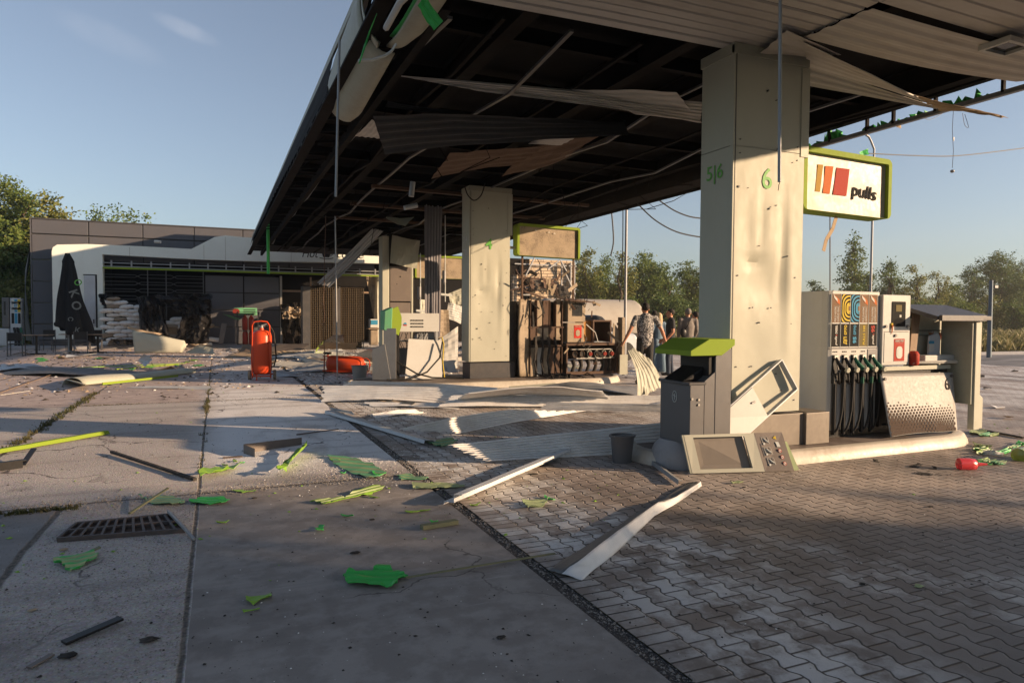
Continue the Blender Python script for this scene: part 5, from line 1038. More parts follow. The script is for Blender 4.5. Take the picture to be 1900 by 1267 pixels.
for i in range(4):
    rr = random.Random(i+400); xx = rr.uniform(wxa, wxb-.6); zz = rr.uniform(3.3, 4.5); sheet('burnt_panel', (xx, YS-.25, zz), (xx+rr.uniform(.5, 1.1), YS-.2, zz-rr.random()*.3), (xx+.9, YS-.5, zz-.5), (xx+.1, YS-.4, zz-.6), M['rust'] if i % 2 else M['char'], 2, .02, 6, .15, i, wing)
mb = MB()
for xx in (wxb-.4, wxb-.15, wxa+.4, (wxa+wxb)/2+1): mb.box(xx, xx+.07, YS-.25, YS-.15, .1, 4.8)
for zz in (4.55, 3.2): mb.box(wxa, wxb, YS-.25, YS-.18, zz, zz+.06)
for (a_, b_) in (((1040, 483), (1052, 505)), ((1049, 507), (1067, 546)), ((992, 478), (975, 512)), ((1040, 482), (1016, 500))): mb.bar(P(*a_, y=YS-.4), P(*b_, y=YS-.4), .09, .06)
mb.build('wall_frame', M['galv'], wing)
# middle dark part of the shop between fascia and wing
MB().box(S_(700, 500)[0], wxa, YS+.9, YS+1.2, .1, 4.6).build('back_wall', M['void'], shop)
MB().box(tp[-1][0]+3.5, wxa+1, YS-.1, YS+.2, 4.0, 4.9).build('upper_wall', M['soot_br'], shop)
# ---- sandbags: every bag a thing
def bag_mesh():
    mb = MB(); n, m = 12, 8
    def fn(u, v):
        x = (u-.5); e = max(0, 1-abs(2*x)**5); a = 2*math.pi*v; w_ = .17*(.35+.65*e); h = .095*(.25+.75*e)
        s = math.copysign(abs(math.sin(a))**.7, math.sin(a)); c = math.copysign(abs(math.cos(a))**.8, math.cos(a))
        return (x*.60, c*w_+.01*fbm(x*6, a, 2), .095+s*h+.012*fbm(x*7, a*1.3))
    return mb.grid(fn, n, m)
b0 = bag_mesh().build('sandbag', M['bag'], smooth='all'); b0['category'] = 'sandbag'; b0['group'] = 'sandbags stacked before the shop window'
LB = 'white sandbag in the tall stack under the barred shop window'
sx0, sx1 = P(190, 600, y=35.0).x, P(272, 600, y=35.0).x; first = True; rb = random.Random(5)
def bag(x, y, z, rz, label, grp, mat=None, tilt=0):
    global first
    if first: o = b0; first = False
    else: o = b0.copy(); COL.objects.link(o)
    o.location = (x, y, z); o.rotation_euler = (rb.gauss(0, .06), tilt+rb.gauss(0, .05), rz); o['label'] = label; o['group'] = grp; o['category'] = 'sandbag'
    s_ = rb.uniform(.92, 1.1); o.scale = (s_, s_, s_*rb.uniform(.95, 1.12))
    if mat: o.data = mat
    return o
b2 = b0.data.copy(); b2.materials[0] = M['bag_dk']
for r in range(12):
    n = 5 if r < 9 else (3 if r == 9 else 2)
    for k in range(n):
        if r == 11 and k: continue
        x = sx0+.2+(k+.5*(r % 2))*.52
        if x > sx1-.1: continue
        dk = (r*5+k) % 7 == 3 or r > 10
        bag(x, 34.9+rb.gauss(0, .04), .12+r*.182, rb.gauss(0, .08), 'muddy brown sandbag among the white ones under the barred window' if dk else LB, 'muddy bags in the window stack' if dk else 'white bags in the window stack', b2 if dk else None)
for r in range(6):
    for k in range(5-r//2):
        x = P(290, 600, y=34.5).x+.25*r*.5+(k+.5*(r % 2))*.5; dk = (r+k) % 3 == 0
        bag(x, 34.3+.06*r, .12+r*.16+(.5 if r > 2 else 0)*.6, rb.gauss(0, .15), 'brown sandbag in the slumped heap wrapped in black film' if dk else 'pale sandbag in the slumped heap wrapped in black film', 'brown bags in the slumped heap' if dk else 'pale bags in the slumped heap', b2 if dk else None, rb.gauss(0, .12))
def film(pts, name, label, seed, y0, rough=.35, parent=None, mat=None, n=22):
    """crumpled film hung over points given as px corners a,b,c,d on plane y0"""
    a, b, c, d = (P(*q, y=y0) for q in pts)
    def fn(u, v):
        p = (a*(1-u)+b*u)*(1-v)+(d*(1-u)+c*u)*v; q = Vector((u*5+seed, v*4, seed)); return p+Vector((fbm(u*3, v*3, seed)*.12, fbm(u*4, v*3, seed+5)*rough+abs(math.sin(u*13+fbm(u, v, seed)*4))*.12-.35*v, fbm(u*4, v*5, seed+9)*.10))
    o = MB().grid(fn, n, n).build(name, mat or M['plastic_sheet'], parent, solid=.006); setp(o, label, 'plastic film'); return o
film([(254, 552), (300, 545), (318, 640), (262, 632)], 'plastic_film', 'crumpled black film draped left over the slumped sandbag heap', 3, 34.2)
film([(285, 548), (392, 545), (392, 585), (330, 580)], 'plastic_film', 'black film over the top of the slumped sandbag heap', 5, 34.1)
film([(345, 565), (392, 560), (388, 636), (322, 640)], 'plastic_film', 'torn black film hanging right of the slumped sandbags', 8, 33.9, .6)
film([(185, 545), (198, 545), (196, 572), (188, 560)], 'plastic_film', 'small black film scrap at the corner of the tall sandbag stack', 9, 34.6, n=8)
film([(205, 628), (270, 630), (265, 640), (200, 640)], 'plastic_film', 'flat black film under the tall sandbag stack', 12, 34.3, n=10)
film([(520, 565), (565, 560), (560, 640), (524, 640)], 'plastic_film', 'sooty crumpled film in the doorway left of the wire racks', 14, 35.5, .5, mat=M['soot_br'])
film([(522, 572), (560, 568), (556, 590), (524, 592)], 'rubbish_heap', 'pale torn scraps piled in the doorway', 15, 35.3, .4, mat=M['scorch'], n=14)
# ---- tall wire racks of bottles
def rack(name, x0, x1, y, z1, label, sheeted):
    t = thing(name, ((x0+x1)/2, y, .02), label, 'wire rack', 'tall wire racks before the shop door'); ns = 34
    mb = MB()
    for k in range(ns+1): zz = .05+(z1-.05)*k/ns; mb.tube([(x0, y, zz), (x1, y, zz)], .012, 4); mb.tube([(x1, y, zz), (x1+.12, y+.6, zz)], .010, 4)
    mb.build('shelf_wires', M['brass'], t)
    mb = MB()
    for k in range(13): xx = x0+(x1-x0)*k/12; mb.tube([(xx, y-.01, .03), (xx, y-.01, z1)], .012 if k % 4 else .02, 4)
    for k in range(4): mb.tube([(x1+.03*k, y+.15*k, .03), (x1+.03*k, y+.15*k, z1)], .012, 4)
    mb.build('upright_wires', M['brass'], t)
    MB().box(x0-.35, x0-.02, y-.02, y+.7, .03, z1+.05).build('side_panel', M['grey'], t)
    MB().box(x0, x1, y+.5, y+.6, .03, z1).build('back_panel', M['soot_br'], t); MB().box(x0-.05, x1+.1, y, y+.6, z1, z1+.05).build('top', M['soot_br'], t)
    return t
M['brass'] = paint('smoke stained wire', (.15, .115, .075), .35, .6, .4, (.1, .07, .05), 4, .1)
ra, rb_, rc, rd = (P(q, 640, y=31.5).x for q in (577, 625, 634, 676)); zt_ = P(600, 534, y=31.5).z
rack('wire_rack', ra, rb_, 31.5, zt_, 'left of two tall brown wire racks before the shop', 0); rack('wire_rack', rc, rd, 31.7, zt_+.02, 'right of two tall brown wire racks before the shop', 0)
# green price sign and red gas bottles
gs = thing('notice_board', (0, 34, 1), 'small green notice board on the dark wall behind the red extinguisher', 'notice'); a_, b_ = P(434, 571, y=35.5), P(477, 585, y=35.5)
MB().box(a_.x, b_.x, 35.48, 35.53, b_.z, a_.z).build('board', M['jade'], gs, bev=.01); MB().prism([(a_.x+.1+.17*math.cos(R_(k*45+22)), 35.478, (a_.z+b_.z)/2+.15*math.sin(R_(k*45+22))) for k in range(8)], (0, -.005, 0)).build('emblem', M['reel'], gs)
for k in range(3): MB().box(b_.x-.62, b_.x-.08, 35.47, 35.48, b_.z+.06+k*.09, b_.z+.10+k*.09).build('text_line', M['ink'], gs)
gb = MB().lathe([(.10, 0), (.13, .04), (.13, .52), (.10, .62), (.05, .66), (.05, .74)], (0, 0, 0), 16).build('gas_bottle', M['labred_dk'] if 'labred_dk' in M else M['red_dk'], smooth=40)
setp(gb, 'dark red gas bottle in the cage under the green notice', 'gas bottle', 'red gas bottles under the green notice')
q = P(455, 618, y=35); 
for k in range(4):
    o = gb if k == 0 else gb.copy()
    if k: COL.objects.link(o)
    o.location = (q.x+.28*(k % 2), 34.9+.25*(k//2), .12 if k < 2 else .80)
cg = thing('bottle_cage', (q.x, 34.9, .12), 'dark cage of red gas bottles under the green notice board', 'cage'); mb = MB()
for xx in (q.x-.35, q.x+.6): mb.box(xx-.02, xx+.02, 34.6, 34.64, .12, 1.7); mb.box(xx-.02, xx+.02, 35.3, 35.34, .12, 1.7)
for zz in (.14, .79, 1.68): mb.box(q.x-.37, q.x+.62, 34.6, 35.34, zz-.02, zz)
mb.build('frame', M['grey'], cg)
sheet('bent_sheet', P(413, 583, y=34.8), P(425, 584, y=34.5), P(447, 592, y=34.5), P(440, 595, y=34.8), M['jade'], 1, 0, 6, .02, 3, cat=None); setp(bpy.data.objects['bent_sheet'], 'bent bright green panel sticking out before the dark wall', 'panel')
bd = sheet('brown_board', P(411, 600, y=34.5), P(421, 600, y=34.5), P(414, 638, y=34), P(405, 637, y=34), M['grey_brn'], 1, 0, 4, .03, 3); setp(bd, 'brown board leaning on the dark wall left of the gas bottles', 'board')
# cream torn housing lying before the sandbags
hs = thing('torn_housing', (P(300, 655, z=0).x, 30.2, 0), 'cream torn fascia box lying before the sandbag heap', 'fascia piece')
fr_ = [P(245, 612, y=30.2), P(272, 619, y=30.2), P(342, 632, y=30.2), P(346, 641, y=30.2), P(338, 656, y=30.2), P(300, 656.5, y=30.2), P(250, 655, y=30.2)]
def hn(u, v):
    k = u*3; tops = [fr_[0], fr_[1], fr_[2], fr_[3]]; bots = [fr_[6], fr_[5], fr_[4], fr_[4]]; i = min(2, int(k)); f = k-i
    tp_ = tops[i].lerp(tops[i+1], f); bt_ = bots[i].lerp(bots[i+1], f); p = tp_.lerp(bt_, v); p.y += .10*math.sin(v*2.5)*-1+.04*fbm(u*3, v*2); p.z = max(p.z, .01); return p
MB().grid(hn, 24, 8).build('front_skin', M['cream'], hs, smooth='all', solid=.02)
sheet('top_skin', P(225, 604, y=30.4), P(300, 620, y=30.6), P(296, 621, y=30.2), P(245, 612, y=30.2), M['card'], 3, .03, 10, .06, 6, hs)
sheet('top_skin', P(272, 617, y=30.6), P(342, 632, y=30.5), P(342, 633, y=30.2), P(262, 615, y=30.2), M['cream_dk'], 1, .0, 8, .03, 7, hs)
# ---- cafe furniture and closed parasol
def chair():
    t = thing('cafe_chair', (0, 0, 0), 'x', 'chair'); MB().box(-.22, .22, -.22, .22, .42, .45).build('seat', M['black'], t, bev=.01)
    MB().box(-.23, .23, -.235, -.21, .55, .85).build('backrest', M['black'], t, bev=.01)
    for sx in (-1, 1):
        MB().box(sx*.22-.015, sx*.22+.015, -.24, -.21, 0, .86).build('leg', M['grey'], t); MB().box(sx*.22-.015, sx*.22+.015, .19, .22, 0, .45).build('leg', M['grey'], t)
    return t
ch = chair(); q = P(31, 661, z=0); ch.location = q; ch['label'] = 'black cafe chair nearest the left edge, beside the leftmost table'; ch['group'] = 'cafe chairs before the shop'
for (px_, py_, rz, lb) in ((150, 656, .15, 'black cafe chair facing away, right of the closed umbrella foot'), (88, 650, 3.0, 'black cafe chair behind the leftmost table, left of the umbrella'), (112, 653, 1.6, 'black cafe chair standing against the umbrella foot'), (178, 649, 3.2, 'black cafe chair farthest right, beside the sandbag stack')):
    o = dup(ch, P(px_, py_, z=0), rz, lb); o['group'] = 'cafe chairs before the shop'
def table(px_, py_, lb, w_=.7):
    q = P(px_, py_, z=0); t = thing('cafe_table', q, lb, 'table', 'cafe tables before the shop'); MB().box(q.x-w_/2, q.x+w_/2, q.y-w_/2, q.y+w_/2, .72, .745).build('table_top', M['wood'], t, bev=.008)
    MB().cyl((q.x, q.y, .03), (q.x, q.y, .72), .04, 10).build('pedestal', M['black'], t); mb = MB(); mb.box(q.x-.3, q.x+.3, q.y-.04, q.y+.04, 0, .05); mb.box(q.x-.04, q.x+.04, q.y-.3, q.y+.3, 0, .045); mb.build('foot', M['black'], t, bev=.01)
table(68, 658, 'black footed cafe table between the two left chairs', .95); table(132, 655, 'cafe table hidden behind the umbrella foot'); table(182, 655, 'cafe table nearest the sandbag stack', .75)
um = thing('closed_umbrella', P(125, 655, z=0), 'tall closed black cafe umbrella with faded white and green letters', 'umbrella'); uy = um.location.y; ua = P(125, 470, y=uy); ux_, uz = ua.x, ua.z
def uf(u, v):
    a = 2*math.pi*u; zz = uz*(1-v)+.75*v; L = P(104, 600, y=uy).x-ux_; Rr = P(167, 600, y=uy).x-ux_
    if v < .12: r = .06+.14*v/.12
    else: r = .17+(v-.12)*.50
    fold = 1+.16*math.sin(a*5+v*3)+.10*math.sin(a*9+v*6+1); cx__ = ux_+(.22*v*v)*1.1+(.02*math.sin(v*9)); base = r*fold*(1-.25*max(0, v-.9)*5*max(0, math.sin(a*3)))
    return (cx__+math.cos(a)*base*1.0, uy+math.sin(a)*base*.8, zz+.12*math.sin(a*4)*v**3+(.25*max(0, -math.cos(a))-.3*max(0, math.cos(a)))*(v > .95))
MB().grid(uf, 60, 30).build('canopy_cloth', M['cover'], um, smooth=60, solid=.01)
MB().cyl((ux_, uy, 0), (ux_, uy, uz-.02), .035, 10).build('pole', M['galv'], um); MB().lathe([(.3, 0), (.3, .07), (.06, .1)], (ux_, uy, 0), 20).build('foot', M['conc'], um)
for (ch_, px_, py_, m_, rz_, hh) in (('О', 145, 524, 'sgreen', -62, .26), ('K', 138, 545, 'faded', -68, .30), ('O', 142, 567, 'faded', -66, .32), ('К', 144, 612, 'faded', -10, .20), ('С', 131, 592, 'faded', -90, .18)):
    q = P(px_, py_, y=uy-.55); text(ch_, M[m_], q, (math.cos(R_(rz_)), 0, math.sin(R_(rz_))), (-math.sin(R_(rz_)), 0, math.cos(R_(rz_))), hh, um, 'lettering', .02)
# small far pump left of the shop
fp_ = thing('fuel_pump', P(15, 640, z=0), 'distant fuel pump at left edge with white, blue and yellow price columns', 'fuel pump'); yy = 36.2
x0, z1 = S_(18, 553, y=yy); x1, z0 = S_(40, 640, y=yy); xa = S_(3, 553, y=yy)[0]
MB().box(x0, x1, yy, yy+.6, .1, z1).build('cabinet', M['bluegrey'], fp_, bev=.02); MB().box(xa, x0-.02, yy-.05, yy+.5, .9, z1+.02).build('display_housing', M['midgrey'], fp_, bev=.05)
MB().box(xa+.08, x0-.14, yy-.056, yy-.05, z1-.75, z1-.15).build('display', M['glassdark'], fp_); MB().box(xa-.3, x0-.02, yy-.05, yy+.5, .1, .88).build('lower_cabinet', M['bluegrey'], fp_, bev=.05)
ww = (x1-x0)/3.4
for k, mm in enumerate(('wgrey', 'blu', 'yel')):
    l = plate(rect(x0+.05+k*ww, x0+.05+k*ww+ww*.86, z1-.62, z1-.06), yy, M[mm], 'poster', fp_); mb = ring_plate(x0+.05+k*ww+ww*.6, z1-.33, ww*.6, .36, ww*.3, .18, .1, .06, yy-.01, M['ink'], 'ring', l); mb.build('ring', M['paper' if k < 2 else 'ink'], l)
    plate(rect(x0+.05+k*ww, x0+.05+k*ww+ww*.86, z1-1.12, z1-.66), yy, M['labdark'] if k != 1 else M['blu'], 'label', fp_)
    MB().tube([(x0+.15+k*ww, yy-.05, z1-1.3), (x0+.22+k*ww, yy-.12, z1-1.6), (x0+.2+k*ww, yy-.1, z1-2.4)], .05, 7).build('nozzle', M['black' if k < 2 else 'grip'], fp_)
# white tanker / tank behind the burnt pump
tk = thing('white_tank', (14, 27, 0), 'long white rounded tank beyond the burnt pump and lamp post', 'tank'); ty = 27.0; ta, tb = P(1000, 600, y=ty).x, P(1180, 600, y=ty).x; tz = P(1100, 556, y=ty).z
def tf(u, v):
    e = min(1, min(u, 1-u)/.06); r = (tz/2)*(.80+.2*math.sin(e*math.pi/2)); a = 2*math.pi*v; return (ta+(tb-ta)*u, ty+.9*r*math.cos(a)*1.0, tz/2+.1+math.sin(a)*r*.93)
MB().grid(tf, 40, 24).build('shell', M['car'], tk, smooth='all')
MB().box(ta, tb, ty-.5, ty+.5, .0, .5).build('frame', M['grey'], tk)
for k in range(4): MB().cyl((ta+1+k*1.1, ty-.95, .45), (ta+1+k*1.1, ty-.65, .45), .45, 18).build('wheel', M['rubber'], tk)
sv_ = thing('burnt_car', (P(1060, 600, y=22).x, 22, 0), 'dark burnt car front between burnt pump and white tank', 'car'); cx0_, cx1_ = P(1075, 600, y=21).x, P(1130, 600, y=21).x
MB().hexa([(cx0_, 20.2, .35), (cx1_+1, 20.2, .35), (cx1_+1, 22, .35), (cx0_, 22, .35)], [(cx0_+.2, 20.3, 1.1), (cx1_+.7, 20.3, .95), (cx1_+.7, 21.9, .95), (cx0_+.2, 21.9, 1.1)]).build('body', M['bluegrey'], sv_, bev=.12, segs=4)
MB().hexa([(cx0_+.1, 20.35, 1.08), (cx1_, 20.35, .98), (cx1_, 21.8, .98), (cx0_+.1, 21.8, 1.08)], [(cx0_+.4, 20.6, 1.62), (cx1_-.5, 20.6, 1.55), (cx1_-.5, 21.6, 1.55), (cx0_+.4, 21.6, 1.62)]).build('cabin', M['glassdark'], sv_, bev=.08, segs=3)
for xx in (cx0_+.5, cx1_+.2): MB().cyl((xx, 20.15, .33), (xx, 20.4, .33), .33, 18).build('wheel', M['rubber'], sv_, smooth=40)
# white boards and boxes piled between the columns (behind the middle island)
def gy_(px_, y): return P(px_, 600, y=y)
wbs = [((812, 632), (850, 605), (850, 690), (815, 690), 'white', 19.0, 'large white ribbed panel standing between hanging dark strip and column 4'),
       ((805, 575), (832, 575), (835, 625), (806, 627), 'scorch', 19.6, 'small gridded tan panel over the white ribbed panel'),
       ((832, 562), (858, 568), (856, 600), (828, 590), 'white', 20.0, 'white framed box behind column 4 at head height'),
       ((832, 545), (856, 535), (856, 566), (836, 566), 'cream', 20.5, 'cream bent scrap above the white framed box'),
       ((778, 556), (789, 556), (789, 600), (779, 600), 'cream', 24.5, 'narrow cream panel left of the hanging dark strip')]
for (a, b, c, d, mt, yy, lb) in wbs:
    o = sheet('standing_panel', P(*a, y=yy), P(*b, y=yy), P(*c, y=yy-.2), P(*d, y=yy-.2), M[mt], 7, .012, 6, .05, int(yy*3)); setp(o, lb, 'panel')
bgx = [P(q, 600, y=26).x for q in (768, 778)]
for k in range(8): bag(bgx[0]+.3+.35*(k % 2), 26, .4+.22*(k//2)*1.2, 1.2, 'grey sandbag heaped behind the far column', 'grey bags behind the far column')
cfm = []
bx_ = thing('crate_stack', (P(695, 610, y=33).x, 33, 0), 'pale box on a small stand left of the far column', 'box'); a_, b_ = P(687, 592, y=33), P(702, 608, y=33)
MB().box(a_.x, b_.x, 33, 33.4, b_.z, a_.z).build('carton', M['paper'], bx_, bev=.02); MB().box(a_.x+.03, b_.x-.03, 32.99, 33.0, b_.z+.15, a_.z-.05).build('print', M['blu'], bx_); MB().box(a_.x-.1, b_.x+.1, 32.9, 33.5, b_.z-.08, b_.z-.02).build('shelf', M['wood'], bx_); MB().box(a_.x, b_.x, 33, 33.4, .1, b_.z-.1).build('lower_box', M['scorch'], bx_, bev=.05)
# ================= FALLEN SHEETS AND DEBRIS
def G(px, py, z=0): return P(px, py, z=z)
def fallen(pts, mat, label, ribs=8, seed=0, zs=(.02, .02, .02, .02), warp=.02, bow=0, jag=.03, amp=.020, name='fallen_sheet', cat='metal sheet', nu=24, solid=.003):
    q = [G(p[0], p[1], zs[i]) for i, p in enumerate(pts)]
    o = sheet(name, *q, M[mat] if isinstance(mat, str) else mat, ribs, amp, nu, warp, seed, None, jag, bow, solid); return setp(o, label, cat)
fallen([(905, 856), (1330, 833), (1300, 775), (838, 824)], 'sheet', 'wide grey white ribbed sheet running behind the near bucket and bin', 9, 1, (.02, .02, .34, .20), .03, jag=.05)
fallen([(858, 803), (1085, 762), (945, 757), (742, 794)], 'sheet', 'ribbed sheet between the two longest fallen sheets, torn left end', 8, 2, (.02, .03, .24, .18), .03, .03, jag=.06)
fallen([(812, 756), (1225, 753), (1225, 733), (842, 733)], 'sheet', 'long narrow ribbed sheet lying across the drive before the middle island', 7, 3, (.02, .03, .20, .18), .02, .02)
fallen([(598, 744), (805, 746), (1000, 727), (600, 713)], 'sheet', 'pale ribbed sheet with the torn left corner at the seam of the paving', 8, 4, (.03, .02, .20, .28), .03, .04)
fallen([(690, 753), (850, 757), (860, 746), (668, 745)], 'sheet', 'narrow pale sheet peeking below the torn left sheet', 3, 5, (.02, .02, .05, .04), .02, jag=.05)
fallen([(1215, 757), (1320, 738), (1300, 712), (1200, 737)], 'sheet', 'bent blue white sheet end behind the near bin', 5, 6, (.03, .22, .30, .1), .03)
fallen([(1000, 733), (1190, 735), (1190, 715), (960, 722)], 'galv', 'grey sheet folded like a tent before the middle island', 4, 7, (.02, .05, .10, .03), .05, .12)
fallen([(640, 716), (960, 712), (1000, 702), (700, 705)], 'conc', 'grey dusty sheet lying along the middle island kerb', 3, 8, (.05, .05, .08, .08), .02)
fallen([(940, 727), (1033, 716), (1030, 711), (946, 718)], 'cream', 'cream flat bar lying before the middle island', 1, 9, (.02, .02, .06, .06), .005, amp=0, solid=.03, name='cream_bar', cat='bar')
fallen([(640, 735), (1190, 738), (1200, 727), (800, 724)], 'sheet', 'long grey ribbed sheet under the torn sheets at the middle island', 6, 10, (.01, .01, .06, .06), .02)
fallen([(840, 742), (1130, 737), (1115, 722), (870, 727)], 'sheet', 'ribbed sheet lying askew on top of the sheets before the middle island', 7, 41, (.10, .16, .34, .30), .03, .05)
fallen([(615, 724), (900, 737), (925, 719), (655, 707)], 'sheet', 'bowed ribbed sheet on the left of the overlapping heap', 7, 42, (.08, .12, .30, .30), .04, .06)
fallen([(1000, 761), (1228, 765), (1228, 749), (1015, 746)], 'sheet', 'short ribbed sheet in front of the long narrow one', 6, 43, (.02, .02, .16, .14), .02, .02)
fallen([(700, 775), (790, 765), (770, 757), (690, 764)], 'sheet', 'small torn sheet corner beside the blue grey strip', 4, 44, (.01, .02, .08, .06), .02)
# standing curled sheet by the people
a, b, c, d = P(1180, 733, y=9.6), P(1169, 650, y=9.9), P(1200, 668, y=9.95), P(1220, 715, y=9.6)
o = sheet('curled_sheet', P(1182, 738, y=10.4), P(1166, 651, y=10.7), P(1178, 645, y=10.8), P(1228, 718, y=10.5), M['cream'], 6, .010, 12, .03, 21, None, .02, .10); setp(o, 'curled ribbed sheet standing upright beside the man in the patterned shirt', 'metal sheet')
o = sheet('curled_sheet', P(1196, 738, y=10.4), P(1178, 645, y=10.8), P(1205, 668, y=10.8), P(1222, 700, y=10.6), M['cream'], 4, .010, 8, .05, 22, None, .02, .05); setp(o, 'right lobe of the upright curled sheet, closest to the bin hood', 'metal sheet')
# angle strips / gutters: profile swept between two points
def gutter(p0, p1, prof, mat, label, name='metal_strip', twist=0, n=14, sag=0, cat='metal strip', z0=0, z1=0, th=.003):
    a = G(*p0, z=z0); b = G(*p1, z=z1); d = (b-a).normalized(); r = d.cross(Zv).normalized(); m = len(prof); mb = MB()
    for k in range(n+1):
        t = k/n; c = a.lerp(b, t); tw = twist*t; 
        for (x, z) in prof:
            xx, zz = x*math.cos(tw)-z*math.sin(tw), x*math.sin(tw)+z*math.cos(tw)
            mb.v.append(tuple(c+r*xx+Zv*(max(zz, .004)+sag*math.sin(t*math.pi)+.003*fbm(k*.5, x*9))))
    for k in range(n):
        for i in range(m-1): mb.f.append((k*m+i, k*m+i+1, (k+1)*m+i+1, (k+1)*m+i))
    o = mb.build(name, M[mat] if isinstance(mat, str) else mat, solid=th); return setp(o, label, cat)
M['bg_white'] = paint('cold white strip', (.66, .67, .68), .36, 0, .15, (.3, .28, .25), 3, .08); M['stripdark'] = paint('strip inside', (.12, .12, .12), .5, 0, .3, (.1, .1, .1), 3, .08)
gutter((848, 941), (1052, 850), [(-.13, .005), (-.125, .03), (-.03, .035), (-.03, .10), (.045, .105), (.05, .085)], 'bg_white', 'straight white channel strip reaching from the paving edge to the wide sheet')
# twisted long strip in the foreground: two joined faces, dark inside and white outside
ts = thing('twisted_strip', G(1045, 1070), 'long bent white and dark grey strip lying in the foreground paving', 'metal strip')
def lerpG(l, t):
    k = t*(len(l)-1); i = min(len(l)-2, int(k)); f = k-i; return tuple(l[i][j]*(1-f)+l[i+1][j]*f for j in range(3))
e1_ = [(1017, 1058, .01), (1079, 1018, .01), (1141, 978, .01), (1191, 945, .01), (1240, 917, .01), (1277, 895, .01)]           # dark outer edge on the ground
e2__ = [(1042, 1064, .03), (1072, 1042, .09), (1148, 982, .09), (1221, 932, .06), (1255, 922, .03), (1300, 893, .02)]       # ridge
e3_ = [(1080, 1076, .005), (1112, 1050, .005), (1144, 1023, .005), (1214, 958, .005), (1257, 932, .005), (1302, 901, .005)]
def band(l1, l2, mat, nm):
    def fn(u, v): p = G(*lerpG(l1, u)); q = G(*lerpG(l2, u)); r = p.lerp(q, v); r.z += .012*fbm(u*4, v*2, 3); r.z = max(r.z, .003); return r
    return MB().grid(fn, 30, 5).build(nm, M[mat], ts, smooth='all', solid=.003)
band(e1_, e2__, 'stripdark', 'inner_face'); band(e2__, e3_, 'bg_white', 'outer_face')
gutter((614, 768), (800, 826), [(-.10, .006), (-.09, .03), (.0, .06), (.09, .06), (.10, .02)], 'bluegrey', 'blue grey strip crossing the paving seam towards the wide sheet', twist=.1)
gutter((612, 767), (655, 776), [(-.02, .05), (.02, .1)], 'bluegrey', 'turned up tip of the blue grey strip')
gutter((1262, 901), (1205, 858), [(-.02, .01), (-.015, .05), (.02, .04)], 'galv', 'thin galvanised rail from bin foot to the twisted strip', 'thin_rail', cat='rail')
gutter((1190, 850), (1232, 846), [(-.03, .01), (-.03, .06), (.03, .06), (.03, .01)], 'midgrey', 'short grey tube between bucket and bin foot', 'grey_tube', cat='tube')
gutter((0, 841), (198, 806), [(-.06, .005), (-.055, .045), (.03, .05), (.055, .012)], 'lime', 'long lime yellow strip at the left edge', cat='strip')
gutter((-60, 856), (0, 841), [(-.06, .005), (-.055, .045), (.03, .05), (.055, .012)], 'lime', 'outer end of the lime yellow strip beyond the left edge', cat='strip')
# black bracket at left
br = thing('black_bracket', G(40, 865), 'black metal angle bracket beside the lime strip at left edge', 'bracket')
a, b = G(-30, 872, .03), G(42, 862, .03); MB().bar(a, b, .012, .10).build('arm', M['black'], br); MB().bar(b+V(0, 0, .0), G(63, 832, .12), .05, .012).build('upright_arm', M['black'], br); MB().bar(a+V(0, .1, .03), b+V(0, .1, .03), .08, .01).build('arm', M['black'], br)
# brown L piece, dark lath, boards
bl = thing('brown_angle_piece', G(500, 835), 'short brown bent metal angle piece on the powdered concrete', 'metal piece')
a, b, c = G(452, 843, .0), G(477, 850, .0), G(560, 828, .0)
MB().prism([G(452, 841), G(473, 848), G(473, 848)+V(0, 0, .09), G(452, 841)+V(0, 0, .10)], (.0, .012, 0)).build('short_face', M['grey_brn'], bl)
MB().prism([G(452, 841), G(560, 825), G(560, 825)+V(0, 0, .085), G(452, 841)+V(0, 0, .10)], (0, .01, 0)).build('long_face', M['grey_brn'], bl)
def lath(p0, p1, w_, h_, mat, label, z0=.01, z1=.01, name='lath', cat='lath'):
    o = MB().bar(G(*p0, z=z0), G(*p1, z=z1), w_, h_).build(name, M[mat], bev=.002); return setp(o, label, cat)
lath((207, 838), (362, 889), .035, .025, 'char', 'black lath pointing at the folded lime scrap on the concrete', .03, .02, 'black_lath')
lath((240, 952), (312, 905), .022, .012, 'olive', 'thin tan lath lying over the left green fragment', .01, .09)
lath((118, 1192), (225, 1146), .05, .012, 'black', 'black flat strip on rough concrete at the bottom left', .012, .03, 'black_strip', 'strip')
lath((782, 978), (848, 967), .055, .03, 'olive', 'dark olive angle strip before the white channel end', .02, .02, 'dark_strip', 'strip')
lath((752, 1071), (1030, 1026), .018, .008, 'olive', 'long thin olive lath from the large green fragment to the paving', .02, .02)
lath((312, 948), (338, 975), .018, .018, 'galv', 'small grey rod lying over the right end of the drain grate', .04, .05, 'rod', 'rod')
lath((338, 975), (360, 1000), .018, .018, 'galv', 'lower rod end beside the drain grate', .05, .01, 'rod', 'rod')
lath((150, 1031), (186, 1014), .03, .01, 'olive', 'olive strip behind the ridged green piece near the drain', .01, .04, 'strip', 'strip')
lath((53, 1238), (97, 1213), .03, .008, 'grey_brn', 'grey bark like scrap in the bottom left corner', .008, .012, 'scrap', 'scrap')
lath((413, 849), (450, 846), .03, .008, 'rust', 'brown thin scrap left of the dark green leaf like scrap', .008, .01, 'scrap', 'scrap')
lath((550, 806), (628, 796), .03, .010, 'rust', 'brown thin twisted scrap on the powder', .01, .03, 'scrap', 'scrap')
lath((0, 728), (150, 676), .03, .012, 'wood', 'long pale lath at the left before the cafe chairs', .03, .05)
lath((0, 733), (55, 725), .025, .008, 'paper', 'short pale lath at the left edge', .01, .01)
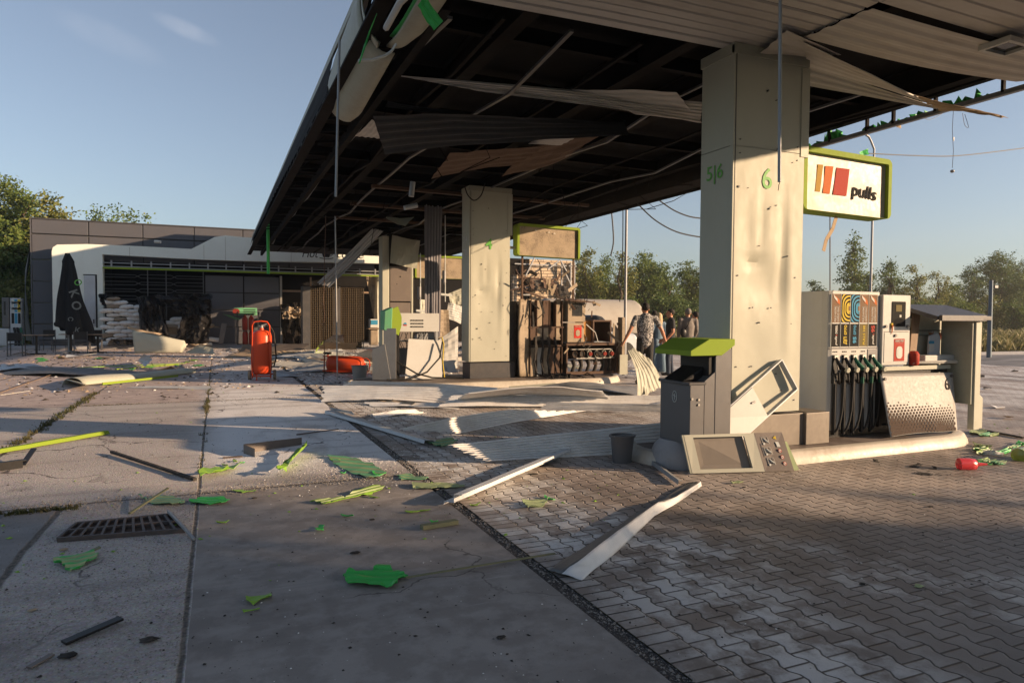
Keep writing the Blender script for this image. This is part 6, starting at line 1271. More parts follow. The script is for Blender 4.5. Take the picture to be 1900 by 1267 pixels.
lath((145, 682), (345, 674), .05, .02, 'green2', 'yellow green strip lying across the yard before the parasol', .01, .01, 'green_strip', 'strip')
lath((215, 685), (330, 676), .08, .03, 'lime', 'second thicker lime strip near the bluish box scrap', .01, .02, 'green_strip', 'strip')
lath((310, 676), (358, 674), .02, .01, 'wood', 'thin tan stick beyond the thicker lime strip', .01, .01, 'stick', 'stick')
# cylinders of rolled fascia at left
rf = thing('rolled_fascia', G(230, 700), 'long cream rolled fascia shell with lime underside, lying in the yard', 'fascia piece')
a, b = G(135, 716, .0), G(352, 692, .0)
def roll(u, v): 
    d = (b-a); r = d.normalized().cross(Zv)*-1; ang = math.pi*(.02+.98*v)*1.0; rad = .17*(1-.3*u)*(1+.10*math.sin(u*9)); return a+d*u + r*(-math.cos(ang)*rad*1.6) + Zv*(math.sin(ang)*rad*.95+.012)
MB().grid(roll, 20, 12).build('shell', M['cream'], rf, smooth='all', solid=.008)
MB().bar(G(190, 712, .05), G(330, 697, .05), .02, .05).build('lime_edge', M['lime'], rf)
MB().grid(lambda u, v: G(120+36*u, 705+10*u, .01+.15*math.sin(math.pi*v*.9))+Vector((0, .3*v, 0)), 4, 8).build('torn_flap', M['cream_dk'], rf, smooth='all', solid=.006)
fallen([(0, 694), (200, 700), (195, 688), (0, 682)], 'midgrey', 'grey blue sheet at far left of the yard', 1, 31, (.02, .03, .08, .05), .06, amp=0)
fallen([(0, 690), (100, 684), (62, 676), (0, 680)], 'bluegrey', 'pale blue curled sheet at the left edge of the yard', 1, 32, (.02, .06, .12, .08), .05, .06, amp=0)
fallen([(130, 695), (300, 700), (245, 687), (80, 684)], 'stripdark', 'dark flat sheet lying behind the rolled fascia', 1, 33, (.02, .03, .06, .08), .05, amp=0)
fallen([(233, 720), (400, 722), (390, 715), (250, 717)], 'white', 'thin flat white strip before the rolled fascia', 1, 34, (.005, .01, .05, .03), .012, amp=0)
fallen([(256, 670), (270, 680), (285, 668), (268, 657)], 'bluegrey', 'bluish crumpled box scrap standing in the yard', 1, 35, (.05, .05, .25, .38), .05, amp=0, name='box_scrap', cat='scrap')
fallen([(310, 688), (350, 690), (340, 678), (322, 680)], 'grey', 'dark crumpled scrap behind the rolled fascia', 1, 36, (.02, .03, .15, .12), .06, amp=0, name='dark_scrap', cat='scrap')
rdeb = [([(345, 655), (400, 657), (395, 645), (370, 640)], 'cream_dk', 'crumpled cream sheet right of the torn housing', (.02, .03, .25, .35)),
 ([(412, 664), (520, 657), (510, 648), (440, 655)], 'card', 'tan board lying left behind the red extinguisher', (.02, .04, .1, .06)),
 ([(500, 663), (620, 668), (640, 650), (540, 655)], 'sheet', 'pale sheet behind the upright extinguisher', (.02, .04, .1, .1)),
 ([(470, 655), (560, 650), (575, 638), (520, 640)], 'grey_brn', 'brown curved sheet before the left wire rack', (.1, .1, .3, .2)),
 ([(545, 690), (690, 690), (690, 676), (560, 677)], 'bluegrey', 'pale blue sheet lying beneath the toppled extinguisher', (.02, .02, .06, .06)),
 ([(455, 695), (560, 700), (545, 690), (470, 688)], 'bluegrey', 'small pale blue sheet at the foot of the upright extinguisher', (.02, .02, .05, .05)),
 ([(500, 680), (600, 684), (610, 672), (520, 672)], 'white', 'white sheet between the two extinguishers', (.02, .02, .08, .1)),
 ([(560, 668), (640, 672), (600, 655), (540, 660)], 'white', 'creased white sheet left above the toppled extinguisher', (.03, .04, .25, .15)),
 ([(590, 647), (662, 650), (662, 636), (600, 636)], 'card', 'tan flat box section above the toppled extinguisher', (.45, .45, .72, .70)),
 ([(606, 634), (640, 638), (637, 620), (600, 632)], 'grey_brn', 'brown tilted sheet before the right wire rack', (.6, .6, 1.1, .8)),
 ([(660, 672), (700, 672), (700, 645), (664, 655)], 'galv', 'grey ribbed sheet leaning on the steel bin', (.05, .05, .7, .5)),
 ([(585, 655), (600, 640), (603, 632), (592, 640)], 'lime', 'curved lime green scrap before the left rack', (.1, .3, .7, .5)),
 ([(440, 655), (475, 656), (470, 640), (452, 640)], 'wood', 'dark wooden scraps behind the upright extinguisher', (.02, .05, .3, .2)),
 ([(820, 690), (850, 692), (845, 668), (810, 670)], 'white', 'white crumpled sheet at the left foot of column 4', (.05, .05, .4, .3)),
 ([(700, 745), (760, 752), (770, 748), (715, 741)], 'card', 'small cream scrap beneath the torn left sheet', (.02, .02, .05, .05)),
 ([(588, 722), (600, 728), (640, 722), (600, 712)], 'stripdark', 'dark rubble edge at the left corner of the torn sheet', (.02, .02, .1, .08)),
 ([(1000, 740), (1180, 742), (1180, 736), (1010, 735)], 'rust', 'brown scorched strip below the folded grey sheet', (.01, .01, .02, .02))]
for i, (pts, mt, lb, zs) in enumerate(rdeb): fallen(pts, mt, lb, 4 if mt in ('galv', 'sheet') else 1, 50+i, zs, .05, .02, name='debris_sheet', cat='debris', amp=.01 if mt in ('galv', 'sheet') else 0, nu=10, jag=.06)
# many smaller scattered board and sheet scraps in the yard behind
def scrap(x, y, s, mat, seed, z=0):
    rr = random.Random(seed); n = rr.randint(4, 6); pts = []
    for k in range(n): a = 2*math.pi*k/n+rr.uniform(-.3, .3); r = s*rr.uniform(.45, 1); pts.append((x+math.cos(a)*r, y+math.sin(a)*r*.6, z+.01+rr.random()*s*.3))
    mb = MB(); c = (x, y, z+.02+s*.12*rr.random()); mb.v = pts+[c]; mb.f = [(k, (k+1) % n, n) for k in range(n)]
    return mb.build('scrap', M[mat], solid=.008)
rs = random.Random(77)
for i in range(46):
    x, y = (rs.uniform(-7.5, 4), rs.uniform(20, 32)) if i < 22 else ((rs.uniform(1.5, 5.5), rs.uniform(17.5, 29)) if i < 36 else (rs.uniform(5, 12), rs.uniform(16, 30)))
    mt = rs.choice(['card', 'cream_dk', 'sheet', 'grey_brn', 'bluegrey', 'wood']); o = scrap(x, y, rs.uniform(.15, .6), mt, i)
    cn = {'card': 'tan', 'cream_dk': 'cream', 'sheet': 'pale', 'grey_brn': 'dark brown', 'bluegrey': 'bluish', 'wood': 'wooden'}[mt]
    wh = 'in the yard before the shop' if i < 22 else ('among the debris near the toppled extinguisher' if i < 36 else 'on the ground behind the burnt pump')
    setp(o, f'small {cn} scrap lying {wh}', 'scrap', f'{cn} scraps {wh}')
# ---- green plastic fragments
def shard(outline, mat, label, ribs=3, seed=1, h=.02, dirv=None, name='plastic_fragment', tilt=0):
    """ragged ribbed plastic fragment: outline in photograph points on the ground"""
    base = [G(*p) for p in outline]; rj = random.Random(seed*7+1); pts = []
    for i, p in enumerate(base):                      # broken edge: jitter between the outline points
        q = base[(i+1) % len(base)]; L = (q-p).length; n = max(2, min(5, int(L/.03)))
        for k in range(n):
            t = k/n; o = Vector((rj.gauss(0, 1), rj.gauss(0, 1), 0))*min(.006, L*.06)*(1 if k else .3); pts.append(p.lerp(q, t)+o)
    c = sum(pts, Vector())/len(pts); d = Vector(dirv).normalized() if dirv else (base[len(base)//2]-base[0]).normalized(); e = Vector((-d.y, d.x, 0))
    loc = [((p-c).dot(d), (p-c).dot(e)) for p in pts]; vmin, vmax = min(q[1] for q in loc), max(q[1] for q in loc); bm = bmesh.new()
    fv = [bm.verts.new((q[0], q[1], 0)) for q in loc]; f = bm.faces.new(fv); ribs = ribs+1 if ribs > 1 else ribs
    # slice across the ribs so each rib has its own facets
    for k in sorted([j_+f_ for j_ in range(ribs) for f_ in (0, .16, .5, .60)]):
        if k == 0: continue
        v = vmin+(vmax-vmin)*k/ribs; bmesh.ops.bisect_plane(bm, geom=bm.verts[:]+bm.edges[:]+bm.faces[:], plane_co=(0, v, 0), plane_no=(0, 1, 0))
    umin, umax = min(q[0] for q in loc), max(q[0] for q in loc)
    for k in range(1, 6): bmesh.ops.bisect_plane(bm, geom=bm.verts[:]+bm.edges[:]+bm.faces[:], plane_co=(umin+(umax-umin)*k/6, 0, 0), plane_no=(1, 0, 0))
    bmesh.ops.triangulate(bm, faces=bm.faces[:]); W_ = max(1e-6, vmax-vmin)
    for v in bm.verts:
        t = (v.co.y-vmin)/W_*ribs; fr_ = t % 1; tri = 0 if fr_ < .02 or fr_ > .98 else (1 if fr_ < .52 else max(0, 1-(fr_-.5)/.1)); u = (v.co.x-umin)/(umax-umin)
        zz = .005+h*tri*.55+h*.7*abs(fbm(v.co.x*5, v.co.y*5, seed))+tilt*u+h*.5*(2*u-1)**2; v.co = Vector(c+d*v.co.x+e*v.co.y)+Zv*zz
    e_ = Vector((-d.y, d.x, 0))
    for fc in bm.faces:
        t = ((sum((v.co for v in fc.verts), Vector())/3-c).dot(e_)-vmin)/W_*ribs % 1
        fc.material_index = 1 if t < .16 and ribs > 1 and seed % 2 else 0
    me = bpy.data.meshes.new(name); bm.to_mesh(me); bm.free(); me.materials.append(M[mat]); me.materials.append(M['green3' if mat != 'green3' else 'green2']); o = bpy.data.objects.new(name, me); COL.objects.link(o)
    m = o.modifiers.new('solid', 'SOLIDIFY'); m.thickness = .004; m.offset = 0
    return setp(o, label, 'fragment')
shard([(98, 1046), (135, 1033), (150, 1036), (175, 1028), (183, 1037), (160, 1050), (130, 1064), (117, 1054)], 'green', 'ridged bright green fragment below the drain grate', 3, 1, .028, (1, .25, 0))
shard([(640, 1080), (636, 1073), (648, 1063), (660, 1068), (685, 1065), (700, 1056), (722, 1052), (740, 1070), (757, 1075), (738, 1082), (733, 1094), (705, 1093), (668, 1091), (645, 1090)], 'green', 'largest torn green fragment in the foreground at the end of the thin lath', 3, 2, .03, (1, -.5, 0))
shard([(455, 1112), (480, 1107), (502, 1104), (504, 1112), (485, 1116), (470, 1124), (456, 1119)], 'green2', 'small green fragment in the dark foreground concrete', 1, 3, .02)
shard([(450, 1136), (480, 1130), (482, 1133), (452, 1139)], 'green2', 'tiny green sliver below the small foreground fragment', 1, 4, .01)
shard([(257, 922), (275, 930), (290, 921), (318, 923), (342, 932), (330, 939), (285, 938)], 'jade', 'left of two joined green fragments above the drain grate', 3, 5, .02)
shard([(350, 931), (385, 924), (415, 926), (427, 932), (400, 938), (360, 937)], 'green', 'right of two joined green fragments above the drain grate', 2, 6, .02)
shard([(606, 847), (640, 848), (690, 862), (717, 880), (700, 888), (680, 889), (650, 878), (622, 864)], 'jade', 'large dusty green ribbed sheet fragment beside the paving seam', 4, 7, .02, (1, -.9, 0))
shard([(690, 880), (712, 875), (717, 882), (700, 886)], 'green', 'small bright scrap at the tip of the dusty ribbed fragment', 1, 8, .02)
shard([(575, 933), (610, 928), (640, 926), (655, 916), (700, 905), (714, 907), (690, 918), (640, 930), (600, 937)], 'green2', 'long ragged yellow green strip fragment on the concrete', 2, 9, .02, (1, .5, 0))
shard([(512, 884), (525, 866), (548, 846), (570, 837), (568, 842), (545, 862), (535, 878), (520, 888)], 'green2', 'raised narrow green splinter casting a long shadow', 1, 10, .07, (.4, 1, 0), tilt=.05)
shard([(366, 880), (400, 871), (450, 866), (420, 878), (372, 894)], 'green2', 'folded lime scrap at the end of the black lath', 1, 11, .06, (1, .3, 0))
shard([(764, 900), (820, 896), (862, 902), (858, 908), (800, 909), (766, 908)], 'green3', 'pale green plate across the paving seam', 1, 12, .02)
shard([(737, 884), (760, 880), (768, 886), (795, 888), (790, 891), (745, 892)], 'jade', 'little green pieces beside the seam gravel', 2, 13, .015)
shard([(967, 935), (990, 930), (1018, 932), (1005, 942), (980, 946)], 'green3', 'pale yellow green fragment on the pavers between the two strips', 2, 14, .03)
shard([(1010, 923), (1030, 928), (1026, 931), (1012, 929)], 'green', 'bright green tip behind the pale paver fragment', 1, 15, .02)
shard([(750, 951), (790, 947), (800, 949), (755, 953)], 'green2', 'thin green sliver near the end of the white channel', 1, 16, .01)
shard([(585, 984), (592, 977), (602, 979), (600, 986), (588, 989)], 'green', 'tiny bent green piece alone on the foreground concrete', 1, 17, .02)
shard([(428, 912), (448, 910), (475, 913), (450, 915)], 'green2', 'slim green scrap on the slab joint', 1, 18, .01)
shard([(795, 826), (830, 815), (850, 820), (820, 832)], 'jade', 'grey green crumpled scrap at the lower end of the blue grey strip', 2, 19, .03)
shard([(1355, 897), (1370, 893), (1380, 896), (1360, 899)], 'green3', 'little pale chip on the pavers before the instruction panel', 1, 20, .01)
rs = random.Random(21)
for i in range(34):
    if i < 14: px_, py_ = rs.uniform(1812, 1900), rs.uniform(798, 862)
    elif i < 24: px_, py_ = rs.uniform(60, 380), rs.uniform(662, 690)
    else: px_, py_ = rs.uniform(380, 900), rs.uniform(845, 1000)
    L = rs.uniform(14, 42)*(1 if i < 14 else .6); H_ = rs.uniform(3, 7)*(1 if i < 14 else .5); k = rs.uniform(-.25, .25)
    out = [(px_-L/2, py_-k*L/2), (px_-L/4, py_-H_/2), (px_+L/4, py_+k*L/4-H_/2), (px_+L/2, py_+k*L/2), (px_+L/5, py_+k*L/5+H_/2), (px_-L/3, py_+H_/2)]
    mt = rs.choice(['green', 'green2', 'jade', 'green3'] if i < 14 else ['green', 'green2']); cn = {'green': 'bright green', 'green2': 'yellow green', 'jade': 'dusty green', 'green3': 'pale green'}[mt]
    wh = 'beside the right end of the near island' if i < 14 else ('in the yard before the cafe chairs' if i < 24 else 'on the concrete of the middle ground')
    o = shard(out, mt, f'{cn} plastic splinter {wh}', 1 if i >= 14 else 2, 200+i, .015 if i >= 14 else .03); o['group'] = f'{cn} splinters {wh}'
# dark and tan oddments
def crumple(px_, py_, s, mat, label, seed, cat='scrap', flat=.35, name='dark_scrap'):
    c = G(px_, py_); mb = MB(); mb.ball((0, 0, 0), 1, 10, 7); rr = seed*1.37
    mb.v = [(c.x+v[0]*s*(1+.6*fbm(v[0]*2+rr, v[1]*2, v[2])), c.y+v[1]*s*.7*(1+.6*fbm(v[0]*2, v[1]*2+rr, v[2])), .004+(v[2]+1)*s*flat*.5*(1+.5*fbm(v[0], v[1]+rr))) for v in mb.v]
    return setp(mb.build(name, M[mat]), label, cat)
crumple(276, 1190, .04, 'char', 'crumpled black scrap right of the black flat strip', 1); crumple(127, 1219, .04, 'char', 'black torn scrap at bottom left below the black strip', 2)
crumple(930, 1184, .022, 'char', 'black pebble like scrap in the foreground slab', 3); crumple(660, 1027, .03, 'char', 'small black scrap beyond the big green fragment', 4)
crumple(690, 965, .02, 'char', 'round black crumb before the ragged green strip', 5); crumple(472, 925, .025, 'char', 'curled black scrap right of the joined green fragments', 6)
crumple(60, 1133, .022, 'card', 'dry yellow leaf on the rough concrete at left', 7, 'leaf', .3, 'dry_leaf'); crumple(118, 1021, .025, 'card', 'dry curled leaf just below the left end of the drain grate', 8, 'leaf', .4, 'dry_leaf')
crumple(1705, 1089, .03, 'green3', 'small dry green leaf on the dark pavers at right', 9, 'leaf', .3, 'dry_leaf'); crumple(1600, 1085, .02, 'char', 'dark crumb left of the leaf on the pavers', 10)
crumple(1380, 905, .02, 'char', 'dark crumb on the lit pavers', 11); crumple(1727, 941, .025, 'char', 'dark crumb on the lit pavers at right', 12); crumple(990, 880, .05, 'char', 'black smear of burnt plastic on the pavers near the white channel', 13, flat=.1)
for i, (a, b, lb) in enumerate((((1690, 867), (1740, 872), 'dark torn plate lying left of the red bottle'), ((1610, 855), (1650, 860), 'thin dark scrap before the island kerb'), ((1700, 880), (1750, 885), 'black splintered piece below the dark torn plate'))):
    q = [G(*a), G(*b), G(b[0]-8, b[1]-7), G(a[0]+12, a[1]-7)]; o = sheet('dark_plate', *q, M['char'], 1, 0, 6, .02, 90+i, None, .02); setp(o, lb, 'scrap')
# bottles near the kerb
rbm = Mat('red translucent plastic'); rbm.set('Base Color', (.85, .06, .07)); rbm.set('Roughness', .25); rbm.b.inputs['Transmission Weight'].default_value = .35; rbm.b.inputs['Subsurface Weight'].default_value = .1
rbt = thing('canister', G(1800, 860), 'red plastic bottle lying on the pavers right of the island', 'bottle'); a = G(1777, 861, .055); b = G(1816, 861, .055); d = (b-a).normalized()
MB().tube([a, a+d*.01, a+d*.12, a+d*.18, a+d*.20], [.04, .062, .062, .052, .02], 14, flat=.8).build('body', rbm.m, rbt, smooth=50); MB().tube([a+d*.20, a+d*.30], [.022, .010], 10).build('nozzle', rbm.m, rbt)
gbm = Mat('yellow green bottle'); gbm.set('Base Color', (.35, .42, .08)); gbm.set('Roughness', .2); gbm.b.inputs['Transmission Weight'].default_value = .4
a = G(1888, 845, .06); gb2 = MB().tube([a, a+V(.02, 0, 0), a+V(.25, .05, 0)], [.03, .075, .075], 14).build('canister', gbm.m, smooth=50); setp(gb2, 'yellow green bottle cut by the right edge', 'bottle')
o = fallen([(1820, 842), (1858, 846), (1862, 838), (1830, 834)], 'paper', 'crumpled white paper behind the red bottle', 1, 70, (.01, .01, .05, .06), .03, amp=0, name='paper_scrap', cat='paper', nu=8)
lath((1820, 797), (1900, 812), .05, .02, 'char', 'dark strip leaving the frame right of the island', .02, .02, 'dark_strip', 'strip')
for i, (px_, py_, mt) in enumerate(((1740, 741, 'char'), (1760, 733, 'char'), (1800, 724, 'char'), (1830, 722, 'char'), (1850, 757, 'sheet'), (1870, 777, 'card'), (1820, 700, 'char'), (1885, 690, 'char'))):
    c = G(px_, py_); o = scrap(c.x, c.y, .18, mt, 500+i); setp(o, f"{'dark' if mt == 'char' else 'pale'} scrap on the paving beyond the wash stand", 'scrap', f"{'dark' if mt == 'char' else 'pale'} scraps beyond the wash stand")
# drain grate
dg = thing('drain_grate', G(230, 985), 'rusty brown slotted drain grate in the rough concrete', 'drain')
gx0, gy0 = -.95, 5.20; cA, cB, cC, cD = G(106, 1006), G(345, 988), G(318, 958), G(143, 975)
gq = lambda u, v: (cA*(1-u)+cB*u)*(1-v)+(cD*(1-u)+cC*u)*v
MB().prism([gq(0, 0)+V(0, 0, .004), gq(1, 0)+V(0, 0, .004), gq(1, 1)+V(0, 0, .004), gq(0, 1)+V(0, 0, .004)], (0, 0, .002)).build('pit', M['rust'], dg)
gi = paint('cast iron', (.10, .085, .08), .6, .3, .4, (.2, .12, .08), 8, .2); mb = MB(); nb_ = 12
for v in (0, .48, .94): a, b = gq(0, v+.02)+V(0, 0, .016), gq(1, v+.02)+V(0, 0, .016); mb.bar(a, b, .022, .03)
for k in range(nb_+1): mb.bar(gq(k/nb_, .03)+V(0, 0, .017), gq(k/nb_, .96)+V(0, 0, .017), .017, .026)
mb.build('bars', gi, dg, bev=.002)
# ---- hanging bits under the canopy
def hang(px0, py0, py1, y, r, mat, label, name='hanging_rod', px1=None, cat='hanging rod', wig=0, n=2):
    a = P(px0, py0, y=y); b = P(px1 if px1 is not None else px0, py1, y=y); pts = []
    for k in range(n+1): p = a.lerp(b, k/n); pts.append(p+Vector((fbm(k*.7, y)*wig, 0, 0)))
    return setp(MB().tube(pts, r, 8).build(name, M[mat], smooth=50), label, cat)
hang(1448, -30, 338, 3.7, .012, 'galv', 'galvanised conduit hanging in front of column 6', px1=1446)
hang(1446, 337, 354, 3.7, .0025, 'rust', 'frayed wire end at the tip of the hanging conduit', 'wire_end', px1=1444, cat='wire', wig=.008, n=5)
hang(630, 75, 365, 7.4, .013, 'galv', 'upper half of the thin rod hanging at the torn fascia', px1=623); hang(622, 402, 705, 9.2, .009, 'galv', 'lower thin rod standing before the toppled extinguisher', px1=626, py1=705) if False else hang(622, 402, 705, 15.0, .014, 'galv', 'long thin rod hanging before the toppled extinguisher', px1=626)
hang(603, 400, 706, 15.4, .008, 'rust', 'rusty wire hanging left of the long thin rod', 'hanging_wire', px1=601, cat='wire', wig=.03, n=10)
hang(497, 400, 508, 24, .05, 'green', 'green strip dangling from the far left canopy corner', 'hanging_strip', px1=498, cat='strip')
o = sheet('hanging_sheet', P(588, 525, y=20), P(690, 425, y=19.5), P(712, 428, y=19.6), P(611, 533, y=20), M['galv'], 4, .02, 12, .06, 61, None, .03, -.1); setp(o, 'grey ribbed sheet hanging diagonally before the coffee sign', 'metal sheet')
o = sheet('hanging_sheet', P(788, 628, y=16.6), P(788, 380, y=16.6), P(822, 384, y=16.7), P(817, 626, y=16.7), paint('dark hanging strip', (.14, .135, .15), .5, 0, .3, (.08, .07, .07), 2, .1), 6, .02, 24, .03, 62, None, .03); setp(o, 'dark ribbed sheet hanging straight down left of column 4', 'metal sheet')
o = sheet('hanging_scrap', P(716, 404, y=15), P(768, 404, y=15), P(752, 419, y=14.8), P(722, 411, y=14.8), M['cream_dk'], 1, 0, 6, .03, 63); setp(o, 'small cream scrap hanging above the far column', 'scrap')
o = sheet('hanging_fragment', P(788, -8, y=4.9), P(822, 40, y=4.9), P(806, 56, y=4.85), P(776, 10, y=4.85), M['green'], 2, .012, 6, .02, 64); setp(o, 'green ribbed fragment dangling at the near canopy edge', 'fragment')
o = sheet('hanging_fragment', P(699, 26, y=5.6), P(668, 118, y=5.6), P(664, 122, y=5.6), P(684, 60, y=5.6), M['green'], 1, .01, 8, .03, 65); setp(o, 'slim green fragment dangling in the torn fascia shell', 'fragment')
MB().tube([P(666, 113, y=5.7), P(690, 112, y=5.8), P(715, 104, y=5.9), P(727, 95, y=6.0), P(735, 82, y=6.0)], .012, 6).build('cable', M['wgrey'], smooth=50); setp(bpy.data.objects['cable'], 'thin curved cable end at the torn fascia shell', 'cable')
for (a, b, r, lb) in (((766, 338), (763, 365), .05, 'small lamp dangling under the black roof, upper one'), ((750, 386), (774, 381), .045, 'small lamp dangling below the upper one under the roof')):
    setp(MB().cyl(P(*a, y=12), P(*b, y=12), r, 10).build('hanging_lamp', M['galv'], smooth=40), lb, 'lamp')
for (px_, y, py0, py1, wd, lb) in ((780, 18, 470, 590, .0, 'lamp drop with crossbar hanging right of the far column'), (826, 18.5, 400, 560, .0, 'lamp drop with small box hanging left of column 4')):
    t = thing('pendant_fitting', P(px_, py0, y=y), lb, 'pendant'); MB().cyl(P(px_, py0, y=y), P(px_, py1, y=y), .015, 6).build('rod', M['wgrey'], t); MB().cyl(P(px_-2, py1-35, y=y), P(px_-2, py1-58, y=y), .055, 8).build('tube', M['midgrey'], t); MB().bar(P(px_-8, py1-14, y=y), P(px_+12, py1-12, y=y), .06, .06).build('crossbar', M['wgrey'], t)
# cables sagging in the sky and below the right fascia
def cable(pts, y, r, label, name='cable', mat='rubber'):
    q = [P(*p, y=y) for p in pts]; fine = []
    for i in range(len(q)-1):
        p0 = q[max(0, i-1)]; p1 = q[i]; p2 = q[i+1]; p3 = q[min(len(q)-1, i+2)]
        for k in range(6):
            t = k/6; fine.append(.5*((2*p1)+(p2-p0)*t+(2*p0-5*p1+4*p2-p3)*t*t+(3*p1-p0-3*p2+p3)*t**3))
    fine.append(q[-1]); return setp(MB().tube(fine, r, 5).build(name, M[mat], smooth=60), label, 'cable')
cable([(1183, 378), (1215, 408), (1255, 430), (1300, 440), (1330, 441)], 14, .018, 'lower of two sagging cables left of column 6'); cable([(1222, 371), (1250, 390), (1280, 402), (1310, 406)], 14, .018, 'upper of two sagging cables left of column 6')
cable([(1612, 285), (1700, 289), (1780, 289), (1900, 275), (1990, 262)], 20, .022, 'dark cable across the sky right of the pulls sign')
cable([(1134, 388), (1137, 420), (1138, 450), (1133, 475)], 16, .02, 'short black cable hanging below the far canopy edge')
cable([(1156, 384), (1155, 480), (1150, 560)], 22, .02, 'thin double cable beside the tall lamp post')
cable([(862, 345), (868, 362), (880, 372), (893, 362), (900, 340)], 14.1, .014, 'black cable loop hanging over the top of column 4')
dr = thing('dangling_box', P(1768, 310, y=7.5), 'small box dangling on a wire from the right canopy edge', 'box'); MB().tube([P(1769, 205, y=7.5), P(1767, 240, y=7.5), P(1769, 280, y=7.5), P(1767, 312, y=7.5)], .004, 5).build('wire', M['rubber'], dr); MB().ball(P(1767, 318, y=7.5), .034, 10, 7, (1, 1, .8)).build('box', M['galv'], dr, smooth='all'); MB().tube([P(1769, 255, y=7.5), P(1769, 262, y=7.5)], .01, 6).build('joint', M['midgrey'], dr)
cable([(1786, 210), (1790, 232), (1797, 236), (1790, 212)], 7.5, .004, 'thin wire loop under the twisted soffit sheet'); cable([(1705, 214), (1725, 222), (1750, 210)], 7.6, .004, 'slack wire under the right canopy edge')
setp(sheet('hanging_scrap', P(1664, 231, y=7.4), P(1672, 230, y=7.4), P(1672, 239, y=7.4), P(1664, 236, y=7.4), M['card'], 1, 0, 3, .01, 66), 'tiny tan scrap hanging from the right canopy edge', 'scrap')
setp(sheet('hanging_fragment', P(1594, 283, y=9), P(1610, 276, y=9), P(1610, 288, y=9), P(1596, 288, y=9), M['green'], 1, 0, 4, .02, 67), 'green scrap peeking over the top of the pulls sign', 'fragment')
# lamp posts
def post(px_, py0, py1, y, r, label, arm=None):
    t = thing('lamp_post', (P(px_, 590, y=y).x, y, 0), label, 'lamp post'); a = P(px_, py0, y=y); x_ = P(px_, 592, y=y).x; MB().tube([(x_, y, 0), (x_, y, a.z)], [r, r*.75], 12).build('pole', M['galv'], t, smooth=50)
    if arm: MB().tube([(x_, y, a.z-.02)]+[P(*q, y=y) for q in arm], r*.8, 8).build('arm', M['galv'], t, smooth=50)
    return t
post(1160, 384, 700, 20, .055, 'tall grey lamp post beside the patterned shirt man'); post(1614, 275, 700, 24, .065, 'grey lamp post with curved top behind the pulls sign', arm=[(1616, 262), (1612, 254), (1607, 251)])
lp2 = post(1837, 520, 665, 17.5, .09, 'short blue grey post by the road at right'); lp2.children[0].data.materials[0] = paint('blue grey post', (.10, .14, .18), .5, .2, .2, (.2, .2, .2), 4, .05)
MB().box(lp2.location.x+.1, lp2.location.x+.3, 17.4, 17.5, P(1837, 532, y=17.5).z-.05, P(1837, 532, y=17.5).z+.05).build('bracket', M['midgrey'], lp2)
hang(1540, 390, 545, 12, .012, 'rust', 'thin dark rod rising behind the pump under the pulls sign', 'thin_rod', cat='rod')
# ================= PEOPLE
def fabric(name, a, b=None, scale=9, thr=(.45, .55)):
    m = Mat(name); n = m.noise(scale, 3, .6, None, 1.2); c = m.mix(n.step(*thr), a, b) if b else m.mix(n.step(.3, .7)*.5, a, tuple(x*.6 for x in a))
    m.set('Base Color', c); m.set('Roughness', .85); m.bump(m.noise(14, 3)+m.noise(3, 2)*2, .35, .02); return m.m
SK = Mat('skin'); SK.set('Base Color', SK.mix(SK.noise(8, 3).step(.3, .7), (.50, .24, .14), (.42, .18, .10))); SK.set('Roughness', .5); SK.b.inputs['Subsurface Weight'].default_value = .08; SK = SK.m
def capsule(mb, a, b, ra, rb, n=12, flat=1.0):
    a = Vector(a); b = Vector(b); d = (b-a).normalized(); pts = []; rs = []
    for k in (80, 55, 25): pts.append(a-d*ra*math.sin(R_(k))); rs.append(ra*math.cos(R_(k)))
    pts += [a, b]; rs += [ra, rb]
    for k in (25, 55, 80): pts.append(b+d*rb*math.sin(R_(k))); rs.append(rb*math.cos(R_(k)))
    mb.tube(pts, rs, n, flat=flat)
def chain(mb, pts, rs, flat=1.0):
    for i in range(len(pts)-1): capsule(mb, pts[i], pts[i+1], rs[i], rs[i+1], 12, flat)
def fuse(o, vox, sm=4):
    m = o.modifiers.new('fuse', 'REMESH'); m.mode = 'VOXEL'; m.voxel_size = vox; m.use_smooth_shade = True
    s = o.modifiers.new('relax', 'SMOOTH'); s.iterations = sm; s.factor = .5
def hand(mb, wrist, d, side):
    """palm and five fingers hanging along d, gently curled"""
    wrist = Vector(wrist); d = Vector(d).normalized(); f = Vector((0, 1, 0)); f = (f-d*f.dot(d)).normalized(); s = d.cross(f)*side
    p = wrist+d*.09; capsule(mb, wrist, wrist+d*.05, .026, .030, 10); capsule(mb, wrist+d*.04-f*.016, wrist+d*.085-f*.022, .017, .016, 8); capsule(mb, wrist+d*.04+f*.016, wrist+d*.09+f*.022, .017, .016, 8)
    for i, (o, L) in enumerate(((-.030, .058), (-.010, .07), (.010, .076), (.030, .068))):
        b = p+f*o; m1 = b+d*L*.5+s*.004; m2 = b+d*L*.9+s*.022; chain(mb, [b, m1, m2], [.0098, .009, .0075])
    t0 = wrist+d*.035+f*.03; chain(mb, [t0, t0+d*.03+f*.022, t0+d*.062+f*.024+s*.008], [.013, .0105, .009])
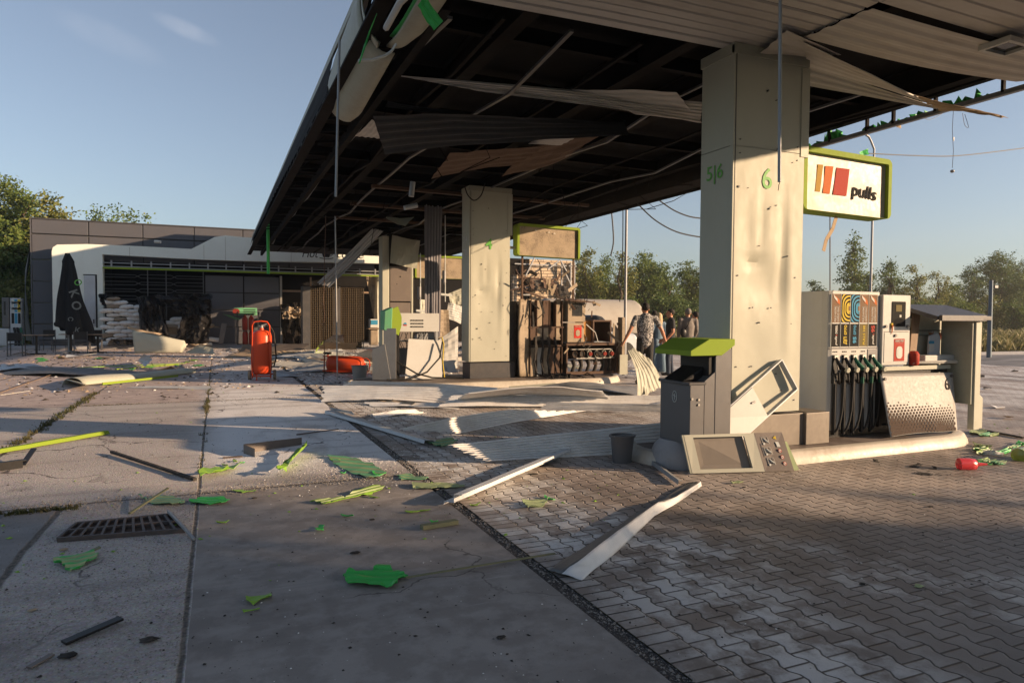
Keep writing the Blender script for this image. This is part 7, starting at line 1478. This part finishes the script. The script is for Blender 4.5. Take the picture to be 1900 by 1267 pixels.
def person(label, px, feet_y, face_deg, H, shirt, trousers, hair, arms, sleeve='short', build=1.0, lean=0, stride=.12, hairstyle='short', skirt=False, dress=False, headturn=0, zb=0):
    q = P(px, feet_y, z=0); t = thing('person', (0, 0, 0), label, 'person'); k = H/1.78; B = build
    def v(x, y, z): return Vector((x*k, y*k, z*k))
    hipL, hipR = v(-.09, 0, .92), v(.09, 0, .92); shL, shR = v(-.19*B, -.01, 1.46), v(.19*B, -.01, 1.46)
    ankL, ankR = v(-.11, stride*.5, .09), v(.11, -stride*.5, .09); knL, knR = v(-.10, stride*.35+.03, .50), v(.10, -.02, .50)
    (eL, wL), (eR, wR) = [tuple(v(*p) for p in a) for a in arms]
    neck = v(0, -.01, 1.50); hc = v(0, .02, 1.665)
    body = MB()
    chain(body, [v(0, 0, .95), v(0, 0, 1.10), v(0, .0, 1.30), v(0, -.01, 1.42)], [.15*B*k, .135*B*k, .155*B*k, .13*B*k], .72)
    capsule(body, shL, shR, .055*k, .055*k); capsule(body, v(0, -.01, 1.44), v(0, .01, 1.60), .062*k, .055*k)
    for s, sh, e, w_, hp, kn, an in ((-1, shL, eL, wL, hipL, knL, ankL), (1, shR, eR, wR, hipR, knR, ankR)):
        chain(body, [sh, sh.lerp(e, .5), e], [.058*k*B**.5, .050*k*B**.5, .040*k]); chain(body, [e, e.lerp(w_, .3), w_], [.042*k, .042*k, .026*k]); hand(body, w_, (w_-e), s)
        chain(body, [hp, kn], [.088*k*B**.5, .056*k]); chain(body, [kn, kn.lerp(an, .35)+v(0, -.015, 0), an], [.055*k, .056*k, .036*k]); capsule(body, an+v(0, -.03, -.05), an+v(0, .14, -.055), .038*k, .032*k)
    # head: skull, jaw, nose, ears
    hm = MB(); hm.ball(hc+v(0, -.012, .028), .100*k, 16, 10, (.80, 1.0, 1.0)); hm.ball(hc+v(0, .018, -.035), .078*k, 14, 9, (.82, .92, 1.12)); hm.ball(hc+v(0, .055, -.085), .035*k, 10, 7)
    capsule(hm, hc+v(0, .088, .015), hc+v(0, .112, -.022), .010*k, .016*k, 8); hm.ball(hc+v(0, .090, -.055), .018*k, 8, 6, (1.3, .6, .45)); hm.ball(hc+v(0, .090, .028), .02*k, 8, 6, (2.2, .5, .4))
    for s in (-1, 1): hm.ball(hc+v(s*.082, -.008, -.01), .03*k, 8, 6, (.4, .7, 1.1))
    rot = Matrix.Rotation(R_(headturn), 4, 'Z'); hm.v = [tuple(hc+rot@(Vector(p)-hc)) for p in hm.v]; body.add(hm.v, hm.f)
    b = body.build('body', SK, t); fuse(b, .009, 3)
    for s in (-1, 1):
        e_ = hc+rot@v(s*.032, .092, .008); MB().ball(e_, .011*k, 8, 6, (1.1, .6, .7)).build('eye', M['ink'], b, smooth='all')
    sh_ = MB(); chain(sh_, [v(0, 0, .96), v(0, 0, 1.08), v(0, .0, 1.30), v(0, -.01, 1.42)], [.158*B*k, .152*B*k, .172*B*k, .140*B*k], .72); capsule(sh_, shL, shR, .068*k, .068*k); capsule(sh_, v(0, -.01, 1.46), v(0, 0, 1.515), .072*k, .064*k)
    for s, sh, e, w_ in ((-1, shL, eL, wL), (1, shR, eR, wR)):
        if sleeve == 'short': capsule(sh_, sh, sh.lerp(e, .60), .063*k*B**.5, .060*k)
        else: chain(sh_, [sh, e, w_.lerp(e, .12)], [.074*k, .058*k, .044*k])
    so_ = sh_.build('shirt', shirt, t); fuse(so_, .014, 3)
    tr = MB(); capsule(tr, hipL+v(.02, 0, .06), hipR+v(-.02, 0, .06), .108*k*B, .108*k*B, flat=.9)
    for hp, kn, an in ((hipL, knL, ankL), (hipR, knR, ankR)):
        if skirt: chain(tr, [hp, kn, an+v(0, 0, .02)], [.12*k, .13*k, .15*k])
        else: chain(tr, [hp, kn, an+v(0, 0, -.01)], [.100*k*B**.5, .074*k, .062*k])
    to = tr.build('trousers', trousers, t); fuse(to, .014, 3)
    for an in (ankL, ankR): s_ = MB(); capsule(s_, an+v(0, -.035, -.045), an+v(0, .15, -.052), .046*k, .040*k); o = s_.build('shoe', M['black'], t); fuse(o, .01, 2)
    hr = MB(); hr.ball(hc+v(0, -.022, .040), .106*k, 16, 10, (.84, 1.0, .94)); hr.v = [tuple(hc+rot@(Vector(p)-hc)) for p in hr.v]; n_ = len(hr.v)
    # keep the face free: pull the front of the cap back above the brow
    nv = []
    for p in hr.v:
        l = rot.inverted()@(Vector(p)-hc)
        if l.y > .03*k and l.z < .055*k: l.y = .03*k-.03*k*(.055*k-l.z)/(.1*k); l.x *= .93
        if l.z < -.045*k: l.z = -.045*k; l.x *= .9
        nv.append(tuple(hc+rot@l))
    hr.v = nv
    if hairstyle == 'long': chain(hr, [hc+v(0, -.05, .04), hc+v(0, -.09, -.10), hc+v(0, -.10, -.24)], [.10*k, .09*k, .075*k], .7)
    o = hr.build('hair', hair, t); fuse(o, .009, 2)
    t.location = (q.x, q.y, zb); t.rotation_euler = (R_(lean), 0, R_(face_deg)); return t
blackf = fabric('black jersey', (.016, .017, .02)); patt = fabric('black and white patterned shirt', (.035, .035, .04), (.42, .40, .38), 26, (.49, .53)); greyf = fabric('grey brown shirt', (.19, .165, .145)); denim = fabric('light denim', (.14, .22, .30)); navy = fabric('dark blue jeans', (.03, .045, .075)); blk2 = fabric('black trousers', (.02, .019, .018))
hdark = paint('dark short hair', (.025, .02, .017), .7, 0, .3, (.06, .05, .04), 20, .4); hgrey = paint('grey hair', (.20, .18, .16), .7, 0, .4, (.10, .09, .08), 20, .4); hblond = paint('blonde hair', (.50, .38, .22), .6, 0, .3, (.3, .2, .1), 14, .4)
person('man seen from behind in black and white patterned shirt, arms held out from his sides', 1196, 713, -14, 1.83, patt, blk2, hdark, (((-.36, -.04, 1.20), (-.47, .02, .96)), ((.37, -.03, 1.20), (.50, .05, .94))), build=1.18)
mm = person('man in black t-shirt and dark jeans seen from the side, looking left', 1243, 696, 62, 1.74, blackf, navy, hdark, (((-.23, -.03, 1.18), (-.20, .14, .96)), ((.24, -.06, 1.17), (.20, .16, .97))), build=1.12)
person('blonde woman in light denim standing behind the two men', 1221, 690, -8, 1.64, denim, denim, hblond, (((-.22, .02, 1.2), (-.2, .12, .98)), ((.22, .02, 1.2), (.18, .14, 1.0))), sleeve='long', build=.88, hairstyle='long', skirt=True)
gm_ = person('man in grey brown long sleeved shirt with black shoulder bag, seen from behind', 1275, 693, -20, 1.76, greyf, navy, hgrey, (((-.25, .0, 1.19), (-.23, .12, .97)), ((.25, .0, 1.18), (.22, .14, .98))), sleeve='long', build=1.1)
person('person in black top half hidden at the right of the grey shirted man', 1289, 690, 10, 1.68, blackf, blk2, hdark, (((-.22, .02, 1.18), (-.18, .16, 1.0)), ((.24, .0, 1.18), (.22, .16, 1.0))), build=1.0)
person('man with only his head showing behind the patterned shirt', 1213, 689, -25, 1.70, navy, navy, hdark, (((-.22, .02, 1.18), (-.18, .16, 1.0)), ((.22, .0, 1.18), (.2, .16, 1.0))), build=.95)
bgp = MB(); loc = gm_.location; bgp.ball((loc.x-.22, loc.y-.10, 1.12), .13, 12, 8, (.8, .45, 1.0)); bgp.tube([(loc.x-.2, loc.y-.14, 1.2), (loc.x-.1, loc.y-.15, 1.35), (loc.x+.02, loc.y-.12, 1.52), (loc.x+.1, loc.y, 1.55)], .014, 6)
setp(bgp.build('shoulder_bag', M['black'], smooth='all'), 'black shoulder bag on the back of the grey shirted man', 'bag')
# ================= TREES AND FIELD
def tree(name, loc, h, lobes, mat, trunk, label, group=None, leaf=.22, per=900, seed=1, cat='tree', spread=1.0, branches=7, sparse=1.0):
    """tapered trunk with limbs; the crown is thousands of small leaf faces scattered through uneven lobes"""
    rnd = random.Random(seed); L = Vector(loc); t = thing(name, loc, label, cat, group)
    tr = MB(); base = L; wob = [Vector((rnd.gauss(0, .04)*h*k/5, rnd.gauss(0, .04)*h*k/5, h*.86*k/5)) for k in range(6)]
    tr.tube([base+w_ for w_ in wob], [trunk*(1-.8*k/5) for k in range(6)], 8)
    for i in range(branches):
        k = rnd.uniform(.2, .9)*5; i0 = min(4, int(k)); p = base+wob[i0].lerp(wob[i0+1], k-i0); lb = lobes[i % len(lobes)]; e = L+Vector(lb[0])+Vector((rnd.gauss(0, .3), rnd.gauss(0, .3), rnd.gauss(0, .3)))*lb[1][0]*.5
        mid = p.lerp(e, .5)+Vector((0, 0, -.05*h)); tr.tube([p, mid, e], [trunk*.38, trunk*.22, trunk*.06], 6)
    tr.build('trunk', M['bark'], t, smooth=60)
    mb = MB(); vs_ = mb.v; fs = mb.f
    for (c, r) in lobes:
        c = L+Vector(c); n = int(per*(r[0]*r[1]+r[0]*r[2]+r[1]*r[2])/3*sparse/(leaf/.22)**2*.42)
        # clumps: leaves gather round twigs so gaps stay open
        cl = []
        for _ in range(max(8, n//26)):
            d = Vector((rnd.gauss(0, 1), rnd.gauss(0, 1), rnd.gauss(0, 1))).normalized(); q = rnd.random()**.42; cl.append((Vector((d.x*r[0]*q, d.y*r[1]*q, d.z*r[2]*q)), rnd.uniform(.5, 1.3)))
        for cc, s_ in cl:
            for _ in range(26):
                p = c+cc+Vector((rnd.gauss(0, 1), rnd.gauss(0, 1), rnd.gauss(0, .7)))*leaf*1.25*s_; a = Vector((rnd.gauss(0, 1), rnd.gauss(0, 1), rnd.gauss(0, .8))).normalized(); b = a.cross(Vector((rnd.gauss(0, 1), rnd.gauss(0, 1), rnd.gauss(0, 1)))).normalized(); z = leaf*rnd.uniform(.28, .62)
                k = len(vs_); vs_ += [tuple(p-a*z), tuple(p+b*z*.55), tuple(p+a*z), tuple(p-b*z*.55)]; fs.append((k, k+1, k+2, k+3))
    mb.build('crown', M[mat], t); return t
def round_lobes(h, w_, n, seed, z0=.35):
    r = random.Random(seed); out = []
    for k in range(n):
        z = h*(z0+(.97-z0)*k/(n-1)); wz = w_*math.sin(math.pi*(.25+.65*k/(n-1)))**.8; a = r.random()*6.28; s = wz*r.uniform(.15, .55); rr = wz*r.uniform(.38, .62)
        out.append(((math.cos(a)*s, math.sin(a)*s, z), (rr, rr, rr*r.uniform(.65, .95))))
    return out
# big tree at the left behind the shop
for i, (px_, top, y, w_, mt, lb) in enumerate(((20, 325, 47, 4.4, 'leaf', 'big round tree left behind the shop, tallest in the photo'), (96, 362, 45, 2.6, 'leaf_y', 'lower right lobe of trees beside the shop corner'), (-60, 360, 46, 4.5, 'leaf', 'dense tree cut by the left edge'), (35, 520, 43, 2.4, 'leaf_y', 'low yellowing bush at the left edge behind the far pump'))):
    b_ = P(px_, 600, y=y); top_ = P(px_, top, y=y).z; tree('deciduous_tree', (b_.x, y, 0), top_, round_lobes(top_*.96, w_, 11, 20+i, .12), mt, .28, lb, leaf=.21, per=2300, seed=30+i)
for i, (px_, top, wd) in enumerate(((186, 374, .55), (217, 374, .8), (246, 392, .9), (276, 398, .4))):
    y = 52; b_ = P(px_, 600, y=y); top_ = P(px_, top, y=y).z; tree('poplar_tip', (b_.x, y, 0), top_, [((0, 0, top_-1.0), (wd*.6, wd*.6, 1.0)), ((.15, 0, top_-2.3), (wd, wd, 1.1)), ((-.2, 0, top_-3.5), (wd*1.1, wd, 1.0))], 'leaf', .15, ['thin poplar leftmost above the shop roof', 'thin poplar second from left above the shop roof, tallest', 'broad low poplar crown above the shop roof', 'smallest poplar tip rightmost above the shop roof'][i], leaf=.22, per=1600, seed=50+i, branches=3)
# wood between the columns
wd_ = [(1085, 466, 46, 3.2, 'leaf_y'), (1120, 474, 48, 3.0, 'leaf'), (1150, 470, 44, 2.2, 'leaf_y'), (1185, 474, 47, 2.8, 'leaf'), (1206, 468, 50, 3.2, 'leaf'), (1240, 490, 46, 3.0, 'leaf_d'), (1275, 488, 48, 3.0, 'leaf'), (1310, 490, 47, 3.0, 'leaf_y'), (1350, 492, 49, 3.4, 'leaf'), (1400, 495, 50, 3.4, 'leaf_d'), (1160, 555, 40, 2.3, 'leaf'), (1230, 555, 41, 2.6, 'leaf_d'), (1290, 560, 41, 2.6, 'leaf_d'), (1110, 560, 42, 2.2, 'leaf')]
for i, (px_, top, y, w_, mt) in enumerate(wd_):
    b_ = P(px_, 600, y=y); top_ = P(px_, top, y=y).z; o = tree('deciduous_tree', (b_.x, y, 0), top_, round_lobes(top_*.97, w_*(1 if i < 10 else .9), 9, 60+i, .10), mt, .2, f"{'yellowish' if mt == 'leaf_y' else ('dark' if mt == 'leaf_d' else 'green')} {'low ' if i >= 10 else ''}tree in the wood seen between columns 4 and 6", leaf=.20, per=1650, seed=70+i)
    nth = sorted(range(14), key=lambda q: wd_[q][0]).index(i); o['label'] = f"{['first', 'second', 'third', 'fourth', 'fifth', 'sixth', 'seventh', 'eighth', 'ninth', 'tenth', 'eleventh', 'twelfth', 'thirteenth', 'fourteenth'][nth]} tree from the left in the wood seen between columns 4 and 6"; o['group'] = 'trees of the wood between the columns'
# right hand trees beyond the road
q = P(1580, 600, y=45); zt = P(1580, 436, y=45).z
tree('poplar', (q.x, 45, 0), zt, [((0, 0, zt*k), (r_, r_, zt*.10)) for k, r_ in ((.93, .4), (.84, .75), (.74, 1.0), (.63, 1.15), (.52, 1.2), (.40, 1.15), (.30, 1.0), (.2, .8))], 'leaf', .2, 'slim tall poplar under the pulls sign', leaf=.24, per=2000, seed=91)
rt = [(1648, 482, 45, 2.2, 'leaf_d', .22, 'open branched dark tree right of the poplar'), (1610, 505, 50, 1.6, 'leaf_d', .4, 'sparse little tree just right of the poplar'), (1700, 492, 42, 2.0, 'leaf_y', 1.0, 'pale green upright tree behind the display housing'), (1735, 503, 44, 2.2, 'leaf_y', .8, 'loose yellowish tree behind the roofed stand'), (1770, 528, 46, 2.6, 'leaf', .9, 'low green tree left of the broad crowned tree'),
      (1850, 468, 50, 4.4, 'leaf_d', .5, 'broad crowned dark tree at right, branches showing'), (1800, 500, 50, 2.6, 'leaf_d', .5, 'left part tree of the broad dark pair'), (1900, 478, 52, 3.6, 'leaf_d', .6, 'dark tree cut by the right edge'), (1835, 548, 40, 2.0, 'leaf_y', 1, 'yellow bush by the short blue post'), (1880, 560, 38, 2.6, 'leaf_d', 1, 'dark bush at the right edge'), (1785, 565, 38, 2.0, 'leaf', 1, 'green bush right of the roofed stand'),
      (1720, 560, 40, 2.4, 'leaf', 1, 'green bush behind the roofed stand'), (1660, 555, 41, 2.4, 'leaf', 1, 'green bush behind the display housing'), (1590, 560, 41, 2.4, 'leaf_d', 1, 'dark bush behind the fuel pump'), (1508, 520, 48, 1.2, 'leaf', 1, 'small treetop just right of column 6'), (1540, 545, 46, 1.6, 'leaf', .6, 'thin shrub above the fuel pump'), (1960, 500, 44, 3.5, 'leaf', 1, 'tree outside the right edge')]
for i, (px_, top, y, w_, mt, sp_, lb) in enumerate(rt):
    b_ = P(px_, 600, y=y); top_ = P(px_, top, y=y).z; sparse = sp_; tree('deciduous_tree', (b_.x, y, 0), top_, round_lobes(top_*.96, w_, 9 if sp_ > .6 else 13, 120+i, .10 if sp_ > .6 else .4), mt, .2 if sp_ > .6 else .24, lb, leaf=.20, per=1650, seed=140+i, sparse=max(.45, sp_), branches=7 if sp_ > .6 else 14)
# far continuous wood, too distant to count
wb_ = MB(); rnd = random.Random(400)
for k in range(9500):
    a = rnd.uniform(R_(-12), R_(62)); y = rnd.uniform(62, 80); x = y*math.tan(a); hh = 4.6+1.6*fbm(x*.11, 3)+.8*fbm(x*.5, 7); z = hh*rnd.random()**.6; s = rnd.uniform(.25, .6); p = Vector((x, y, z)); u = Vector((rnd.gauss(0, 1), rnd.gauss(0, 1), rnd.gauss(0, 1))).normalized(); v_ = u.cross(Vector((rnd.gauss(0, 1), rnd.gauss(0, 1), 1))).normalized()
    wb_.add([p-u*s, p+v_*s*.7, p+u*s, p-v_*s*.7], [(0, 1, 2, 3)])
wb_.build('far_wood', M['leaf_d'], kind='stuff')
wb2 = MB().grid(lambda u, v: (-40+190*u, 80+4*math.sin(u*9), (3.8+1.5*fbm(u*24, 2))*v), 90, 4).build('far_wood_base', M['leaf_d'], kind='stuff')
gp = random.Random(33)
tufts('tall_dry_grass', [(gp.uniform(20, 62), gp.uniform(19.5, 40), gp.uniform(.7, 1.4)) for _ in range(9000)], M['grass'], .62, 6, 5, .022)
tufts('verge_grass', [(gp.uniform(24, 60), gp.uniform(19.3, 21), gp.uniform(.5, 1.2)) for _ in range(2500)], M['weed'], .16, 7, 6, .012)
tufts('grass_by_wood', [(gp.uniform(19, 40), gp.uniform(36, 42), gp.uniform(.8, 1.6)) for _ in range(2500)], M['grass'], .5, 8, 5, .03)
# trees behind the photographer, towards the sun: their shade lies over the foreground
for i, (d, off) in enumerate(((44, 4.3), (47, 7.5), (44, 11), (48, 14.5), (45, 18), (49, 22), (46, 26), (55, 6), (57, 13), (56, 20))):
    nn = Vector((.56, .83, 0)).normalized(); p = Vector((.7, 5.0, 0))+SUN_DIR*d-nn*(off-1.15)*1.0; hh = 14.5+1.2*math.sin(i*2.2)
    o = tree('shade_tree', (p.x, p.y, 0), hh, round_lobes(hh, 5.0, 16, 500+i, .12)+[((0, 0, hh*k), (3.4, 3.4, 2.2)) for k in (.25, .42, .6, .78)], 'leaf_d', .35, 'tall dense tree behind the photographer that shades the foreground', 'trees behind the photographer', leaf=.5, per=5200, seed=510+i)
p = Vector((.7, 5.0, 0))+SUN_DIR*31+Vector((.56, .83, 0)).normalized()*-1.6
tree('shade_tree', (p.x, p.y, 0), 6.6, [((rnd_x, rnd_y, z_), (1.9, 1.9, 1.3)) for rnd_x, rnd_y, z_ in ((0, 0, 5.6), (.5, .6, 4.6), (-.6, -.4, 4.4), (.2, .2, 3.2), (1, 1.2, 5.2), (-1, -1.2, 5.5))], 'leaf_d', .2, 'low dense tree behind the photographer, nearest to the paving', None, leaf=.4, per=4500, seed=560)
# evening haze over the whole yard
hz = bpy.data.materials.new('haze'); hz.use_nodes = True; hn_ = hz.node_tree; hn_.nodes.clear(); pv = hn_.nodes.new('ShaderNodeVolumePrincipled'); ho = hn_.nodes.new('ShaderNodeOutputMaterial')
pv.inputs['Density'].default_value = .0007; pv.inputs['Color'].default_value = (.95, .93, .92, 1); pv.inputs['Anisotropy'].default_value = .2; hn_.links.new(pv.outputs[0], ho.inputs['Volume'])
MB().box(-120, 180, -90, 160, -1.2, 24).build('haze', hz, kind='stuff')
